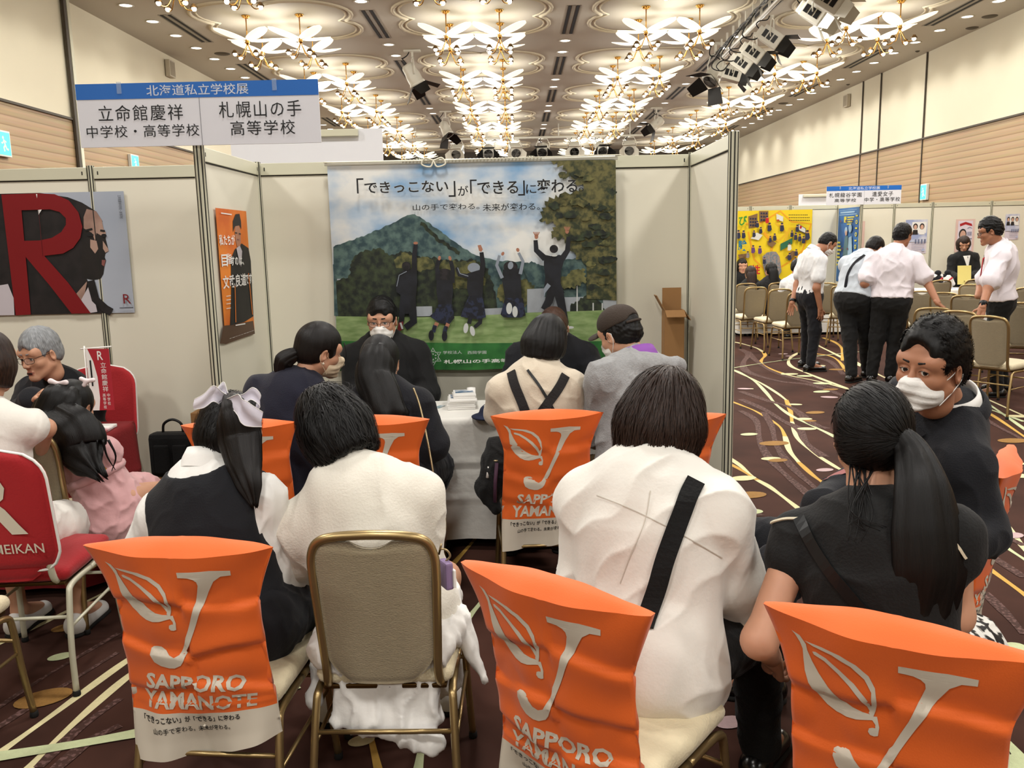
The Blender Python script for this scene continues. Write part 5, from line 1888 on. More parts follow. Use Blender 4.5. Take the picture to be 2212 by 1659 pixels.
    t = thing('carton', 'brown carton standing against the orange poster wing', 'cardboard box', (-1.74, 4.92, 0))
    mb = MB(); mb.box((0, 0, .335), (.26, .28, .67), bev=.004); mb.build('carton_body', MATS['cardboard'], t)
    t = thing('low_carton', 'low brown carton under the black shoulder bag', 'cardboard box', (-2.05, 4.92, 0))
    mb = MB(); mb.box((0, 0, .135), (.30, .26, .27), bev=.004); mb.build('carton_body', MATS['cardboard'], t)
    a, b = at(336, 1000, 4.92), at(424, 1000, 4.92)
    w = b[0] - a[0] + .03
    t = thing('briefcase', 'black soft briefcase with a top handle by the panel wall', 'bag', ((a[0] + b[0]) / 2, 4.92, .272))
    mb = MB(); mb.box((0, 0, .13), (w, .11, .26), bev=.03); mb.build('bag_body', MATS['black_cloth'], t)
    mb = MB()
    for s in (-.055, .055): mb.box((s, -.062, .11), (.085, .02, .17), bev=.009)
    mb.build('front_pocket', MATS['black_cloth'], t)
    mb = MB(); mb.tube([(-w / 2 + .01, -.02, .245), (0, -.024, .256), (w / 2 - .01, -.02, .245)], .004, 6); mb.build('zipper', MATS['black_plastic'], t)
    mb = MB(); mb.tube(spline([(-.06, 0, .255), (-.05, 0, .31), (0, 0, .335), (.05, 0, .31), (.06, 0, .255)], 6), .008, 8); mb.build('handle', MATS['black_plastic'], t)
tables()
# ---------------------------------------------------------------- banquet chairs
def chair_proto(kind='bare'):
    """origin on the floor under the seat; the sitter looks along local +y"""
    t = thing('banquet_chair', '', 'chair')
    gm = MATS['chair_gold'] if kind != 'red' else MATS['panel_metal']
    # back hoop: bottom ends turn forward beneath the seat
    hw_t, hw_b, yt, yb = .165, .150, -.275, -.205
    def back(u, v):          # u -1..1 across, v 0 seat .. 1 top, on the reclined back plane
        z = .44 + .43 * v
        return V3(u * (hw_b + (hw_t - hw_b) * v), yb + (yt - yb) * v - .018 * (1 - u * u), z)
    pts = [(-.155, .05, .405), (-.155, -.12, .402), (-.154, -.185, .415)]
    pts += [tuple(back(-1, v)) for v in (.06, .25, .5, .72)]
    pts += [tuple(back(-.97, .86)), tuple(back(-.84, .955)), tuple(back(-.55, .995)), tuple(back(0, 1.01)), tuple(back(.55, .995)), tuple(back(.84, .955)), tuple(back(.97, .86))]
    pts += [tuple(back(1, v)) for v in (.72, .5, .25, .06)]
    pts += [(.154, -.185, .415), (.155, -.12, .402), (.155, .05, .405)]
    if kind == 'red': pts = [p * V3(.92, 1, 1) for p in pts if p[2] < .62]
    m = MB()
    if kind == 'red':
        h_ = len(pts) // 2; m.tube(spline(pts[:h_], 5), .0125, 8, up=(1, 0, 0)); m.tube(spline(pts[h_:], 5), .0125, 8, up=(1, 0, 0))
    else: m.tube(spline(pts, 5), .0125, 8, up=(1, 0, 0))
    m.build('back_frame', gm, t)
    # back pad with hand slot at the top
    nu, nv = 22, 26
    def edge(v):
        lo = math.sqrt(max(0, 1 - max(0, (.14 - v) / .14) ** 2)) * .5 + .5 if v < .14 else 1
        hi = math.sqrt(max(0, 1 - max(0, (v - .86) / .14) ** 2)) if v > .86 else 1
        return (.93 if v < .86 else .93 * (.35 + .65 * hi)) * (1 if v > .14 else (.55 + .45 * math.sqrt(v / .14)))
    vs, fs = [], []
    for side in (1, -1):
        for j in range(nv + 1):
            v = -.02 + .985 * j / nv
            for i in range(nu + 1):
                u = -1 + 2 * i / nu
                w = edge(max(0, min(1, v)))
                top = 0.0
                if v > .9:
                    top = -.045 * max(0, 1 - (u / .45) ** 2) * (v - .9) / .065
                p = back(u * w, v + top)
                th = .012 * (1 - abs(u) ** 6) * (1 if 0 < j < nv else .2)
                vs.append(p + V3(0, side * th + (.004 if side > 0 else -.002), 0))
    n1 = (nu + 1) * (nv + 1)
    for s_ in (0, 1):
        for j in range(nv):
            for i in range(nu):
                k = s_ * n1 + j * (nu + 1) + i
                q = (k, k + 1, k + nu + 2, k + nu + 1)
                fs.append(q[::-1] if s_ == 0 else q)
    rim = [j * (nu + 1) for j in range(nv + 1)] + [nv * (nu + 1) + i for i in range(1, nu + 1)] + [j * (nu + 1) + nu for j in range(nv - 1, -1, -1)] + [i for i in range(nu - 1, 0, -1)]
    for a, b in zip(rim, rim[1:] + rim[:1]):
        fs.append((a, b, b + n1, a + n1))
    m = MB(); m.raw(vs, fs, 0, True); m.build('backrest', MATS['chair_cloth'] if kind != 'red' else MATS['red_cloth'], t)
    # seat
    F = Field(.02)
    F.box((0, .005, .435), (.38, .40, .055), r=.026); F.ell((0, .0, .445), (.19, .2, .03), k=.03)
    v, f = F.mesh(.011)
    link('seat', to_mesh(relax(v, f, 1), f), MATS['seat_cloth'] if kind != 'red' else MATS['red_cloth'], t)
    m = MB(); m.box((0, 0, .402), (.34, .37, .014), bev=.004); m.build('seat_pan', MATS['brass_dark'], t)
    for sx in (-1, 1):
        for sy in (-1, 1):
            m = MB()
            fy = .215 if sy > 0 else -.262
            by = .155 if sy > 0 else -.175
            m.tube(spline([(sx * .182, 0, .392), (sx * .183, by * .6, .394), (sx * .185, by, .388), (sx * .188, by + sy * .025, .355), (sx * .196, fy - sy * .02, .18), (sx * .205, fy, .012)], 5), .0115, 8)
            l = m.build('leg', gm, t)
            m = MB(); m.lathe([(.013, 0), (.0145, .004), (.0135, .02), (.011, .022)], (sx * .205, fy, 0), 10)
            m.build('foot_cap', MATS['rubber'], l)
    for y, z in ((-.215, .285), (.18, .30)):
        m = MB(); m.tube([(-.19, y, z), (.19, y, z)], .007, 8); m.build('stretcher', gm, t)
    for sx in (-1, 1):
        m = MB(); m.tube([(sx * .193, -.225, .25), (sx * .192, .19, .25)], .006, 8); m.build('stretcher', gm, t)
    if kind == 'red':
        F = Field(.01)
        vs, fs = [], []
        nu, nv = 24, 20
        def ow(v): return .188 * min(1, (1 - max(0, (v - .72) / .28) ** 2.4) ** .42 if v > .72 else 1) * (1 if v > .16 else (.72 + .28 * math.sqrt(max(0, v) / .16)))
        rimp = []
        for side in (-1, 1):
            for j in range(nv + 1):
                v = j / nv
                for i in range(nu + 1):
                    u = -1 + 2 * i / nu
                    z = .47 + .465 * v
                    y = yb + (yt - yb) * v - .016 * (1 - u * u)
                    vs.append(V3(u * max(.02, ow(v)), y + side * .026 * math.sqrt(max(0, 1 - u ** 4)) * (0 if j in (0, nv) else 1), z))
        n1 = (nu + 1) * (nv + 1)
        for s_ in (0, 1):
            for j in range(nv):
                for i in range(nu):
                    k = s_ * n1 + j * (nu + 1) + i
                    q = (k, k + 1, k + nu + 2, k + nu + 1)
                    fs.append(q if s_ == 0 else q[::-1])
        for a, b in zip(rim_ids(nu, nv), rim_ids(nu, nv)[1:] + rim_ids(nu, nv)[:1]):
            fs.append((a, a + n1, b + n1, b))
        m = MB(); m.raw(vs, fs, 0, True); cv = m.build('back_cover', MATS['red_cloth'], t)
        m = MB()
        ring = [vs[k] * .5 + vs[k + n1] * .5 for k in rim_ids(nu, nv)]
        m.tube([p + V3(0, -.012, 0) for p in ring], .0055, 6, closed=True)
        m.build('piping', MATS['white'], cv)
        A = Art((-.18, yb - .033, .47), (.36, 0, 0), V3(0, (yt - yb), .465), (0, -1, 0), base=.012)
        pw = MATS['print_white']
        A.text('R', .26, .33, .80, .86, pw, bold=.02)
        A.text('RITSUMEIKAN', .08, .17, .92, .25, pw, bold=.005)
        A.build('print', cv)
    return t

def rim_ids(nu, nv):
    return [j * (nu + 1) for j in range(nv + 1)] + [nv * (nu + 1) + i for i in range(1, nu + 1)] + [j * (nu + 1) + nu for j in range(nv - 1, -1, -1)] + [i for i in range(nu - 1, 0, -1)]

# measured logo pieces (zoomed pixels)
LOGO = {
    'J': [(783, 283), (900, 278), (1000, 275), (1130, 290), (1127, 328), (1060, 330), (1010, 365), (960, 450), (880, 620), (800, 800), (745, 930), (715, 990), (690, 1025), (640, 1052), (600, 1054), (540, 1040), (495, 1010), (475, 950), (480, 910), (500, 893), (530, 887), (560, 890), (590, 920), (615, 952), (650, 966), (685, 950), (715, 900), (770, 770), (840, 600), (890, 450), (908, 390), (905, 360), (885, 340), (850, 328), (783, 326)],
    'leaf_low': [(255, 257), (275, 275), (300, 310), (315, 345), (318, 400), (325, 470), (345, 540), (385, 600), (440, 650), (490, 675), (540, 685), (590, 680), (640, 665), (680, 655), (665, 628), (620, 626), (570, 615), (510, 580), (450, 525), (400, 460), (365, 400), (340, 345), (333, 310), (300, 270)],
    'leaf_up': [(325, 292), (420, 290), (510, 298), (590, 330), (650, 385), (680, 450), (690, 530), (682, 600), (672, 640), (650, 622), (664, 560), (664, 480), (630, 410), (565, 350), (470, 315), (370, 306)],
    'vein': [(368, 340), (385, 335), (440, 350), (510, 395), (580, 450), (640, 520), (674, 600), (662, 622), (620, 545), (560, 475), (500, 420), (430, 372), (375, 356)],
    'tail': [(648, 640), (690, 632), (703, 690), (698, 742), (680, 750), (660, 747), (650, 730), (655, 708), (672, 700), (684, 700), (684, 680), (672, 662)],
}

def cover(parent, seed=0, detail=1.0, length=.55, printed=True, skew=0.0):
    """orange bag slipped over the chair back; local chair coordinates"""
    rg = np.random.default_rng(seed)
    ph = rg.uniform(0, 6, 8)
    ZT, W = .872, .186
    def hw(b):
        k = max(0, 1 - b / .15)
        return W + .054 * k ** 1.3 + .004 * math.sin(9 * b + ph[0]) + .01 * (b / length) ** 2
    def Y0(z):
        return -.215 - .07 * (min(z, .88) - .44) / .44 if z > .44 else -.215 + .01 * (.44 - z)
    def face(a, b, side=-1):
        """a -1..1 across, b distance down from the top ridge; side -1 rear face, +1 front face"""
        tb = min(1, b / .10)
        th = (.033 * (1 - abs(a) ** 2.6)) * (1 - .25 * tb) + .002
        if b > .42: th = th * (1 - .6 * min(1, (b - .42) / .1)) + .004
        x = a * hw(b)
        z = ZT - b - .010 * (1 - a * a) * max(0, 1 - b / .08) * (.4 if side < 0 else -1.9) + .012 * a * a * max(0, 1 - b / .1)
        y = Y0(z) + side * th - .010 * (1 - a * a)
        d = 0.0
        for i, bk in enumerate((.135, .275, .375)):
            o = .012 * math.sin(3 * a + ph[i]) + (.02 * abs(a) if i == 1 else 0)
            q = (b - bk + o) / .0075
            s = 1 if (i + (a > 0)) % 2 else -1
            d += .0075 * s * math.tanh(q * .9) * math.exp(-(q / 5.5) ** 2) + .004 * math.exp(-q * q)
        q = a * hw(b) / .008
        d += .0022 * math.exp(-q * q) * (1 if b < .3 else -2)
        d += .0045 * math.sin((a - .9) * 6 + b * 30 + ph[7]) * max(0, 1 - b / .13) * abs(a) + .0045 * math.sin(7 * a + 11 * b + ph[3]) * math.sin(9 * b - 3 * a + ph[4]) + .002 * math.sin(23 * a * (b + .1) + ph[5])
        lo = max(0, (b - .40) / .12)
        d += lo * .014 * math.sin(5 * a + ph[6]) - lo * .010 * (1 - abs(a))
        d = max(d, -.006) if b < .45 else d
        z += lo * skew * a * .03 - lo * .022 * (1 - abs(a)) * (1 if side < 0 else 0)
        return V3(x, y + side * d, z)
    nu, nv = (44, 64) if detail >= 1 else (24, 34)
    vs, fs, mi = [], [], []
    n1 = (nu + 1) * (nv + 1)
    wb = length - .115
    for side in (-1, 1):
        L = length if side < 0 else length - .06
        for j in range(nv + 1):
            for i in range(nu + 1):
                vs.append(face(-1 + 2 * i / nu, L * j / nv, side))
    m = MB()
    m.raw(vs, [], 0, True)
    for s_ in (0, 1):
        for j in range(nv):
            for i in range(nu):
                k = s_ * n1 + j * (nu + 1) + i
                q = (k, k + nu + 1, k + nu + 2, k + 1)
                m.f.append(q if s_ == 0 else q[::-1]); m.mi.append(1 if (j + .5) / nv * length > wb else 0); m.sm.append(True)
    e0 = len(m.v)
    R_ = nu + 1
    for q in range(5):
        for i in range(R_):
            u = -1 + 2 * i / nu
            p = vs[i] * (1 - q / 4) + vs[n1 + i] * (q / 4)
            m.v.append(tuple(p + V3(0, 0, .016 * max(0, 1 - abs(u) ** 1.6) * math.sin(PI * min(1, q / 4 * .8 + .0)))))
    for q in range(4):
        for i in range(nu):
            k = e0 + q * R_ + i
            m.f.append((k, k + 1, k + R_ + 1, k + R_)); m.mi.append(0); m.sm.append(True)
    for j in range(nv):
        for i, fl in ((0, 0), (nu, 1)):
            k = j * (nu + 1) + i
            q = (k, k + n1, k + n1 + nu + 1, k + nu + 1)
            m.f.append(q if not fl else q[::-1]); m.mi.append(1 if (j + .5) / nv * length > wb else 0); m.sm.append(True)
    c = m.build('back_cover', [MATS['orange'], MATS['print_white']], parent)
    if not printed: return c
    KX, KB = 1 / 2780.0, 1 / 2780.0
    def lay(v2, f, mm, name_mb, off=.0016):
        bm = bmesh.new()
        vv = [bm.verts.new((p[0], p[1], 0)) for p in v2]
        for q in f:
            try: bm.faces.new([vv[i] for i in q])
            except ValueError: pass
        bmesh.ops.triangulate(bm, faces=bm.faces[:])
        mx = .016 if detail >= 1 else .04
        for _ in range(5):
            e = [x for x in bm.edges if x.calc_length() > mx]
            if not e: break
            bmesh.ops.subdivide_edges(bm, edges=e, cuts=1)
            bmesh.ops.triangulate(bm, faces=[q for q in bm.faces if len(q.verts) > 3])
        bm.verts.index_update()
        P = []
        for q in bm.verts:
            b = q.co.y
            a = q.co.x / hw(b)
            p = face(a, b)
            e = .002
            n = unit(np.cross(face(a, b + e) - face(a, b - e), face(a + e * 5, b) - face(a - e * 5, b)))
            if n[1] > 0: n = -n
            P.append(p + n * off)
        F_ = [tuple(x.index for x in q.verts) for q in bm.faces]
        # face toward the rear
        out = []
        for q in F_:
            nn = np.cross(P[q[1]] - P[q[0]], P[q[2]] - P[q[0]])
            out.append(q if nn[1] < 0 else q[::-1])
        name_mb.raw(P, out, mm, True)
        bm.free()
    from mathutils.geometry import tessellate_polygon
    pm = MB()
    def toab(p): return ((p[0] - 757) * KX * 1.02, (p[1] - 172) * KB)
    for k, l in LOGO.items():
        l2 = [toab((p.x, p.y)) for p in [Vector((q[0], q[1])) for q in spline([np.array(q, float) for q in l + [l[0]]], 2)]][:-1] if False else [toab(q) for q in l]
        tri = tessellate_polygon([[Vector((p[0], p[1], 0)) for p in l2]])
        lay(l2, tri, 0, pm)
    def words(s, x0, y0, x1, y1, mm, **k):
        v, f = fit_text(s, 0, 0, 1, 1, **k)
        a0, b0 = toab((x0, y0)); a1, b1 = toab((x1, y1))
        v = np.stack([a0 + v[:, 0] * (a1 - a0), b1 - v[:, 1] * (b1 - b0)], 1)
        lay(v, f, mm, pm)
    words('SAPPORO', 395, 1108, 1110, 1232, 0, bold=.035, shear=.15)
    words('YAMANOTE', 350, 1262, 1180, 1384, 0, bold=.03, shear=.15)
    words('「できっこない」が「できる」に変わる', 322, 1432, 1040, 1480, 1, bold=.02)
    words('山の手で変わる。未来が変わる。', 400, 1510, 960, 1552, 1, bold=.01)
    pm.build('print', [MATS['print_white'], MATS['print_black']], c)
    return c

CH = chair_proto()
CHR = chair_proto('red')
_used = set()
def place_chair(x, y, yaw, label, group, proto=None):
    proto = proto or CH
    o = proto if proto.name not in _used else copy_tree(proto)
    _used.add(proto.name)
    o.location = (x, y, 0)
    o.rotation_euler = (0, 0, -math.radians(yaw))
    tag(o, label, 'chair', group)
    return o

def chairs():
    g = 'banquet chairs with orange covers'
    spec = [(-.812, 2.275, 5, 1, 'gold chair with orange cover under the schoolgirl in the navy vest'),
            (.235, 1.93, 38, 2, 'gold chair with orange cover under the woman in the white blouse'),
            (.835, 1.715, 32, 3, 'gold chair with orange cover under the woman with the black ponytail'),
            (1.30, 2.79, -57, 4, 'gold chair with orange cover seen edge-on under the masked man in a navy jacket'),
            (-1.16, 3.72, -3, 5, 'gold chair with orange cover under the woman in the navy top'),
            (-.585, 3.75, 4, 6, 'gold chair with orange cover under the girl with long half-tied hair'),
            (.10, 3.79, -4, 7, 'gold chair with orange cover under the boy wearing the backpack'),
            (.535, 3.64, -17, 8, 'gold chair with orange cover under the man in the brown cap')]
    base = place_chair(-.378, 2.365, 1, 'bare gold chair with beige back under the woman in the white sweater', 'bare gold banquet chairs')
    for x, y, yaw, sd, lab in spec:
        o = copy_tree(CH)
        o.location = (x, y, 0); o.rotation_euler = (0, 0, -math.radians(yaw))
        tag(o, lab, 'chair', g)
        cover(o, seed=sd, detail=1.0 if y < 3 else .5, skew=(-1, 1)[sd % 2], length=.56 if sd != 3 else .58)
    g = 'bare gold banquet chairs'
    place_chair(-2.03, 3.66, 3, 'bare gold chair under the little girl in the pink dress', g)
    place_chair(-1.92, 2.54, 2, 'empty gold chair, only its front corner in view below the red chair', g)
    place_chair(-.74, 4.99, 182, 'gold chair behind the white table under the masked man in black', g)
    place_chair(.20, 4.985, 178, 'gold chair behind the white table under the bowing suited man', g)
    place_chair(-1.85, 3.13, -4, 'red covered chair showing part of a big letter, under the woman with the short bob', 'red covered chairs', CHR)
    place_chair(-2.40, 4.68, 172, 'red covered chair behind the grey-haired man', 'red covered chairs', CHR)
    far = [(1613, 613, -4, 'behind the brown-haired student, beside our wing post'), (1634, 621, -6, 'nearest our wing post, empty, in front of the students'), (1684, 611, -2, 'behind the black-haired student'),
           (1687, 625, -6, 'beside the pale-shirted man\'s wristband hand'), (1730, 632, -4, 'hidden behind the legs of the man with the wristband'), (1785, 612, 12, 'just right of the man with the wristband'), (1822, 618, 25, 'half hidden behind the man with the shoulder strap'),
           (2034, 606, -3, 'nearest the woman with the yellow folder'), (1992, 630, 28, 'partly behind the elbow of the man leaning on a chair'), (2040, 633, 42, 'between the leaning man and the bespectacled man, middle one'), (2017, 666, 20, 'gripped by the man in the white shirt'),
           (2088, 639, 40, 'small looking one left of the bespectacled man\'s watch'), (2101, 615, 30, 'behind the bespectacled man\'s forearm'), (2111, 604, 6, 'farthest one, its top just over its neighbours by the yellow folder'),
           (2071, 673, 50, 'second in the row above the masked man\'s hair'), (2135, 684, 55, 'largest in the aisle group, seat turned to the frame edge'), (2214, 655, 30, 'cut by the frame edge behind the bespectacled man'), (2222, 622, 10, 'far one at the frame edge behind the bespectacled man')]
    for px, py, yaw, l in far:
        c = atz(px, py, .872)
        a = math.radians(yaw)
        place_chair(c[0] + .285 * math.sin(a), c[1] + .285 * math.cos(a), yaw, 'far gold chair ' + l, g)
chairs()
# ---------------------------------------------------------------- clothing and hair builders
from mathutils.bvhtree import BVHTree
def blades(P, v, f, flow, n, L, w, m, lift=.004, seed=1, sel=None, segs=4, parent=None, name='hair_strands', jitter=.25):
    """fine locks combed over a hair surface (head-local mesh v, f); flow(p) = local combing direction"""
    rg = np.random.default_rng(seed)
    bv = BVHTree.FromPolygons([tuple(q) for q in v], [tuple(int(i) for i in q) for q in f])
    nn = vnormals(v, f)
    ids = np.arange(len(v)) if sel is None else np.nonzero(sel(v))[0]
    if not len(ids): return
    ids = rg.choice(ids, n)
    vs, fs, st = [], [], []
    for i in ids:
        p = v[i]; N = nn[i]
        col = rg.uniform(0, 50)
        ln = L * rg.uniform(.6, 1.25)
        tw = rg.normal(0, jitter)
        up = lift * rg.uniform(.3, 1.6)
        k0 = len(vs)
        for s in range(segs + 1):
            u = s / segs
            d = flow(p)
            d = d - N * (d @ N)
            if np.linalg.norm(d) < 1e-6: break
            d = unit(d)
            sd = np.cross(N, d)
            d = unit(d + sd * tw)
            sd = np.cross(N, d)
            ww = w * (1 - .85 * u) * (.55 + .45 * min(1, u * 6 + .2))
            q = p + N * (.0012 + up * math.sin(min(1, u * 1.1) * PI * .6))
            vs.append(q - sd * ww); vs.append(q + sd * ww)
            st.append((col, col * .7, u)); st.append((col + .3, col * .7, u))
            p2 = p + d * ln / segs
            h = bv.find_nearest(Vector(p2), .03)
            if h[0] is not None:
                p = np.array(h[0]); n2 = np.array(h[1]); N = unit(N + n2)
            else: p = p2
        m_ = (len(vs) - k0) // 2
        for s in range(m_ - 1):
            a = k0 + 2 * s
            fs.append((a, a + 1, a + 3, a + 2))
    if not fs: return
    me = to_mesh(P.loc(np.array(vs)) - P.base, np.array(fs), name)
    a = me.attributes.new('strand', 'FLOAT_VECTOR', 'POINT')
    a.data.foreach_set('vector', np.array(st, np.float32).ravel())
    o = link(name, me, MATS[m], parent or P.root)
    o['kind'] = 'stuff'
    return o

def away_from(c):
    c = np.asarray(c, float)
    return lambda p: p - c
def toward(c):
    c = np.asarray(c, float)
    return lambda p: c - p
D = math.radians

def yawv(a):
    return V3(math.sin(D(a)), math.cos(D(a)), 0)
def face(yaw, pitch=0, roll=0):
    return face_frame(D(yaw), D(pitch), D(roll))

def top(P, m, sleeve=.75, g=.012, flare=.012, name='shirt', amp=.005, freq=26, seed=1, h=None, low=None, waist=1.0, sc=1.4, extra=None, r0=1.0, hipw=1.0, sds='LR', label=None):
    F = Field(.03)
    P.torso(F, g, waist=waist, sc=sc, hipw=hipw)
    if sleeve > 0: P.arms(F, g + .004, upto=sleeve, flare=flare, r0=r0, sds=sds)
    if extra: extra(F)
    if low is not None: F.plane(P.P + P.up * low, -P.up)
    v, f = F.mesh(h or P.fine)
    if amp: v = folds(v, f, amp, freq, seed, (1, 1, .75))
    P.topv = (v, f)
    P.bvh = BVHTree.FromPolygons([tuple(q) for q in v], [tuple(int(i) for i in q) for q in f])
    o = P.put(name, v, f, m, label)
    return o

def pants(P, m='black_cloth', g=.014, upto=1.97, amp=.005, name='trousers', h=None, hips=True, seed=3):
    F = Field(.04)
    if hips:
        F.cap(P.P - P.r * .05, P.P + P.r * .05, .135 * P.ch, k=.05, ax=P.f, sc=1.1)
        F.cap(P.P, P.P + P.up * .1, .155 * P.ch, .145 * P.ch, k=.05, ax=P.f, sc=1.35)
    P.legs(F, g, upto)
    v, f = F.mesh(h or P.fine * 1.3)
    v = folds(v, f, amp, 22, seed)
    return P.put(name, v, f, m)

def shoes(P, m='shoe_black', sole='rubber', L=.25):
    for sd in 'LR':
        if sd not in P.A: continue
        A, d = P.A[sd], P.footdir
        r = V3(d[1], -d[0], 0)
        g = V3(A[0], A[1], 0)
        F = Field(.02)
        F.ell(g + V3(0, 0, .05) - d * .03, V3(.042, .055, .045), R=np.stack([r, d, V3(0, 0, 1)], 1))
        F.cap(g - d * .04 + V3(0, 0, .035), g + d * (L - .09) + V3(0, 0, .028), .038, .036, k=.03)
        F.plane((0, 0, .012), (0, 0, -1))
        v, f = F.mesh(.007)
        o = P.put('shoe', v, f, m)
        F = Field(.01)
        F.cap(g - d * .045, g + d * (L - .085), .042, .041, ax=(0, 0, 1), sc=1.0)
        F.plane((0, 0, .018), (0, 0, 1)); F.plane((0, 0, .001), (0, 0, -1))
        v, f = F.mesh(.006)
        P.put('sole', v, f, sole, parent=o)

def collar(P, m, r=.064, hgt=.036, open_=.7, flare=.012, c=None, fold=True, tilt=0.0):
    up = unit(P.N - P.P) * .55 + unit(P.H - P.N) * .45
    up = unit(up)
    fw = unit(P.f - up * (P.f @ up)); rt = np.cross(fw, up)
    c = P.N + up * .034 if c is None else c
    n = 36
    vs, fs = [], []
    rows = [(-.012, .97), (hgt * .5, .93), (hgt, .9), (hgt + .003, .95), (hgt * .4, 1.08), (-.016, 1.18)]
    for z, k in rows:
        for i in range(n + 1):
            a = open_ / 2 + (2 * PI - open_) * i / n
            fr = math.cos(a)
            d = fw * math.cos(a) * r * k * 1.08 + rt * math.sin(a) * r * k
            vs.append(c + d + up * (z - .018 * max(0, fr) ** 2) * (P.sc))
    for j in range(len(rows) - 1):
        for i in range(n):
            k = j * (n + 1) + i
            fs.append((k, k + 1, k + n + 2, k + n + 1))
    mb = MB()
    mb.raw([v - P.base for v in vs], fs, 0, True)
    return mb.build('collar', MATS[m], P.root)

def belt_strap(P, pix, w, m, name='strap', off=.006, t=.004, parent=None, bvh=None):
    """a flat band lying on the clothing along a line seen in the photo"""
    bvh = bvh or P.bvh
    o = V3(0, 0, CAM_H)
    pts, nn = [], []
    for p in spline([np.array([q[0], q[1], 0.0]) for q in pix], 5 if w > .01 else 16):
        d = ray(p[0], p[1])
        h = bvh.ray_cast(Vector(o), Vector(unit(d)))
        if h[0] is None: continue
        pts.append(np.array(h[0])); nn.append(np.array(h[1]))
    if len(pts) < 3: return None
    pts = np.array(pts); nn = np.array(nn)
    for _ in range(3 if w > .01 else 0):
        pts[1:-1] = (pts[:-2] + 2 * pts[1:-1] + pts[2:]) / 4
        nn[1:-1] = (nn[:-2] + 2 * nn[1:-1] + nn[2:]) / 4
    vs, fs = [], []
    for i, p in enumerate(pts):
        n = unit(nn[i])
        if n @ (p - o) > 0: n = -n
        tg = unit(pts[min(i + 1, len(pts) - 1)] - pts[max(i - 1, 0)])
        s = unit(np.cross(tg, n))
        c = p + n * off - (parent.matrix_world.translation if False else 0)
        for a, b in ((-1, 0), (-1, 1), (1, 1), (1, 0)):
            vs.append(c + s * a * w / 2 + n * (b * t) - P.base)
    for i in range(len(pts) - 1):
        for k in range(4):
            k2 = (k + 1) % 4
            fs.append((i * 4 + k, i * 4 + k2, i * 4 + 4 + k2, i * 4 + 4 + k))
    fs.append((3, 2, 1, 0)); e = (len(pts) - 1) * 4; fs.append((e, e + 1, e + 2, e + 3))
    mb = MB(); mb.raw(vs, fs)
    return mb.build(name, MATS[m] if isinstance(m, str) else m, P.root if parent is None else parent)

def lanyard(P, m, front=.3, r=.0045, c=None):
    up = unit(P.N - P.P)
    c = P.N + up * .005
    pts = []
    for a in np.linspace(-2.2, 2.2, 17):
        d = -P.f * math.cos(a) * .074 + P.r * math.sin(a) * .07
        pts.append(c + d + up * (.012 * math.cos(a) - .006))
    e = c + P.f * .155 * P.ch - up * front
    pts = [e] + [c + P.f * .13 * P.ch - P.r * .05 - up * .1] + pts + [c + P.f * .13 * P.ch + P.r * .05 - up * .1] + [e]
    mb = MB(); mb.tube([p - P.base for p in pts], r, 6)
    return mb.build('lanyard', MATS[m], P.root)

def hair_bob(P, m, low=-.1, w=1.0, back=1.0, face_r=(.066, .09, .115), tilt=.1, h=.0042, seed=1, groove=.0026, fringe=.0, flare=0.0, bulge=0.0, gf=1.0):
    F = Field(.02)
    F.ell((0, -.014, .03), (.087 * w, .102, .098 + bulge), k=.02)
    F.ell((0, -.03 * back, -.02), ((.094 + flare) * w, .1, .088), k=.03)
    F.cap((0, -.03, -.03), (0, -.035, low - .0), .092 * w + flare, .082 * w + flare, k=.03)
    F.ell((0, .12, -.045 - fringe), face_r, k=.012, op='s')
    F.plane((0, -.03, low), (0, tilt, -1), k=.012)
    return P.hair_from(F, m, h, groove=groove, seed=seed, gf=gf, messy=.0006)

def hair_tight(P, m, h=.004, seed=1, line=.05, nape=.35, sides=.0, groove=.0008, th=.008, gf=1.0):
    """hair combed back flat on the skull"""
    F = Field(.012)
    F.ell((0, -.016, .028), (.0775 + th, .0955 + th, .0935 + th), k=.01)
    F.ell((0, -.03, -.02), (.070 + th * .8, .078 + th, .07), k=.02)
    F.ell((0, .12, -.045), (.07, .075, .075 + line), k=.012, op='s')
    F.plane((0, -.06, -.07), (0, nape, -1), k=.015)
    for sg in (-1, 1):
        F.ell((sg * .085, .004, -.02), (.022, .03, .038), k=.008, op='s')
        F.ell((sg * .075, .08, -.06), (.05, .05, .06), k=.01, op='s')
    return P.hair_from(F, m, h, groove=groove, seed=seed, gf=gf)

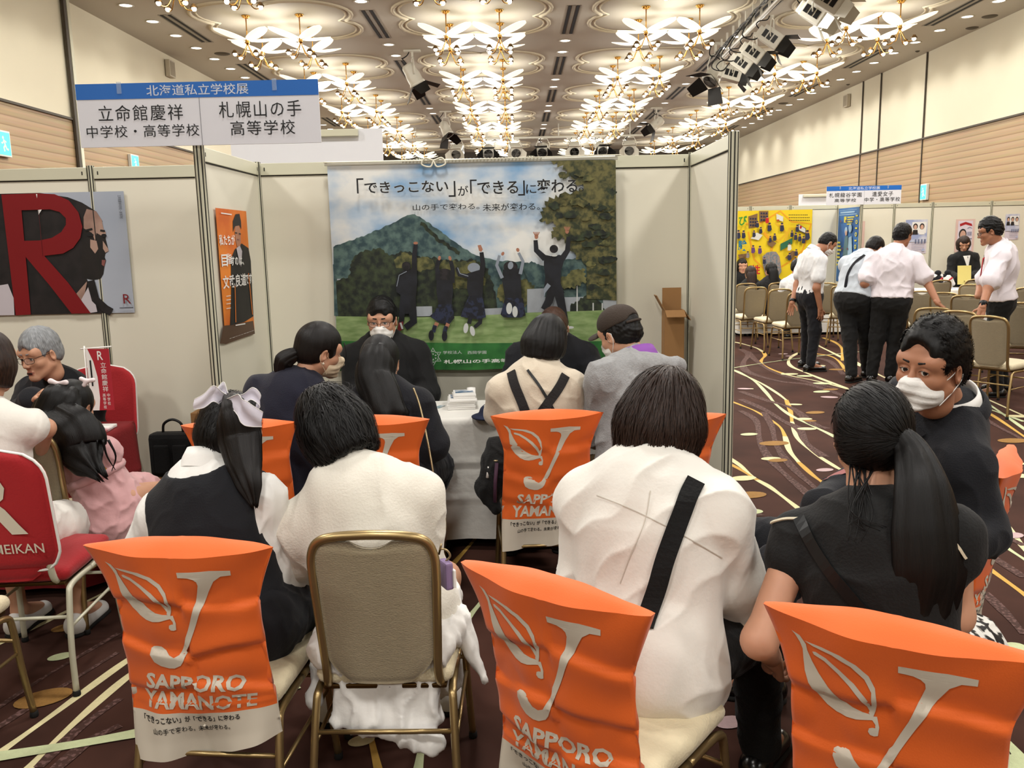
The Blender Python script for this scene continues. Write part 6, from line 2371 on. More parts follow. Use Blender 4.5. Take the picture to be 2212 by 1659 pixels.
def tail(P, pts, radii, m, name='ponytail', flat=None, n=44, seed=1, frizz=.10, parent=None, ends=True):
    """bundle of hair following a world path, ridged into locks"""
    r = np.random.default_rng(seed)
    Pp = spline(pts, 6)
    R = np.interp(np.linspace(0, 1, len(Pp)), np.linspace(0, 1, len(radii)), radii)
    ph = r.uniform(0, 6, 6)
    vs, fs, st = [], [], []
    ref = V3(0, -1, .2)
    T0 = None
    for i, p in enumerate(Pp):
        t = unit(Pp[min(i + 1, len(Pp) - 1)] - Pp[max(i - 1, 0)])
        ref = unit(ref - t * (ref @ t))
        b = np.cross(t, ref)
        u = i / (len(Pp) - 1)
        for k in range(n):
            a = 2 * PI * k / n
            g = 1 + frizz * (math.sin(5 * a + ph[0] + 3 * u) * .6 + math.sin(9 * a + ph[1] - 2 * u) * .5 + math.sin(17 * a + ph[2]) * .35)
            if ends and u > .72: g *= 1 + (u - .72) * 1.5 * math.sin(7 * a + ph[3])
            off = (ref * math.cos(a) + b * math.sin(a)) * R[i] * g
            if flat is not None:
                ax = unit(flat[0]); off = off + ax * (off @ ax) * (flat[1] - 1)
            e = 0
            if ends and u > .9: e = (u - .9) * 10 * (.5 + .5 * math.sin(9 * a + ph[4])) * R[0] * .9
            vs.append(p + off + t * e)
            st.append((math.cos(a) * 3.2, math.sin(a) * 3.2, u * 1.2))
    for i in range(len(Pp) - 1):
        for k in range(n):
            k2 = (k + 1) % n
            fs.append((i * n + k, i * n + k2, (i + 1) * n + k2, (i + 1) * n + k))
    nv = len(vs)
    vs += [Pp[0], Pp[-1] + unit(Pp[-1] - Pp[-2]) * .01]; st += [(0, 0, 0), (0, 0, 1)]
    me = MB()
    for k in range(n):
        fs.append((nv, (k + 1) % n, k, k)[:3]); fs.append((nv + 1, (len(Pp) - 1) * n + k, (len(Pp) - 1) * n + (k + 1) % n))
    mesh = to_mesh(np.array(vs) - P.base, fs, name)
    a = mesh.attributes.new('strand', 'FLOAT_VECTOR', 'POINT')
    a.data.foreach_set('vector', np.array(st, np.float32).ravel())
    return link(name, mesh, MATS[m], parent or P.root)

def locks(P, paths, m, r=.0016, name='loose_hair', parent=None):
    mb = MB()
    for p in paths:
        q = spline(p, 5)
        k = len(q)
        mb.tube([x - P.base for x in q], [r * (1 - .75 * i / (k - 1)) for i in range(k)], 5)
    o = mb.build(name, MATS[m], parent or P.root)
    a = o.data.attributes.new('strand', 'FLOAT_VECTOR', 'POINT')
    return o

def scrunchie(P, c, t, r, m='hair_black', w=.006, name='hair_tie'):
    t = unit(t)
    x = unit(np.cross(t, V3(.3, .9, .2))); y = np.cross(t, x)
    mb = MB()
    mb.tube([c + (x * math.cos(a) + y * math.sin(a)) * r - P.base for a in np.linspace(0, 2 * PI, 20, endpoint=False)], w, 8, closed=True)
    return mb.build(name, MATS[m], P.root)

def vee(P, shirt='white', tie=None, w=.05, depth=.3, spread=1.0):
    """shirt front, lapels and tie showing in the opening of a jacket"""
    up = unit(P.N - P.P)
    def q(x, z):
        o = P.N + up * z + P.r * x
        h = P.bvh.ray_cast(Vector(o + P.f * .5), Vector(-P.f))
        return (np.array(h[0]) if h[0] is not None else o + P.f * .12)
    mb = MB()
    pts = [q(-w * spread, -.05), q(-w * .6, -.03), q(w * .6, -.03), q(w * spread, -.05), q(.012, -depth), q(-.012, -depth)]
    c = q(0, -.1)
    ring = pts
    def strip(L, off, name, m, wd):
        vs, fs = [], []
        for i, (x0, x1, z) in enumerate(L):
            for x in (x0, (x0 + x1) / 2, x1):
                vs.append(q(x, z) + P.f * off - P.base)
        for i in range(len(L) - 1):
            for k in range(2):
                fs.append((i * 3 + k, i * 3 + k + 1, i * 3 + k + 4, i * 3 + k + 3))
        b = MB(); b.raw(vs, fs, 0, True); return b.build(name, MATS[m], P.root)
    L = [(-w * (1 - t) * spread - .006, w * (1 - t) * spread + .006, -.045 - (depth - .045) * t) for t in np.linspace(0, 1, 8)]
    strip(L, .004, 'shirt_front', shirt, 0)
    if tie:
        strip([(-.014, .014, -.05), (-.019, .019, -.065), (-.012, .012, -.085), (-.02, .02, -depth * .7), (-.022, .022, -depth)], .009, 'tie', tie, 0)
    for s in (-1, 1):
        LL = [(s * (w * (1 - t) * spread + .002), s * (w * (1 - t) * spread + .045 * (1 - .5 * t)), -.04 - (depth - .04) * t) for t in np.linspace(0, 1, 8)]
        strip([(min(a, b), max(a, b), z) for a, b, z in LL], .008, 'lapel', P.jacket, 0)

def hand_frame(d, n):
    """columns for a hand whose fingers point along d and whose back faces n"""
    d = unit(d); n = unit(n - d * (n @ d))
    return np.stack([np.cross(d, n), d, n], 1)

mat('shoe_black', (.025, .023, .022), rough=.25, spec=.6, vary=.1)
mat('shoe_white', (.82, .81, .79), rough=.6)
mat('vest_navy', (.035, .042, .07), rough=.85, bump=.15, bscale=200, vary=.1, sheen=.05)
mat('shirt_white', (.90, .89, .87), rough=.8, bump=.12, bscale=60, vary=.03, sheen=.1)
mat('sweater_white', (.87, .85, .80), rough=.9, bump=.2, bscale=150, vary=.03, sheen=.25)
mat('blouse_white', (.88, .865, .83), rough=.75, bump=.1, bscale=90, vary=.03, sheen=.2)
mat('top_black', (.024, .023, .022), rough=.85, bump=.2, bscale=140, vary=.2, sheen=.04)
mat('suit_navy', (.04, .046, .075), rough=.85, bump=.2, bscale=220, vary=.15, sheen=.05)
mat('suit_black', (.026, .026, .032), rough=.85, bump=.2, bscale=220, vary=.15, sheen=.05)
mat('knit_navy', (.06, .063, .13), rough=.95, bump=.2, bscale=180, vary=.12, sheen=.1)
mat('beige_shirt', (.80, .75, .67), rough=.9, bump=.15, bscale=120, vary=.04, sheen=.2)
mat('hoodie_gray', (.56, .56, .56), rough=.95, bump=.35, bscale=160, vary=.22, vscale=70, sheen=.25)
mat('purple_cloth', (.52, .30, .62), rough=.85, vary=.06)
mat('cap_brown', (.22, .18, .15), rough=.85, bump=.2, bscale=150, vary=.12)
mat('pink_cloth', (.80, .62, .62), rough=.85, bump=.15, bscale=60, vary=.06, sheen=.2)
mat('polo_white', (.87, .87, .87), rough=.8, bump=.15, bscale=90, vary=.03, sheen=.15)
mat('shirt_gray', (.74, .77, .80), rough=.8, bump=.12, bscale=90, vary=.03, sheen=.15)
mat('shirt_pinkish', (.88, .85, .87), rough=.75, bump=.12, bscale=90, vary=.03, sheen=.15)
mat('red_ribbon', (.68, .12, .17), rough=.6)
mat('navy_ribbon', (.08, .09, .22), rough=.6)
mat('tie_pink', (.62, .36, .35), rough=.6, vary=.1)
mat('tie_red', (.42, .09, .13), rough=.6, vary=.1)
mat('mustard', (.72, .52, .20), rough=.7)
mat('organza', (.90, .88, .93), rough=.5, alpha=.8, vary=.03)
mat('mask_beige', (.86, .78, .66), rough=.75, vary=.02)
mat('pearl', (.85, .80, .72), rough=.25)
mat('lilac_case', (.52, .44, .58), rough=.6, vary=.05)
mat('bag_olive', (.62, .56, .42), rough=.7, vary=.08)
mat('chain_gold', (.62, .55, .42), rough=.35, metal=.8)
mat('cream_bag', (.80, .76, .66), rough=.7, bump=.1, vary=.05)

# ---------------------------------------------------------------- front row
def people_front():
    # 1 schoolgirl with a bow
    P = Person('schoolgirl in navy vest and white shirt with a big sheer white hair bow', (-.835, 2.29, .53), at(448, 1030, 2.38), at(494, 942, 2.46), face(8, -30, 12), D(6), sh=.158, chest=.93, fine=.006)
    P.sit_legs(D(6))
    P.arm('R', at(606, 1262, 2.42), at(640, 1330, 2.68)); P.arm('L', at(292, 1250, 2.42), at(360, 1330, 2.65))
    P.body(h_head=.0045, face=True)
    top(P, 'shirt_white', sleeve=.92, g=.012, flare=.028, amp=.004, seed=3, r0=1.05)
    # vest: same chest without arms, cut round at the armholes
    F = Field(.03)
    P.torso(F, .019, k=.05)
    for sd, sg in (('L', -1), ('R', 1)):
        S = P.S[sd]
        F.ell(S + P.r * sg * .085 - P.up * .04, V3(.088, .22, .17), R=np.stack([P.r, P.f, P.up], 1), k=.012, op='s')
    F.ell(P.N + P.up * .055 - P.f * .02, V3(.10, .10, .085), R=np.stack([P.r, P.f, P.up], 1), k=.008, op='s')
    v, f = F.mesh(.006); v = folds(v, f, .002, 18, 4)
    P.put('vest', v, f, 'vest_navy')
    collar(P, 'shirt_white', r=.068, hgt=.04, flare=.02)
    pants(P, 'vest_navy', g=.03, upto=1.15, name='skirt')
    shoes(P, 'shoe_white')
    hair_tight(P, 'hair_black', line=.055, nape=.75, gf=.8, groove=.001)
    t = tail(P, [at(500, 876, 2.45), at(505, 872, 2.40), at(512, 905, 2.345), at(520, 950, 2.335), at(530, 1005, 2.30), at(541, 1050, 2.265), at(548, 1085, 2.25)], [.02, .036, .056, .060, .048, .03, .01], 'hair_dark', seed=4, flat=(V3(0, 1, 0), .5))
    locks(P, [[P.loc((s * .07, .03, .03)), P.loc((s * .082, .04, -.03)), P.loc((s * .08, .05, -.1 - .02 * k)), P.loc((s * .07 + .006 * k, .06 - .006 * k, -.15 - .02 * k))] for s in (1,) for k in range(6)], 'hair_dark', r=.0045)
    blades(P, *P.hairv, toward((.0, -.09, .12)), 900, .05, .0016, 'hair_black', seed=2)
    # bow of sheer ribbon
    b = MB()
    knot = at(500, 862, 2.40)
    def ribbon(path, w0, w1, name):
        q = spline(path, 6)
        vs, fs = [], []
        m_ = len(q)
        for i, p in enumerate(q):
            u = i / (m_ - 1)
            wv = np.interp(u, [0, .25, .6, 1], [w0, w1 * .8, w1, w1 * .6])
            for k in range(7):
                a = -1 + 2 * k / 6
                vs.append(p + V3(.15 * a * wv, .2 * wv * math.sin(3 * a + 5 * u), 1.0 * a * wv) - P.base)
        for i in range(m_ - 1):
            for k in range(6):
                e = i * 7 + k
                fs.append((e, e + 1, e + 8, e + 7))
        mb = MB(); mb.raw(vs, fs, 0, True)
        o = mb.build(name, MATS['organza'], P.root)
        rim = MB()
        for k in (0, 6): rim.tube([V3(*vs[i * 7 + k]) for i in range(m_)], .0011, 5)
        rim.build('wired_edge', MATS['white'], o)
    Yb = knot[1]
    A_ = lambda x, y, d=0: at(x, y, Yb + d)
    ribbon([knot, A_(482, 862), A_(462, 850, -.02), A_(440, 866, -.03), A_(418, 874, -.03)], .008, .024, 'bow_loop')
    ribbon([knot, A_(492, 858, .02), A_(484, 838, .03), A_(470, 848, .02), A_(455, 868, .0)], .006, .018, 'bow_loop')
    ribbon([knot, A_(525, 862, -.05), A_(545, 850, -.07), A_(562, 866, -.07), A_(552, 882, -.06)], .006, .018, 'bow_loop')
    ribbon([knot + V3(0, -.04, 0), A_(514, 872, -.09), A_(524, 888, -.105), A_(545, 900, -.105), A_(566, 907, -.09)], .008, .034, 'bow_loop')
    mb = MB(); mb.lathe([(.001, -.012), (.012, -.008), (.014, 0), (.012, .008), (.001, .012)], knot - P.base, 12); mb.build('bow_knot', MATS['organza'], P.root)

    # 2 woman in a white sweater, bob
    P = Person('woman with a black bob in a white sweater and long white skirt, head bent', (-.385, 2.37, .53), at(758, 1040, 2.38), at(718, 925, 2.46), face(-24, -30, -16), D(0), sh=.178, chest=1.0, fine=.006)
    P.sit_legs(D(0), thigh=.36)
    P.arm('R', at(918, 1235, 2.42), at(880, 1320, 2.72)); P.arm('L', at(645, 1210, 2.42), at(690, 1320, 2.72))
    P.body(h_head=.0045)
    top(P, 'sweater_white', sleeve=2.0, g=.018, flare=.006, name='sweater', amp=.008, freq=12, seed=12, r0=1.12)
    collar(P, 'sweater_white', r=.067, hgt=.016, open_=.05)
    P.mask(m='mask_white')
    hair_bob(P, 'hair_black', low=-.112, w=1.06, tilt=-.12, seed=5, groove=.002, bulge=.006, flare=.004)
    blades(P, *P.hairv, away_from((0, -.02, .16)), 2600, .075, .0022, 'hair_black', lift=.005, seed=5)
    rg = random.Random(5)
    locks(P, [[P.loc((rg.uniform(-.04, .04), -.06, .125)), P.loc((rg.uniform(-.08, .08), -.115, .07)), P.loc((rg.uniform(-.09, .09), -.128, 0)), P.loc((rg.uniform(-.09, .09), -.118, -.07))] for k in range(9)], 'hair_dark', r=.0008)
    # long white skirt over the seat and hanging behind it
    F = Field(.03)
    B = V3(-.385, 2.33, 0)
    F.box(B + V3(0, .05, .50), (.40, .44, .10), r=.05)
    F.box(B + V3(.0, -.12, .37), (.30, .05, .20), r=.02)
    F.cap(B + V3(-.06, -.13, .3), B + V3(.13, -.15, .23), .045, .035, ax=(0, 1, 0), sc=2.0)
    F.cap(B + V3(.2, .02, .5), B + V3(.27, -.02, .36), .05, .02, ax=(1, 0, 0), sc=2)
    F.cap(B + V3(-.2, .02, .45), B + V3(-.215, -.06, .32), .04, .03, ax=(1, 0, 0), sc=2)
    F.box(B + V3(0, .3, .3), (.36, .1, .34), r=.04)
    v, f = F.mesh(.008)
    v = folds(v, f, .012, 24, 21, (1.5, 1, .35))
    P.put('skirt', v, f, 'shirt_white')
    shoes(P, 'shoe_white')
    # 3 woman in a white blouse with black strap
    P = Person('woman with a smooth brown bob in a white blouse, black bag strap across her back', (.31, 2.06, .54), at(1408, 1018, 2.17), at(1436, 903, 2.25), face(34, -10, 4), D(26), sh=.175, chest=1.0, fine=.006)
    P.sit_legs(D(38))
    P.arm('R', at(1588, 1258, 2.12), at(1560, 1330, 2.4)); P.arm('L', at(1262, 1240, 2.22), at(1330, 1330, 2.5))
    P.body(h_head=.0045)
    def ex(F):
        F.cap(P.P + P.r * .03 - P.f * .04, P.P + P.r * .05 + P.f * .02 - V3(0, 0, .02), .155, .15, k=.05)
    top(P, 'blouse_white', sleeve=1.25, g=.026, flare=.03, name='blouse', amp=.008, freq=11, seed=31, r0=1.2, waist=1.08, extra=ex)
    belt_strap(P, [(1290, 1070), (1360, 1098), (1430, 1132), (1500, 1170), (1560, 1205)], .002, mat('seam', (.76, .73, .68), rough=.8), 'yoke_seam', off=.0015, t=.001)
    belt_strap(P, [(1405, 1060), (1392, 1130), (1362, 1200), (1340, 1260)], .002, 'seam', 'back_seam', off=.0015, t=.001)
    collar(P, 'blouse_white', r=.064, hgt=.012, open_=.05)
    pants(P, 'top_black', g=.02, name='trousers')
    shoes(P)
    hair_bob(P, 'hair_brown', low=-.118, w=1.12, tilt=-.15, seed=8, groove=.0032, bulge=.014, flare=.008, gf=1.3)
    blades(P, *P.hairv, away_from((0, -.01, .17)), 3600, .085, .0024, 'hair_brown', lift=.005, seed=8, jitter=.1)
    belt_strap(P, [(1502, 1040), (1478, 1090), (1450, 1170), (1425, 1250), (1402, 1325), (1392, 1360)], .046, 'black_cloth', 'bag_strap')
    F = Field(.02); c = at(1578, 1330, 2.22); F.ell(c, (.05, .09, .07)); v, f = F.mesh(.007); v = folds(v, f, .006, 30, 3)
    t = thing('shoulder_bag', 'crumpled cream shoulder bag on the lap beside the white blouse', 'bag', c)
    link('bag_body', to_mesh(v - c, f), MATS['cream_bag'], t)
    # 4 woman in black with a long ponytail
    P = Person('woman in a black sleeveless top with a long low black ponytail', (.86, 1.87, .54), at(1880, 1112, 1.95), at(1884, 942, 2.03), face(22, -6, 0), D(28), sh=.168, chest=.95, fine=.0055, shdrop=.05)
    P.sit_legs(D(32))
    P.arm('L', at(1640, 1385, 1.90), at(1668, 1420, 2.08)); P.arm('R', at(2062, 1330, 1.86), at(1980, 1380, 2.1))
    P.body(h_head=.0045, hands=[('L', hand_frame(V3(.2, .5, -.85), V3(-.8, -.5, -.2)), dict(curl=(.7, .75, .8, .9), thumb=.7))])
    F_ex = lambda F: [F.cap(P.S[s], P.S[s] + (P.E[s] - P.S[s]) * .22, .058, .062, k=.03) for s in 'LR']
    top(P, 'top_black', sleeve=0, g=.014, name='top', amp=.004, freq=18, seed=41, extra=F_ex)
    for pix in ([(1634, 1166), (1650, 1140), (1690, 1124), (1728, 1122)], [(2030, 1152), (2062, 1172), (2085, 1205)]):
        belt_strap(P, pix, .006, 'cream_bag', 'piping', off=.002)
    pants(P, noise_mat('leaf_print_cloth', (.04, .04, .045), (.86, .85, .82), 26, .48, .52, 2), g=.035, name='skirt', upto=1.7)
    shoes(P)
    hair_tight(P, 'hair_black', line=.045, nape=.5, th=.012, gf=.7, groove=.0009)
    blades(P, *P.hairv, toward(P.M.T @ (at(1935, 945, 1.95) - P.H)), 2200, .06, .0016, 'hair_black', lift=.003, seed=9, jitter=.08)
    c0 = at(1925, 945, 1.98); c1 = at(1943, 943, 1.94)
    tl = tail(P, [at(1925, 945, 1.98), at(1945, 945, 1.935), at(1972, 985, 1.90), at(1992, 1060, 1.85), at(2000, 1150, 1.82), at(2004, 1240, 1.80), at(1996, 1310, 1.80), at(1985, 1360, 1.81)], [.022, .026, .042, .062, .076, .078, .06, .015], 'hair_black', seed=11, flat=((0, 1, 0), .45), frizz=.08)
    scrunchie(P, c1, c1 - c0, .029, w=.007)
    rg = random.Random(7)
    locks(P, [[P.loc((-.03 + rg.uniform(-.02, .04), -.09, -.06)), at(1850 + rg.uniform(-20, 60), 1090 + rg.uniform(0, 30), 1.86), at(1835 + rg.uniform(-10, 100), 1150 + rg.uniform(-20, 50), 1.83)] for k in range(14)], 'hair_black', r=.0022)
    belt_strap(P, [(1728, 1122), (1760, 1180), (1800, 1240), (1850, 1300), (1890, 1345)], .028, mat('strap_leather', (.05, .055, .06), rough=.4), 'bag_strap')
    # 5 masked man in a navy jacket
    P = Person('man in navy jacket and white face mask, glancing across with short spiky black hair', (1.22, 2.79, .54), at(2046, 880, 2.58), at(2010, 793, 2.47), face(-122, -4, -5), D(-92), sh=.18, chest=1.0, fine=.006, skin='skin_tan')
    P.sit_legs(D(-75), thigh=.36)
    P.arm('L', at(2125, 1150, 2.40), at(2010, 1200, 2.25)); P.arm('R', at(1860, 1045, 2.72), at(1765, 1100, 2.55))
    P.body(h_head=.003, hands=[('R', hand_frame(V3(-.7, -.4, -.35), V3(0, 0, 1)), dict(curl=(.5, .5, .55, .6)))])
    P.eyes((-.45, .0)); P.brows('hair_dark', .0036, .001); P.mask()
    P.jacket = 'suit_navy'
    top(P, 'suit_navy', sleeve=1.9, g=.024, flare=.006, name='jacket', amp=.006, freq=16, seed=51, r0=1.2)
    vee(P, 'white', 'tie_pink', w=.055, depth=.30)
    collar(P, 'white', r=.076, hgt=.034, open_=.6)
    collar(P, 'suit_navy', r=.092, hgt=.02, open_=1.5, c=P.N + unit(P.N - P.P) * .02)
    P.hair_short('hair_black', thick=.015, line=.112, messy=.0025, seed=6, side=1.0, h=.0035, top=.012)
    blades(P, *P.hairv, lambda p: (p - V3(0, -.06, .06)) + V3(0, .02, .08), 2200, .02, .0015, 'hair_black', lift=.005, seed=6, jitter=.35, segs=3, sel=lambda v: v[:, 1] < .05)
    mb = MB(); e = P.W['R']; d = unit(P.W['R'] - P.E['R'])
    mb.tube([e - d * .03 - P.base, e + d * .008 - P.base], .038, 14); mb.build('shirt_cuff', MATS['white'], P.root)
    pants(P, 'suit_navy', g=.02); shoes(P)
people_front()
# ---------------------------------------------------------------- second row, table side, neighbouring booth
def people_booth():
    # 6 woman in navy, low ponytail, looking to the right
    P = Person('woman in a plain navy top with a low ponytail and pearl earring', (-1.14, 3.76, .53), at(650, 835, 3.82), at(692, 757, 3.88), face(58, -14, 6), D(18), sh=.178, chest=1.02, fine=.007)
    P.sit_legs(D(10)); P.arm('R', at(745, 935, 3.85), at(770, 960, 4.15)); P.arm('L', at(572, 960, 3.75), at(620, 985, 4.05))
    P.body(h_head=.005); P.mask('mask_beige')
    top(P, 'knit_navy', sleeve=1.2, g=.024, flare=.02, name='top', amp=.006, freq=14, seed=61, r0=1.15)
    collar(P, 'knit_navy', r=.066, hgt=.014, open_=.05)
    pants(P, 'black_cloth'); shoes(P)
    hair_tight(P, 'hair_dark', line=.05, nape=.5, th=.012)
    tail(P, [P.loc((0, -.095, -.03)), P.loc((-.0, -.125, -.045)), P.loc((-.01, -.15, -.075)), P.loc((-.015, -.15, -.12)), P.loc((-.01, -.14, -.15))], [.024, .034, .042, .034, .01], 'hair_dark', seed=3)
    mb = MB(); mb.lathe([(.001, -.007), (.006, 0), (.001, .007)], P.loc((.084, -.004, -.045)) - P.base, 10); mb.build('earring', MATS['pearl'], P.root)
    locks(P, [[P.loc((.05, .085, .06)), P.loc((.07, .1, .0)), P.loc((.066, .095, -.06))]], 'hair_dark', .003)
    # 7 girl with long half-tied hair and navy cape jacket
    P = Person('girl with long straight half-tied black hair over a dark navy flared jacket', (-.585, 3.80, .53), at(826, 842, 3.86), at(822, 785, 3.91), face(4, -10, 0), D(4), sh=.155, chest=.92, fine=.007)
    P.sit_legs(D(4)); P.arm('R', at(925, 945, 3.85), at(890, 960, 4.1)); P.arm('L', at(765, 940, 3.85), at(790, 960, 4.1))
    P.body(h_head=.005)
    def ex(F):
        F.cap(P.S['R'], at(930, 960, 3.82), .06, .085, k=.04); F.cap(P.S['L'], at(765, 960, 3.82), .06, .07, k=.04)
    top(P, 'navy_cloth', sleeve=1.5, g=.022, flare=.03, name='jacket', amp=.006, freq=14, seed=71, extra=ex)
    pants(P, 'navy_cloth', g=.03, upto=1.2, name='skirt'); shoes(P)
    hair_tight(P, 'hair_black', line=.05, nape=.2, th=.013, gf=.9)
    tail(P, [P.loc((0, -.07, .06)), P.loc((0, -.1, .0)), P.loc((.0, -.115, -.07)), at(824, 855, 3.74), at(836, 900, 3.71), at(845, 935, 3.70)], [.06, .082, .086, .088, .092, .04], 'hair_black', seed=7, flat=((0, 1, 0), .55), frizz=.06)
    scrunchie(P, P.loc((0, -.112, .0)), P.loc((0, -.1, .1)) - P.loc((0, -.1, 0)), .016, w=.005)
    tail(P, [P.loc((0, -.11, .005)), P.loc((0, -.128, -.03)), P.loc((.0, -.135, -.1)), P.loc((.005, -.14, -.17))], [.014, .018, .02, .006], 'hair_dark', name='hair', seed=2)
    # her chain bag strap and small bag
    q = [at(893, 838, 3.72), at(905, 870, 3.70), at(915, 910, 3.66), at(925, 960, 3.60), at(934, 1010, 3.56), at(942, 1060, 3.54), at(950, 1080, 3.54)]
    c = at(942, 1110, 3.56)
    t = thing('chain_bag', 'small olive bag on a long gold chain beside the long-haired girl', 'bag', c)
    mb = MB(); mb.box((0, 0, 0), (.06, .16, .12), rotz(.3), bev=.015); mb.build('bag_body', MATS['bag_olive'], t)
    mb = MB(); mb.tube([p - c for p in spline(q, 5)], .0045, 6); mb.build('chain', MATS['chain_gold'], t)
    # 8 boy with a backpack
    P = Person('boy with thick black bowl-cut hair in a beige shirt wearing a black backpack', (.10, 3.84, .53), at(1158, 800, 3.88), at(1180, 742, 3.95), face(24, -22, 6), D(-4), sh=.155, chest=.95, fine=.007)
    P.sit_legs(D(-4)); P.arm('R', at(1236, 890, 3.9), at(1215, 900, 4.15)); P.arm('L', at(1078, 890, 3.9), at(1100, 905, 4.15))
    P.body(h_head=.005); P.mask()
    top(P, 'beige_shirt', sleeve=1.9, g=.02, flare=.006, name='shirt', amp=.005, freq=16, seed=81, r0=1.2)
    collar(P, 'beige_shirt', r=.064, hgt=.022, open_=.05)
    pants(P, 'top_black'); shoes(P)
    hair_bob(P, 'hair_black', low=-.072, w=1.06, tilt=.35, seed=9, face_r=(.062, .085, .09), bulge=.012, groove=.002)
    c = at(1168, 945, 3.72)
    t = thing('backpack', 'black backpack on the back of the boy in beige', 'backpack', c)
    F = Field(.03)
    F.ell(at(1165, 935, 3.76) - c, (.125, .075, .12)); F.box(V3(0, .03, -.12), (.24, .12, .26), r=.05); F.ell(at(1150, 925, 3.69) - c, (.07, .03, .05), k=.03)
    v, f = F.mesh(.007); v = folds(v, f, .007, 24, 5)
    link('pack_body', to_mesh(v, f), mat('pack_cloth', (.10, .085, .085), rough=.8, bump=.2, bscale=160, vary=.12), t)
    for pix in ([(1106, 805), (1112, 830), (1125, 862), (1135, 888)], [(1220, 812), (1205, 840), (1185, 868), (1170, 890)]):
        o = V3(0, 0, CAM_H)
        tmp = P.base; b0 = P.base; P.base = c
        belt_strap(P, pix, .042, 'pack_cloth', 'strap', off=.004, t=.008, parent=t)
        P.base = b0
    b0 = P.base; P.base = c
    belt_strap(P, [(1140, 800), (1155, 820), (1175, 850), (1195, 885)], .012, 'black_plastic', 'cord', off=.003, parent=t)
    P.base = b0
    # backpack hanging by the chair side
    c = at(1062, 1010, 3.66)
    t = thing('school_bag', 'black school bag hanging at the chair side by the white tablecloth', 'bag', c)
    F = Field(.03); F.cap(at(1072, 965, 3.68) - c, at(1058, 1050, 3.68) - c, .045, .06); F.cap(at(1050, 1060, 3.66) - c, at(1072, 1100, 3.62) - c, .045, .02); F.ell(V3(0.03, 0, 0), (.06, .09, .13))
    v, f = F.mesh(.008); v = folds(v, f, .006, 26, 6); link('bag_body', to_mesh(v, f), MATS['black_cloth'], t)
    mb = MB(); mb.tube([p - c for p in (at(1073, 1000, 3.56), at(1070, 1040, 3.55), at(1069, 1085, 3.54))], .008, 6); mb.build('woven_strap', mat('plaid_strap', (.24, .12, .20), rough=.7, vary=.4, vscale=60), t)
    mb = MB(); mb.lathe([(.008, -.002), (.011, 0), (.008, .002)], at(1071, 995, 3.555) - c, 12); mb.build('ring', MATS['chain_gold'], t)
    mb = MB(); mb.tube([at(1057, 1008, 3.60) - c, at(1053, 1032, 3.60) - c], .007, 6); mb.build('white_tape', MATS['white'], t)
    # 9 man in a cap and grey hoodie
    P = Person('man in brown cap and grey hoodie with a white face mask, looking down', (.52, 3.74, .53), at(1378, 788, 3.90), at(1338, 722, 3.98), face(-42, -20, -4), D(-28), sh=.185, chest=1.02, fine=.007)
    P.sit_legs(D(-17)); P.arm('L', at(1290, 930, 3.90), at(1270, 880, 4.15)); P.arm('R', at(1470, 900, 3.75), at(1440, 900, 4.1))
    P.body(h_head=.0045); P.mask()
    def ex9(F):
        F.cap(at(1305, 808, 3.86), at(1400, 795, 3.80), .05, .06, k=.03); F.cap(at(1400, 795, 3.80), at(1460, 790, 3.84), .06, .04, k=.03)
    top(P, 'hoodie_gray', sleeve=1.95, g=.03, flare=.0, name='hoodie', amp=.007, freq=16, seed=91, r0=1.25, extra=ex9)
    up9 = unit(P.N - P.P)
    F = Field(.03)
    for a in np.linspace(-2.5, 2.5, 14):
        d9 = -P.f * math.cos(a) + P.r * math.sin(a)
        F.cap(P.N + d9 * .105 - up9 * (.015 + .03 * math.cos(a)), P.N + d9 * .13 - up9 * (.06 + .05 * max(0, math.cos(a))), .03, .038, k=.03)
    v, f = F.mesh(.007); v = folds(v, f, .008, 26, 19); P.put('hood', v, f, 'hoodie_gray')
    collar(P, 'purple_cloth', r=.085, hgt=.05, open_=.1, c=P.N + up9 * .02)
    F = Field(.02)
    a = at(1345, 792, 3.84); F.cap(a, at(1400, 778, 3.86), .035, .045); v, f = F.mesh(.006); P.put('purple_shirt', v, f, 'purple_cloth')
    up = unit(P.N - P.P)
    lanyard(P, 'navy_ribbon', r=.006, c=P.N + up * .07)
    pants(P, mat('khaki', (.46, .38, .27), rough=.9, vary=.1)); shoes(P)
    P.hair_short('hair_black', thick=.008, line=.05, messy=.005, seed=3, nape=-.06)
    F = Field(.01)
    F.ell((0, -.012, .055), (.088, .108, .082)); F.plane((0, 0, .032), (0, -.12, -1)); F.ell((0, -.13, .035), (.045, .06, .032), k=.004, op='s')
    v, f = F.mesh(.004); cap = P.put('cap', P.loc(v), f, 'cap_brown')
    F = Field(.006); F.ell((0, .10, .033), (.072, .075, .012)); F.plane((0, .085, 0), (0, -1, 0)); v, f = F.mesh(.004); P.put('brim', P.loc(v + V3(0, 0, -1) * (v[:, :1] ** 2 * 4)), f, 'cap_brown', parent=cap)
    mb = MB(); mb.tube([P.loc((x, -.012 - math.sqrt(max(0, 1 - (x / .09) ** 2)) * .112, .034 - .1 * 0)) - P.base for x in np.linspace(-.05, .05, 8)], .006, 6); mb.build('back_strap', MATS['cap_brown'], cap)
    # 10 masked man in black behind the table
    P = Person('man in black suit, glasses and white mask sitting before the mountain banner', (-.765, 5.0, .52), at(829, 738, 5.02), at(825, 692, 4.95), face(182, -8, 0), D(180), sh=.185, chest=1.04, fine=.007)
    P.sit_legs(D(180), thigh=.36); P.arm('R', at(765, 850, 4.98), at(800, 868, 4.75)); P.arm('L', at(925, 850, 4.96), at(870, 872, 4.72))
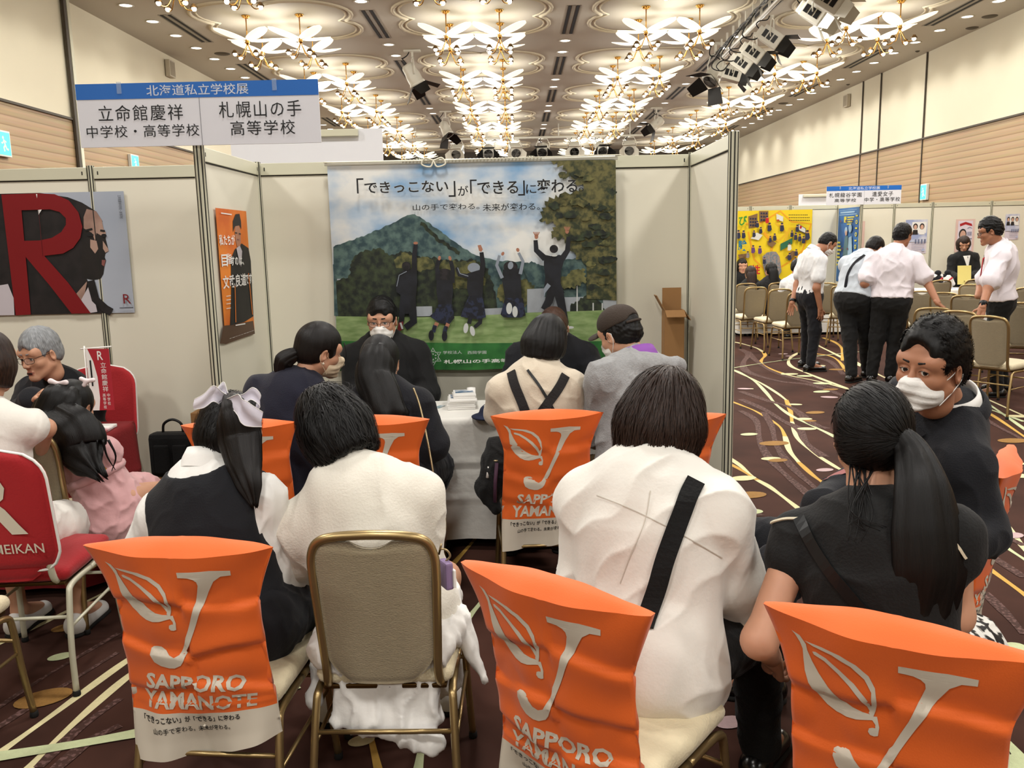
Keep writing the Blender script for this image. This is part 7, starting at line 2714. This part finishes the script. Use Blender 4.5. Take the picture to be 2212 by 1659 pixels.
    P.body(h_head=.0038); P.eyes((0, -.12)); P.brows('hair_black', .0042); P.mask(); P.glasses(rim=.0013)
    P.jacket = 'suit_black'
    top(P, 'suit_black', sleeve=1.93, g=.022, name='jacket', amp=.005, freq=16, seed=101, r0=1.2); vee(P, 'white', 'tie_red'); collar(P, 'white', r=.064, hgt=.03, open_=.7); lanyard(P, 'navy_ribbon', r=.006)
    pants(P, 'suit_black'); shoes(P)
    P.hair_short('hair_black', thick=.013, line=.060, messy=.003, seed=4, top=.006, side=1.1)
    # 11 bowing man in navy suit
    P = Person('man in navy suit bowing his thinning brown head behind the boy with the backpack', (.20, 5.0, .52), at(1192, 738, 4.98), at(1196, 712, 4.84), face(186, -48, 0), D(180), sh=.188, chest=1.05, fine=.008)
    P.sit_legs(D(180), thigh=.36); P.arm('R', at(1105, 830, 4.9), at(1150, 860, 4.7)); P.arm('L', at(1285, 800, 4.93), at(1318, 808, 4.68))
    P.body(h_head=.005, hands=[('L', hand_frame(V3(.3, -.8, -.4), V3(0, 0, 1)), dict(h=.004))]); P.mask()
    P.jacket = 'suit_navy'
    top(P, 'suit_navy', sleeve=1.95, g=.022, name='jacket', amp=.005, freq=16, seed=111, r0=1.2); collar(P, 'white', r=.066, hgt=.026)
    pants(P, 'suit_navy'); shoes(P)
    P.hair_short('hair_reddish', thick=.007, line=.045, messy=.002, seed=5)
    # 12 grey-haired man with glasses
    P = Person('grey-haired man with thin glasses, open mouth, dark suit and red tie, talking', (-2.44, 4.66, .53), at(120, 828, 4.46), at(86, 766, 4.32), face(-158, -12, 4), D(-165), sh=.185, chest=1.05, fine=.007)
    P.sit_legs(D(180), thigh=.3); P.arm('R', at(40, 900, 4.3), at(75, 862, 4.12)); P.arm('L', at(190, 910, 4.45), at(130, 930, 4.2))
    P.body(h_head=.0038, hands=[('R', hand_frame(V3(.6, -.5, .35), V3(-.3, -.4, .8)), dict(h=.0035, curl=(.3, .35, .4, .5)))]); P.eyes((-.15, -.1)); P.brows('hair_gray', .0038); P.glasses(rim=.0012)
    F = Field(.003); F.cap((-.013, .09, -.071), (.013, .09, -.071), .005); v, f = F.mesh(.002); P.put('mouth', P.loc(v), f, mat('mouth_dark', (.16, .06, .05), rough=.5))
    P.jacket = 'suit_navy'
    top(P, 'suit_navy', sleeve=1.93, g=.022, name='jacket', amp=.005, freq=16, seed=121, r0=1.2); vee(P, 'white', 'tie_red', w=.06); collar(P, 'white', r=.066, hgt=.032, open_=.9)
    pants(P, 'suit_navy'); shoes(P)
    P.hair_short('hair_gray', thick=.013, line=.062, messy=.0025, seed=8, top=.008, side=.9)
    # 13 woman with short brown bob at the edge
    P = Person('woman with a short brown bob in a white sleeveless top at the frame edge', (-2.02, 3.18, .53), at(-36, 880, 3.22), at(-20, 782, 3.28), face(-6, -6, 0), D(2), sh=.168, chest=.84, fine=.007)
    P.sit_legs(D(2), thigh=.2); P.arm('R', at(98, 925, 3.26), at(88, 985, 3.42)); P.arm('L', at(-95, 960, 3.2), at(-60, 1000, 3.4))
    P.body(h_head=.005)
    top(P, 'blouse_white', sleeve=.12, g=.014, name='top', amp=.003, freq=18, seed=131); collar(P, 'blouse_white', r=.064, hgt=.014, open_=.05)
    pants(P, 'blouse_white', g=.03, upto=1.3, name='skirt'); shoes(P, 'shoe_white')
    hair_bob(P, 'hair_brown', low=-.10, w=.98, seed=13, tilt=-.1, groove=.002)
    # 14 little girl
    P = Person('little girl in a pink dress with long hair and white bow clips', (-1.79, 3.60, .50), at(170, 962, 3.58), at(158, 880, 3.62), face(10, -14, 2), D(8), sh=.12, scale=.9, chest=.72, fine=.006, shdrop=.06)
    P.sit_legs(D(8), thigh=.3); P.arm('R', at(232, 1000, 3.62), at(215, 1060, 3.8)); P.arm('L', at(118, 1000, 3.65), at(130, 1060, 3.8))
    P.body(h_head=.005)
    def ex14(F):
        F.cap(P.P + P.up * .08, P.P - V3(0, 0, .06), .11, .155, k=.04); F.cap(P.P + yawv(8) * .02, P.P + yawv(8) * .22 - V3(0, 0, .03), .12, .11, k=.05)
    top(P, 'pink_cloth', sleeve=.12, g=.012, name='dress', amp=.007, freq=22, seed=141, extra=ex14, waist=.92)
    mb = MB()
    w0 = P.P + P.up * .15
    mb.tube([w0 + (P.r * math.cos(a) * .125 + P.f * math.sin(a) * .105) - P.base for a in np.linspace(0, 2 * PI, 24, endpoint=False)], .018, 8, closed=True, flat=(V3(0, 0, 1), 1.1)); mb.build('sash', MATS['pink_cloth'], P.root)
    for sd in 'LR':
        F = Field(.02); F.ell(P.S[sd] + (P.E[sd] - P.S[sd]) * .15, (.05, .05, .05)); v, f = F.mesh(.006); v = folds(v, f, .004, 60, 2); P.put('puff_sleeve', v, f, 'shirt_white')
    belt_strap(P, [(195, 985), (212, 1000), (226, 1013), (236, 1022)], .012, 'mustard', 'bag_cord')
    shoes(P, 'shoe_white', L=.2)
    hair_tight(P, 'hair_black', line=.05, nape=.2, th=.014)
    tail(P, [P.loc((0, -.05, .05)), P.loc((0, -.09, .0)), P.loc((.0, -.1, -.07)), at(168, 940, 3.46), at(178, 975, 3.44), at(192, 1000, 3.40), at(205, 1015, 3.38)], [.075, .098, .102, .108, .095, .06, .02], 'hair_black', seed=17, flat=((0, 1, 0), .6), frizz=.1)
    rg = random.Random(9)
    locks(P, [[at(150 + 12 * k, 950, 3.42), at(150 + 13 * k + rg.uniform(-8, 14), 985, 3.42), at(155 + 12 * k + rg.uniform(-12, 25), 1015 + rg.uniform(-12, 8), 3.43)] for k in range(8)], 'hair_black', r=.006)
    for nm, (bx, by), s in (('left', (125, 829), 1), ('right', (188, 823), .8)):
        c = at(bx, by, 3.56)
        F = Field(.006)
        for a in (0.2, 2.6, -1.0 if s == 1 else 4.2): F.cap(c, c + V3(math.cos(a), 0, math.sin(a) * .7) * .034 * s, .008, .012 * s)
        v, f = F.mesh(.0035); P.put('hair_bow', v, f, mat('bow_white', (.88, .82, .82), rough=.6, vary=.1, vscale=40))
people_booth()

# purple pouch hanging from the bare chair
def pouch():
    c = at(964, 1240, 2.17)
    t = thing('pouch', 'small lilac pouch hanging by a chain beside the bare chair', 'pouch', c)
    mb = MB(); mb.box((0, 0, 0), (.022, .05, .075), rotz(.5), bev=.006); mb.build('pouch_body', MATS['lilac_case'], t)
    mb = MB(); mb.tube(spline([(0, 0, .036), (.012, .0, .05), (.004, .0, .066), (-.012, 0, .07), (-.018, .0, .055), (-.01, 0, .085)], 4), .003, 6); mb.build('chain', MATS['chain_gold'], t)
    mb = MB(); mb.box((.018, -.01, -.006), (.008, .03, .05), rotz(.5), bev=.003); mb.build('side_flap', MATS['white'], t)
pouch()
# ---------------------------------------------------------------- booths across the aisle: banners, posters, tables
def far_prints():
    YF = 14.9
    # yellow banner
    a, b = at(1560, 455, YF - .03), at(1755, 455, YF - .03)
    x0, x1 = a[0] - .35, b[0]
    z0, z1 = .775, 2.02
    W, H = x1 - x0, z1 - z0
    t = thing('yellow_banner', 'big yellow banner covered with tiny illustrated school scenes', 'banner', (x0 + W / 2, YF - .03, z0))
    m = MB(); m.box((0, 0, H / 2), (W, .003, H)); m.build('cloth', mat('banner_yellow', (.88, .76, .10), rough=.7, vary=.04), t)
    A = Art((-W / 2, -.002, 0), (1, 0, 0), (0, 0, 1), (0, -1, 0), step=.0008, base=.001)
    def P(x, y):      # crop pixels, scale 6.9125 from (1580, 440)
        q = at(1580 + x / 6.9125, 440 + y / 6.9125, YF - .03)
        return (q[0] - x0, q[2] - z0)
    PP = lambda l: [P(*q) for q in l]
    px = 1 / 6.9125 / 1850 * 15.1
    am = mat('banner_amber', (.88, .62, .10), rough=.7); am2 = mat('banner_amber2', (.86, .68, .12), rough=.7)
    nv = mat('banner_navy', (.15, .16, .25), rough=.7); wh = mat('banner_white', (.82, .81, .76), rough=.7); br = mat('banner_brown', (.48, .36, .22), rough=.7)
    gn = mat('banner_green', (.16, .38, .26), rough=.7); pu = mat('banner_purple', (.36, .22, .42), rough=.7); gy = noise_mat('banner_mosaic', (.40, .45, .48), (.58, .50, .46), 30, .4, .6)
    sk = mat('banner_skin', (.70, .52, .40), rough=.7); bl = mat('banner_teal', (.05, .42, .55), rough=.7); rd = mat('banner_red', (.72, .12, .12), rough=.7); gt = mat('banner_leaf', (.22, .52, .16), rough=.7)
    A.line(PP([(210, 300), (420, 300), (730, 110), (900, 270), (1190, 300), (1060, 700), (900, 850), (560, 1050), (340, 830), (250, 420)]), 26 * px, am)
    A.line(PP([(660, 280), (820, 440), (700, 560), (500, 430), (560, 330)]), 40 * px, am2); A.line(PP([(480, 430), (620, 600), (590, 700)]), 40 * px, am); A.line(PP([(1000, 380), (870, 370), (760, 640), (880, 730)]), 36 * px, am2)
    for pts in ([(250, 190), (390, 145), (385, 350), (255, 370)], [(410, 110), (548, 110), (545, 240), (415, 278)]):
        A.poly(PP(pts), br)
        (xa, ya), (xb, yb) = pts[0], pts[2]
        for i in range(3):
            for j in range(3): A.rect(*P(xa + 22 + 36 * i, ya + 50 + 48 * j), *P(xa + 48 + 36 * i, ya + 22 + 48 * j), nv)
    A.poly(PP([(665, 150), (768, 195), (765, 270), (668, 235)]), wh); A.ell(*P(690, 250), 22 * px, 14 * px, mat('banner_orange', (.66, .30, .12), rough=.7))
    A.poly(PP([(990, 300), (1105, 370), (1100, 450), (992, 400)]), nv); A.poly(PP([(998, 312), (1098, 374), (1094, 436), (999, 392)]), wh); A.ell(*P(1028, 352), 16 * px, 22 * px, rd)
    A.poly(PP([(725, 600), (905, 510), (900, 600), (722, 705)]), gn)
    A.poly(PP([(300, 500), (370, 430), (460, 470), (400, 545), (280, 520)]), wh)
    A.poly(PP([(530, 560), (600, 545), (665, 590), (600, 650), (530, 610)]), br); A.poly(PP([(790, 810), (900, 700), (980, 720), (880, 840)]), br); A.poly(PP([(90, 760), (240, 740), (250, 800), (120, 830)]), br)
    A.poly(PP([(455, 790), (520, 730), (600, 712), (660, 720), (710, 790), (725, 900), (740, 1010), (700, 1080), (500, 1070), (460, 900)]), gy)
    for (x, y, s, m_) in ((330, 450, 1, nv), (430, 400, 1, nv), (560, 350, 1.3, nv), (745, 350, 1.3, nv), (570, 530, .9, nv), (635, 500, 1.1, nv), (970, 370, 1.1, nv), (1120, 470, 1.5, nv), (890, 450, 1, nv), (945, 490, 1.1, nv), (1005, 510, 1.1, nv), (1060, 540, 1.1, nv),
                          (310, 680, 1.2, pu), (410, 690, 1.2, pu), (850, 790, 1.1, nv), (950, 730, 1, nv), (90, 460, 1.3, nv), (165, 460, 1.2, nv), (370, 310, 1, nv), (515, 240, 1.1, rd), (845, 640, 1.2, wh), (930, 850, 1, wh), (225, 760, 1, gy), (470, 850, 1, nv)):
        A.poly(PP([(x - 20 * s, y - 20 * s), (x + 18 * s, y - 22 * s), (x + 26 * s, y + 28 * s), (x + 8 * s, y + 50 * s), (x - 24 * s, y + 46 * s)]), m_)
        A.ell(*P(x, y - 34 * s), 13 * s * px, 14 * s * px, sk); A.ell(*P(x, y - 42 * s), 14 * s * px, 9 * s * px, nv)
    for y in (170, 212, 252):
        for k in range(11 + (y > 180)): A.rect(*P(830 + 26 * k, y + 6), *P(848 + 26 * k, y - 6), MATS['print_black'])
    for s, x0_, y0_, x1_, y1_, m_ in (('び', 82, 180, 208, 330, gt), ('験', 70, 545, 205, 705, bl), ('性', 270, 910, 402, 1055, rd)):
        u0, u1 = P(x0_, y1_), P(x1_, y0_)
        A.text(s, u0[0], u0[1], u1[0], u1[1], m_, bold=.03)
    A.build('print', t)
    # blue poster on the wing
    X = 5.52 - .012
    ya, yb, z0, z1 = 13.96, 14.84, .80, 2.03
    t = thing('blue_poster', 'tall blue poster with yellow lettering and pale drawn figures', 'poster', (X, (ya + yb) / 2, z0))
    W, H = yb - ya, z1 - z0
    m = MB(); m.box((0, 0, H / 2), (.003, W, H)); m.build('sheet', noise_mat('poster_blue', (.16, .34, .58), (.22, .42, .64), 3), t)
    A = Art((-.002, W / 2, 0), (0, -1, 0), (0, 0, 1), (-1, 0, 0), step=.0008, base=.001)
    yl = mat('poster_yellow', (.78, .74, .28), rough=.6); lb = mat('poster_lightblue', (.56, .68, .78), rough=.6); gg = mat('poster_graygreen', (.30, .42, .46), rough=.6)
    A.rect(.04 * W, .90 * H, .9 * W, .91 * H, lb); A.rect(.04 * W, .96 * H, .9 * W, .965 * H, lb); A.rect(.1 * W, .925 * H, .8 * W, .945 * H, lb)
    A.rect(.30 * W, .80 * H, .42 * W, .88 * H, yl)
    for k in range(4): A.rect(.46 * W, (.86 - .03 * k) * H, (.8 - .04 * k) * W, (.875 - .03 * k) * H, yl)
    for i in range(7): (A.ell(.92 * W, (.88 - .08 * i) * H, .05 * W, .028 * H, yl) if i % 2 else A.rect(.87 * W, (.87 - .08 * i) * H, .97 * W, (.89 - .08 * i) * H, yl)); (A.ell(.92 * W, (.88 - .08 * i) * H, .025 * W, .015 * H, MATS['poster_blue']) if i % 2 else None)
    A.poly([(.34 * W, .35 * H), (.42 * W, .62 * H), (.56 * W, .62 * H), (.6 * W, .3 * H), (.56 * W, .02 * H), (.3 * W, .02 * H)], gg); A.poly([(.58 * W, .35 * H), (.6 * W, .6 * H), (.74 * W, .62 * H), (.8 * W, .4 * H), (.72 * W, .05 * H), (.6 * W, .05 * H)], lb)
    A.ell(.46 * W, .69 * H, .07 * W, .05 * H, lb); A.ell(.66 * W, .72 * H, .08 * W, .055 * H, lb); A.ell(.47 * W, .66 * H, .05 * W, .035 * H, mat('poster_skin2', (.70, .56, .50), rough=.6))
    for k in range(7): A.rect((.06 + .02 * (k % 2)) * W, (.52 - .05 * k) * H, (.2 + .03 * (k % 3)) * W, (.545 - .05 * k) * H, yl)
    for k in range(5): A.ell((.2 + .13 * k) * W, (.82 - .37 * (k % 2)) * H, .03 * W, .015 * H, mat('poster_maroon', (.42, .24, .26), rough=.6))
    A.build('print', t)
    # four portrait posters
    pk = mat('poster_pink', (.84, .72, .68), rough=.6); li = noise_mat('poster_lilac', (.58, .62, .76), (.80, .80, .84), 5); pp = mat('poster_pale', (.84, .80, .84), rough=.6); hr = mat('poster_hairdark', (.14, .12, .12), rough=.6); sk2 = mat('poster_skinlight', (.78, .62, .54), rough=.6)
    gyt = mat('poster_slate', (.40, .42, .52), rough=.6)
    for kind, x0, y0, x1, y1, lab in (('pink', 1862, 477, 1899, 560, 'pink poster with a red ribbon, half hidden by the blue poster wing'), ('lilac', 1953, 474, 2004, 548, 'lilac poster with two young faces behind the man leaning on a chair'), ('pink', 2061, 473, 2107, 545, 'pink poster with a red ribbon behind the woman with the yellow folder'), ('lilac', 2169, 462, 2203, 518, 'lilac poster with three young faces beside the bespectacled man')):
        a, b = at(x0, y1, YF - .012), at(x1, y0, YF - .012)
        W, H = b[0] - a[0], b[2] - a[2]
        if kind == 'pink' and x0 < 1900: W = .42; a = V3(5.56, a[1], a[2])
        t = thing('wall_poster', lab, 'poster', (a[0] + W / 2, YF - .012, a[2]))
        m = MB(); m.box((0, 0, H / 2), (W, .003, H)); m.build('sheet', pk if kind == 'pink' else pp, t)
        A = Art((-W / 2, -.002, 0), (W, 0, 0), (0, 0, H), (0, -1, 0), step=.0008, base=.001)
        if kind == 'pink':
            A.rect(.12, .05, .88, .95, pp); A.poly([(.2, .86), (.5, .92), (.82, .86), (.86, .78), (.5, .84), (.22, .78)], MATS['red_cloth'])
            A.ell(.38, .55, .2, .16, hr); A.ell(.39, .52, .15, .14, sk2); A.poly([(.2, .35), (.38, .42), (.62, .34), (.66, .08), (.18, .08)], MATS['white'])
            for k in range(4): A.rect(.62 + .06 * k, .5, .65 + .06 * k, .62, gyt)
            A.line([(.6, .72), (.72, .76), (.84, .72)], .015, gyt); A.rect(.6, .4, .86, .42, gyt)
        else:
            A.rect(0, .5, 1, 1, li); A.rect(.3, .6, .95, .93, MATS['white'])
            for cx in (.45, .75) if x0 < 2100 else (.2, .5, .8): A.ell(cx, .80, .11, .09, hr); A.ell(cx, .78, .075, .07, sk2); A.poly([(cx - .13, .56), (cx - .1, .70), (cx + .1, .70), (cx + .13, .56)], hr if cx < .6 else MATS['white'])
            A.rect(0, .34, 1, .5, li)
            for k in range(4): A.rect(.45 + .14 * k, .3, .52 + .14 * k, .42, gyt); A.rect(.3, .28 - .06 * k, .9, .29 - .06 * k, gyt)
            A.ell(.85, .1, .08, .04, li)
        A.build('print', t)
far_prints()

def far_tables():
    covered_table((4.55, 14.05, 0), 1.9, .5, .70, 'white tablecloth in front of the yellow banner', MATS['cloth_white'], hem=.04)
    covered_table((6.85, 13.75, 0), 1.9, .5, .70, 'white tablecloth before the woman with the yellow folder', MATS['cloth_white'], hem=.04)
    c = atz(2098, 760, 0)
    covered_table((5.95, 11.35, 0), .55, .5, .68, 'white cloth on a small table between the empty chairs', MATS['cloth_white'], hem=.04)
    c = at(2062, 622, 13.7)
    for j in range(2):
        flat_item('leaflet', 'pale leaflet on the far white table, %s the woman\'s folder' % ('under' if j else 'beside'), 'leaflet', (c[0] + .25 * j, c[1], .7095), (.2, .28, .004), .2, [noise_mat('leaflet_pale', (.55, .60, .72), (.85, .86, .88), 9)], 'leaflets on the far white table')
    # two little dressed figures on the table
    for i, (px, m1, m2) in enumerate(((2025, 'navy_cloth', 'white'), (2046, 'white', 'navy_cloth'))):
        c = at(px, 610, 13.85); c[2] = .709
        t = thing('uniform_doll', ['small doll in a dark sailor uniform standing on the far table', 'small doll in a white sailor top standing on the far table'][i], 'doll', c)
        F = Field(.015); F.cap((0, 0, .02), (0, 0, .16), .075, .06); F.cap((-.05, 0, .16), (-.10, .0, .06), .03); F.cap((.05, 0, .16), (.10, 0, .06), .03); F.plane((0, 0, 0), (0, 0, -1)); v, f = F.mesh(.01); link('uniform', to_mesh(v, f), MATS[m1], t)
        F = Field(.01); F.cap((-.05, 0, .19), (.05, 0, .19), .035); v, f = F.mesh(.01); link('sailor_collar', to_mesh(v, f), MATS[m2], t)
        F = Field(.01); F.ell((0, 0, .24), (.05, .05, .045)); v, f = F.mesh(.008); link('head', to_mesh(v, f), MATS['navy_cloth'], t)
        F = Field(.01); F.cap((.0, -.055, .13), (.05, -.05, .16), .014); v, f = F.mesh(.008); link('neckerchief', to_mesh(v, f), MATS['red_ribbon'], t)
far_tables()

def people_far():
    def std(P, yaw, feet, spread=.0):
        P.footdir = yawv(yaw)
        for sd, f in feet.items():
            A = V3(f[0], f[1], .085)
            P.leg(sd, P.Hp[sd] * .5 + A * .5 + yawv(yaw) * .035, A)
    # 15 man with wristband, head bowed, walking to the right
    Y = 10.15
    P = Person('man in white polo and dark trousers with red lanyard and mask, head bowed', at(1748, 640, Y), at(1757, 545, Y), at(1788, 526, Y), face(82, -38, 0), D(78), sh=.185, fine=.009, chest=1.0, ground=at(1748, 800, Y), skin='skin_tan')
    std(P, 85, {'R': atz(1750, 803), 'L': atz(1738, 793)})
    P.arm('R', at(1764, 622, Y - .22), at(1772, 668, Y - .20)); P.arm('L', at(1722, 615, Y + .15), at(1711, 655, Y + .05))
    P.body(h_head=.006, face=True, hands=[('R', hand_frame(V3(.1, 0, -1), V3(.2, -1, 0)), dict(h=.005)), ('L', hand_frame(V3(-.15, 0, -1), V3(.4, .9, 0)), dict(h=.005, curl=(.25, .3, .3, .35)))]); P.mask()
    top(P, 'polo_white', sleeve=.62, g=.014, flare=.02, name='polo_shirt', amp=.006, freq=20, seed=151, low=.03, r0=1.1); collar(P, 'polo_white', r=.074, hgt=.034, flare=.02)
    lanyard(P, 'red_ribbon', r=.006, c=P.N + unit(P.N - P.P) * .03)
    pants(P, 'suit_navy', g=.012); shoes(P)
    P.hair_short('hair_black', thick=.009, line=.055, messy=.004, seed=3, h=.006)
    mb = MB(); e = P.W['L']; d = unit(P.W['L'] - P.E['L']); mb.tube([e - d * .05 - P.base, e - d * .02 - P.base], .036, 12); mb.build('wristband', MATS['black_plastic'], P.root)
    # 16 man with a shoulder strap bending away
    Y = 9.35
    P = Person('man in pale grey shirt with dark shoulder strap, bending forward', at(1842, 645, Y), at(1868, 556, Y + .12), at(1890, 536, Y + .22), face(62, -35, 6), D(48), sh=.185, fine=.009, chest=1.08, ground=at(1842, 810, Y))
    std(P, 50, {'L': atz(1838, 826), 'R': atz(1872, 815)})
    P.arm('R', at(1900, 615, Y), at(1915, 640, Y + .25)); P.arm('L', at(1850, 615, Y + .35), at(1880, 640, Y + .5))
    P.body(h_head=.006)
    top(P, 'shirt_gray', sleeve=.8, g=.02, flare=.02, amp=.009, freq=16, seed=161, low=.02, r0=1.1, waist=1.15); collar(P, 'shirt_gray', r=.068, hgt=.03, flare=.018)
    lanyard(P, 'red_ribbon', r=.006, c=P.N + unit(P.N - P.P) * .03)
    belt_strap(P, [(1868, 552), (1850, 565), (1835, 585), (1828, 610), (1825, 640)], .03, 'navy_cloth', 'shoulder_strap')
    pants(P, 'top_black', g=.02); shoes(P)
    P.hair_short('hair_dark', thick=.01, line=.055, messy=.003, seed=4, h=.006)
    # 17 man leaning on a chair back
    Y = 9.15
    P = Person('man in white shirt seen from behind, leaning a hand on a chair back', at(1925, 648, Y), at(1932, 545, Y + .05), at(1950, 508, Y + .1), face(55, -6, 4), D(22), sh=.195, fine=.0085, chest=1.08, ground=at(1915, 810, Y), skin='skin_tan')
    std(P, 30, {'L': atz(1882, 826), 'R': atz(1922, 826)})
    P.arm('R', at(2003, 610, Y - .1), at(2026, 655, Y - .35)); P.arm('L', at(1868, 612, Y + .05), at(1890, 610, Y + .28))
    P.body(h_head=.0055, hands=[('R', hand_frame(V3(.75, -.3, -.6), V3(.3, -.3, 1)), dict(h=.005, curl=(.7, .7, .75, .8)))])
    top(P, 'shirt_pinkish', sleeve=.72, g=.022, flare=.025, amp=.010, freq=13, seed=171, low=.02, r0=1.15, waist=1.12); collar(P, 'shirt_pinkish', r=.074, hgt=.034, flare=.018)
    lanyard(P, 'red_ribbon', r=.006, c=P.N + unit(P.N - P.P) * .03)
    pants(P, 'top_black', g=.02); shoes(P)
    P.hair_short('hair_black', thick=.014, line=.06, messy=.004, seed=6, h=.0055)
    # 18 bespectacled man facing left
    Y = 8.3
    P = Person('man with spiky dark hair and glasses in a short-sleeved white shirt and watch, talking', at(2160, 650, Y), at(2160, 535, Y), at(2137, 500, Y), face(-72, -14, 0), D(-62), sh=.195, fine=.008, chest=1.08, ground=at(2160, 845, Y), skin='skin_tan')
    std(P, -70, {'L': atz(2152, 858), 'R': atz(2165, 845)})
    P.arm('L', at(2135, 622, Y - .28), at(2122, 664, Y - .42)); P.arm('R', at(2120, 618, Y + .25), at(2112, 640, Y + .1))
    P.body(h_head=.005, hands=[('L', hand_frame(V3(-.3, -.3, -.9), V3(-.3, -.9, .2)), dict(h=.005, curl=(.8, .85, .9, .95)))]); P.glasses(rim=.0016); P.eyes(); P.brows('hair_black')
    top(P, 'shirt_pinkish', sleeve=.75, g=.022, flare=.025, amp=.008, freq=14, seed=181, low=.02, r0=1.15); collar(P, 'shirt_pinkish', r=.074, hgt=.034, flare=.02)
    lanyard(P, 'red_ribbon', r=.006, c=P.N + unit(P.N - P.P) * .03)
    mb = MB(); q = [P.N + P.f * .13 - P.up * z for z in (.06, .12, .2, .32)]; mb.tube([p - P.base for p in q], [.016, .024, .028, .03], 8, flat=(P.f, .3)); mb.build('tie', mat('tie_dark', (.20, .12, .18), rough=.6), P.root)
    pants(P, 'top_black', g=.018); shoes(P)
    P.hair_short('hair_black', thick=.014, line=.068, messy=.006, seed=7, h=.005, top=.008)
    mb = MB(); e = P.W['L']; d = unit(P.W['L'] - P.E['L']); mb.tube([e - d * .06 - P.base, e - d * .03 - P.base], .037, 12); w = mb.build('watch_strap', MATS['black_plastic'], P.root)
    mb = MB(); mb.box(e - d * .045 + V3(-.02, -.034, 0) - P.base, (.035, .016, .035), bev=.005); mb.build('watch_face', mat('watch_glass', (.12, .14, .16), rough=.15), w)
    # 19 woman with a folder behind the far table
    Y = 14.25
    P = Person('woman with chin-length brown hair in a black suit holding up a yellow folder', at(2082, 640, Y), at(2081, 546, Y), at(2082, 526, Y - .03), face(196, -30, 0), D(180), sh=.175, fine=.009, chest=.98, ground=at(2082, 640, Y))
    P.footdir = yawv(180); std(P, 180, {'L': P.Hp['L'], 'R': P.Hp['R']})
    P.arm('R', at(2052, 592, Y - .05), at(2071, 600, Y - .33)); P.arm('L', at(2112, 590, Y - .05), at(2094, 598, Y - .33))
    P.body(h_head=.006, hands=[('R', hand_frame(V3(1, -.3, 0), V3(0, -1, .2)), dict(h=.005)), ('L', hand_frame(V3(-1, -.3, 0), V3(0, -1, .2)), dict(h=.005))])
    P.jacket = 'suit_black'
    top(P, 'suit_black', sleeve=1.93, g=.02, name='jacket', amp=.005, freq=16, seed=191, r0=1.15); vee(P, 'white', None, w=.06, depth=.26); pants(P, 'suit_black'); shoes(P)
    hair_bob(P, 'hair_brown', low=-.12, w=1.02, seed=19, face_r=(.06, .09, .10), flare=.012, h=.006, tilt=0)
    c = at(2083, 594, Y - .37)
    t = thing('folder', 'pale yellow folder held in front of the black-suited woman', 'folder', c)
    mb = MB(); mb.box((0, 0, 0), (.215, .012, .30), rotx(-.1), bev=.002); mb.build('folder_body', mat('folder_yellow', (.86, .80, .48), rough=.5, vary=.03), t)
    A = Art(rotx(-.1) @ V3(-.1075, -.0062, -.15), (.215, 0, 0), rotx(-.1) @ V3(0, 0, .30), rotx(-.1) @ V3(0, -1, 0)); A.ell(.5, .16, .05, .04, mat('folder_mark', (.55, .48, .25), rough=.6)); A.rect(.35, .08, .65, .09, MATS['folder_mark']); A.build('print', t)
    # seated visitors by the yellow banner
    def seated(label, head, hy, yaw, m, hair, sty, pitch=-8, sex=.165):
        h = np.asarray(head, float)
        f = yawv(yaw)
        P = Person(label, V3(h[0] - f[0] * .02, h[1] - f[1] * .05, .53), h - f * .03 - V3(0, 0, .145), h, face(hy, pitch, 0), D(yaw), sh=sex, fine=.01, chest=.95)
        P.sit_legs(D(yaw), thigh=.36)
        P.arm_rel('L', (-.07, .1, -.26), (.06, .22, .0)); P.arm_rel('R', (.07, .1, -.26), (-.06, .22, .0))
        P.body(h_head=.007)
        top(P, m, sleeve=1.9 if m != 'polo_white' else .7, g=.018, name='jacket' if m != 'polo_white' else 'shirt', amp=.004, seed=7, r0=1.1)
        pants(P, 'suit_black', h=.014); shoes(P)
        if sty == 'long':
            hair_tight(P, hair, h=.006, th=.013)
            tail(P, [P.loc((0, -.06, .05)), P.loc((0, -.09, -.02)), P.loc((0, -.1, -.12)), P.loc((0, -.11, -.25)), P.loc((.0, -.11, -.32))], [.06, .078, .08, .075, .03], hair, name='hair', flat=(P.M[:, 1], .6), n=20)
        elif sty == 'bob': hair_bob(P, hair, low=-.13, h=.007, seed=3)
        else: P.hair_short(hair, h=.007)
        return P
    P = seated('seated girl with long brown hair over a black jacket with white collar edge', at(1621, 592, 13.75), 0, 0, 'suit_black', 'hair_brown', 'long')
    collar(P, 'white', r=.066, hgt=.02, open_=.3)
    seated('seated girl with black hair in a black jacket before the yellow banner', at(1665, 585, 13.55), -10, 0, 'suit_black', 'hair_black', 'long')
    seated('woman with dark hair facing visitors across the far table, mostly hidden by our wing post', at(1603, 574, 14.5), 178, 180, 'suit_black', 'hair_dark', 'bob')
    seated('seated person in a white shirt, head hidden behind the man with the wristband', at(1722, 578, 12.95), 40, 20, 'polo_white', 'hair_black', 'short')
people_far()
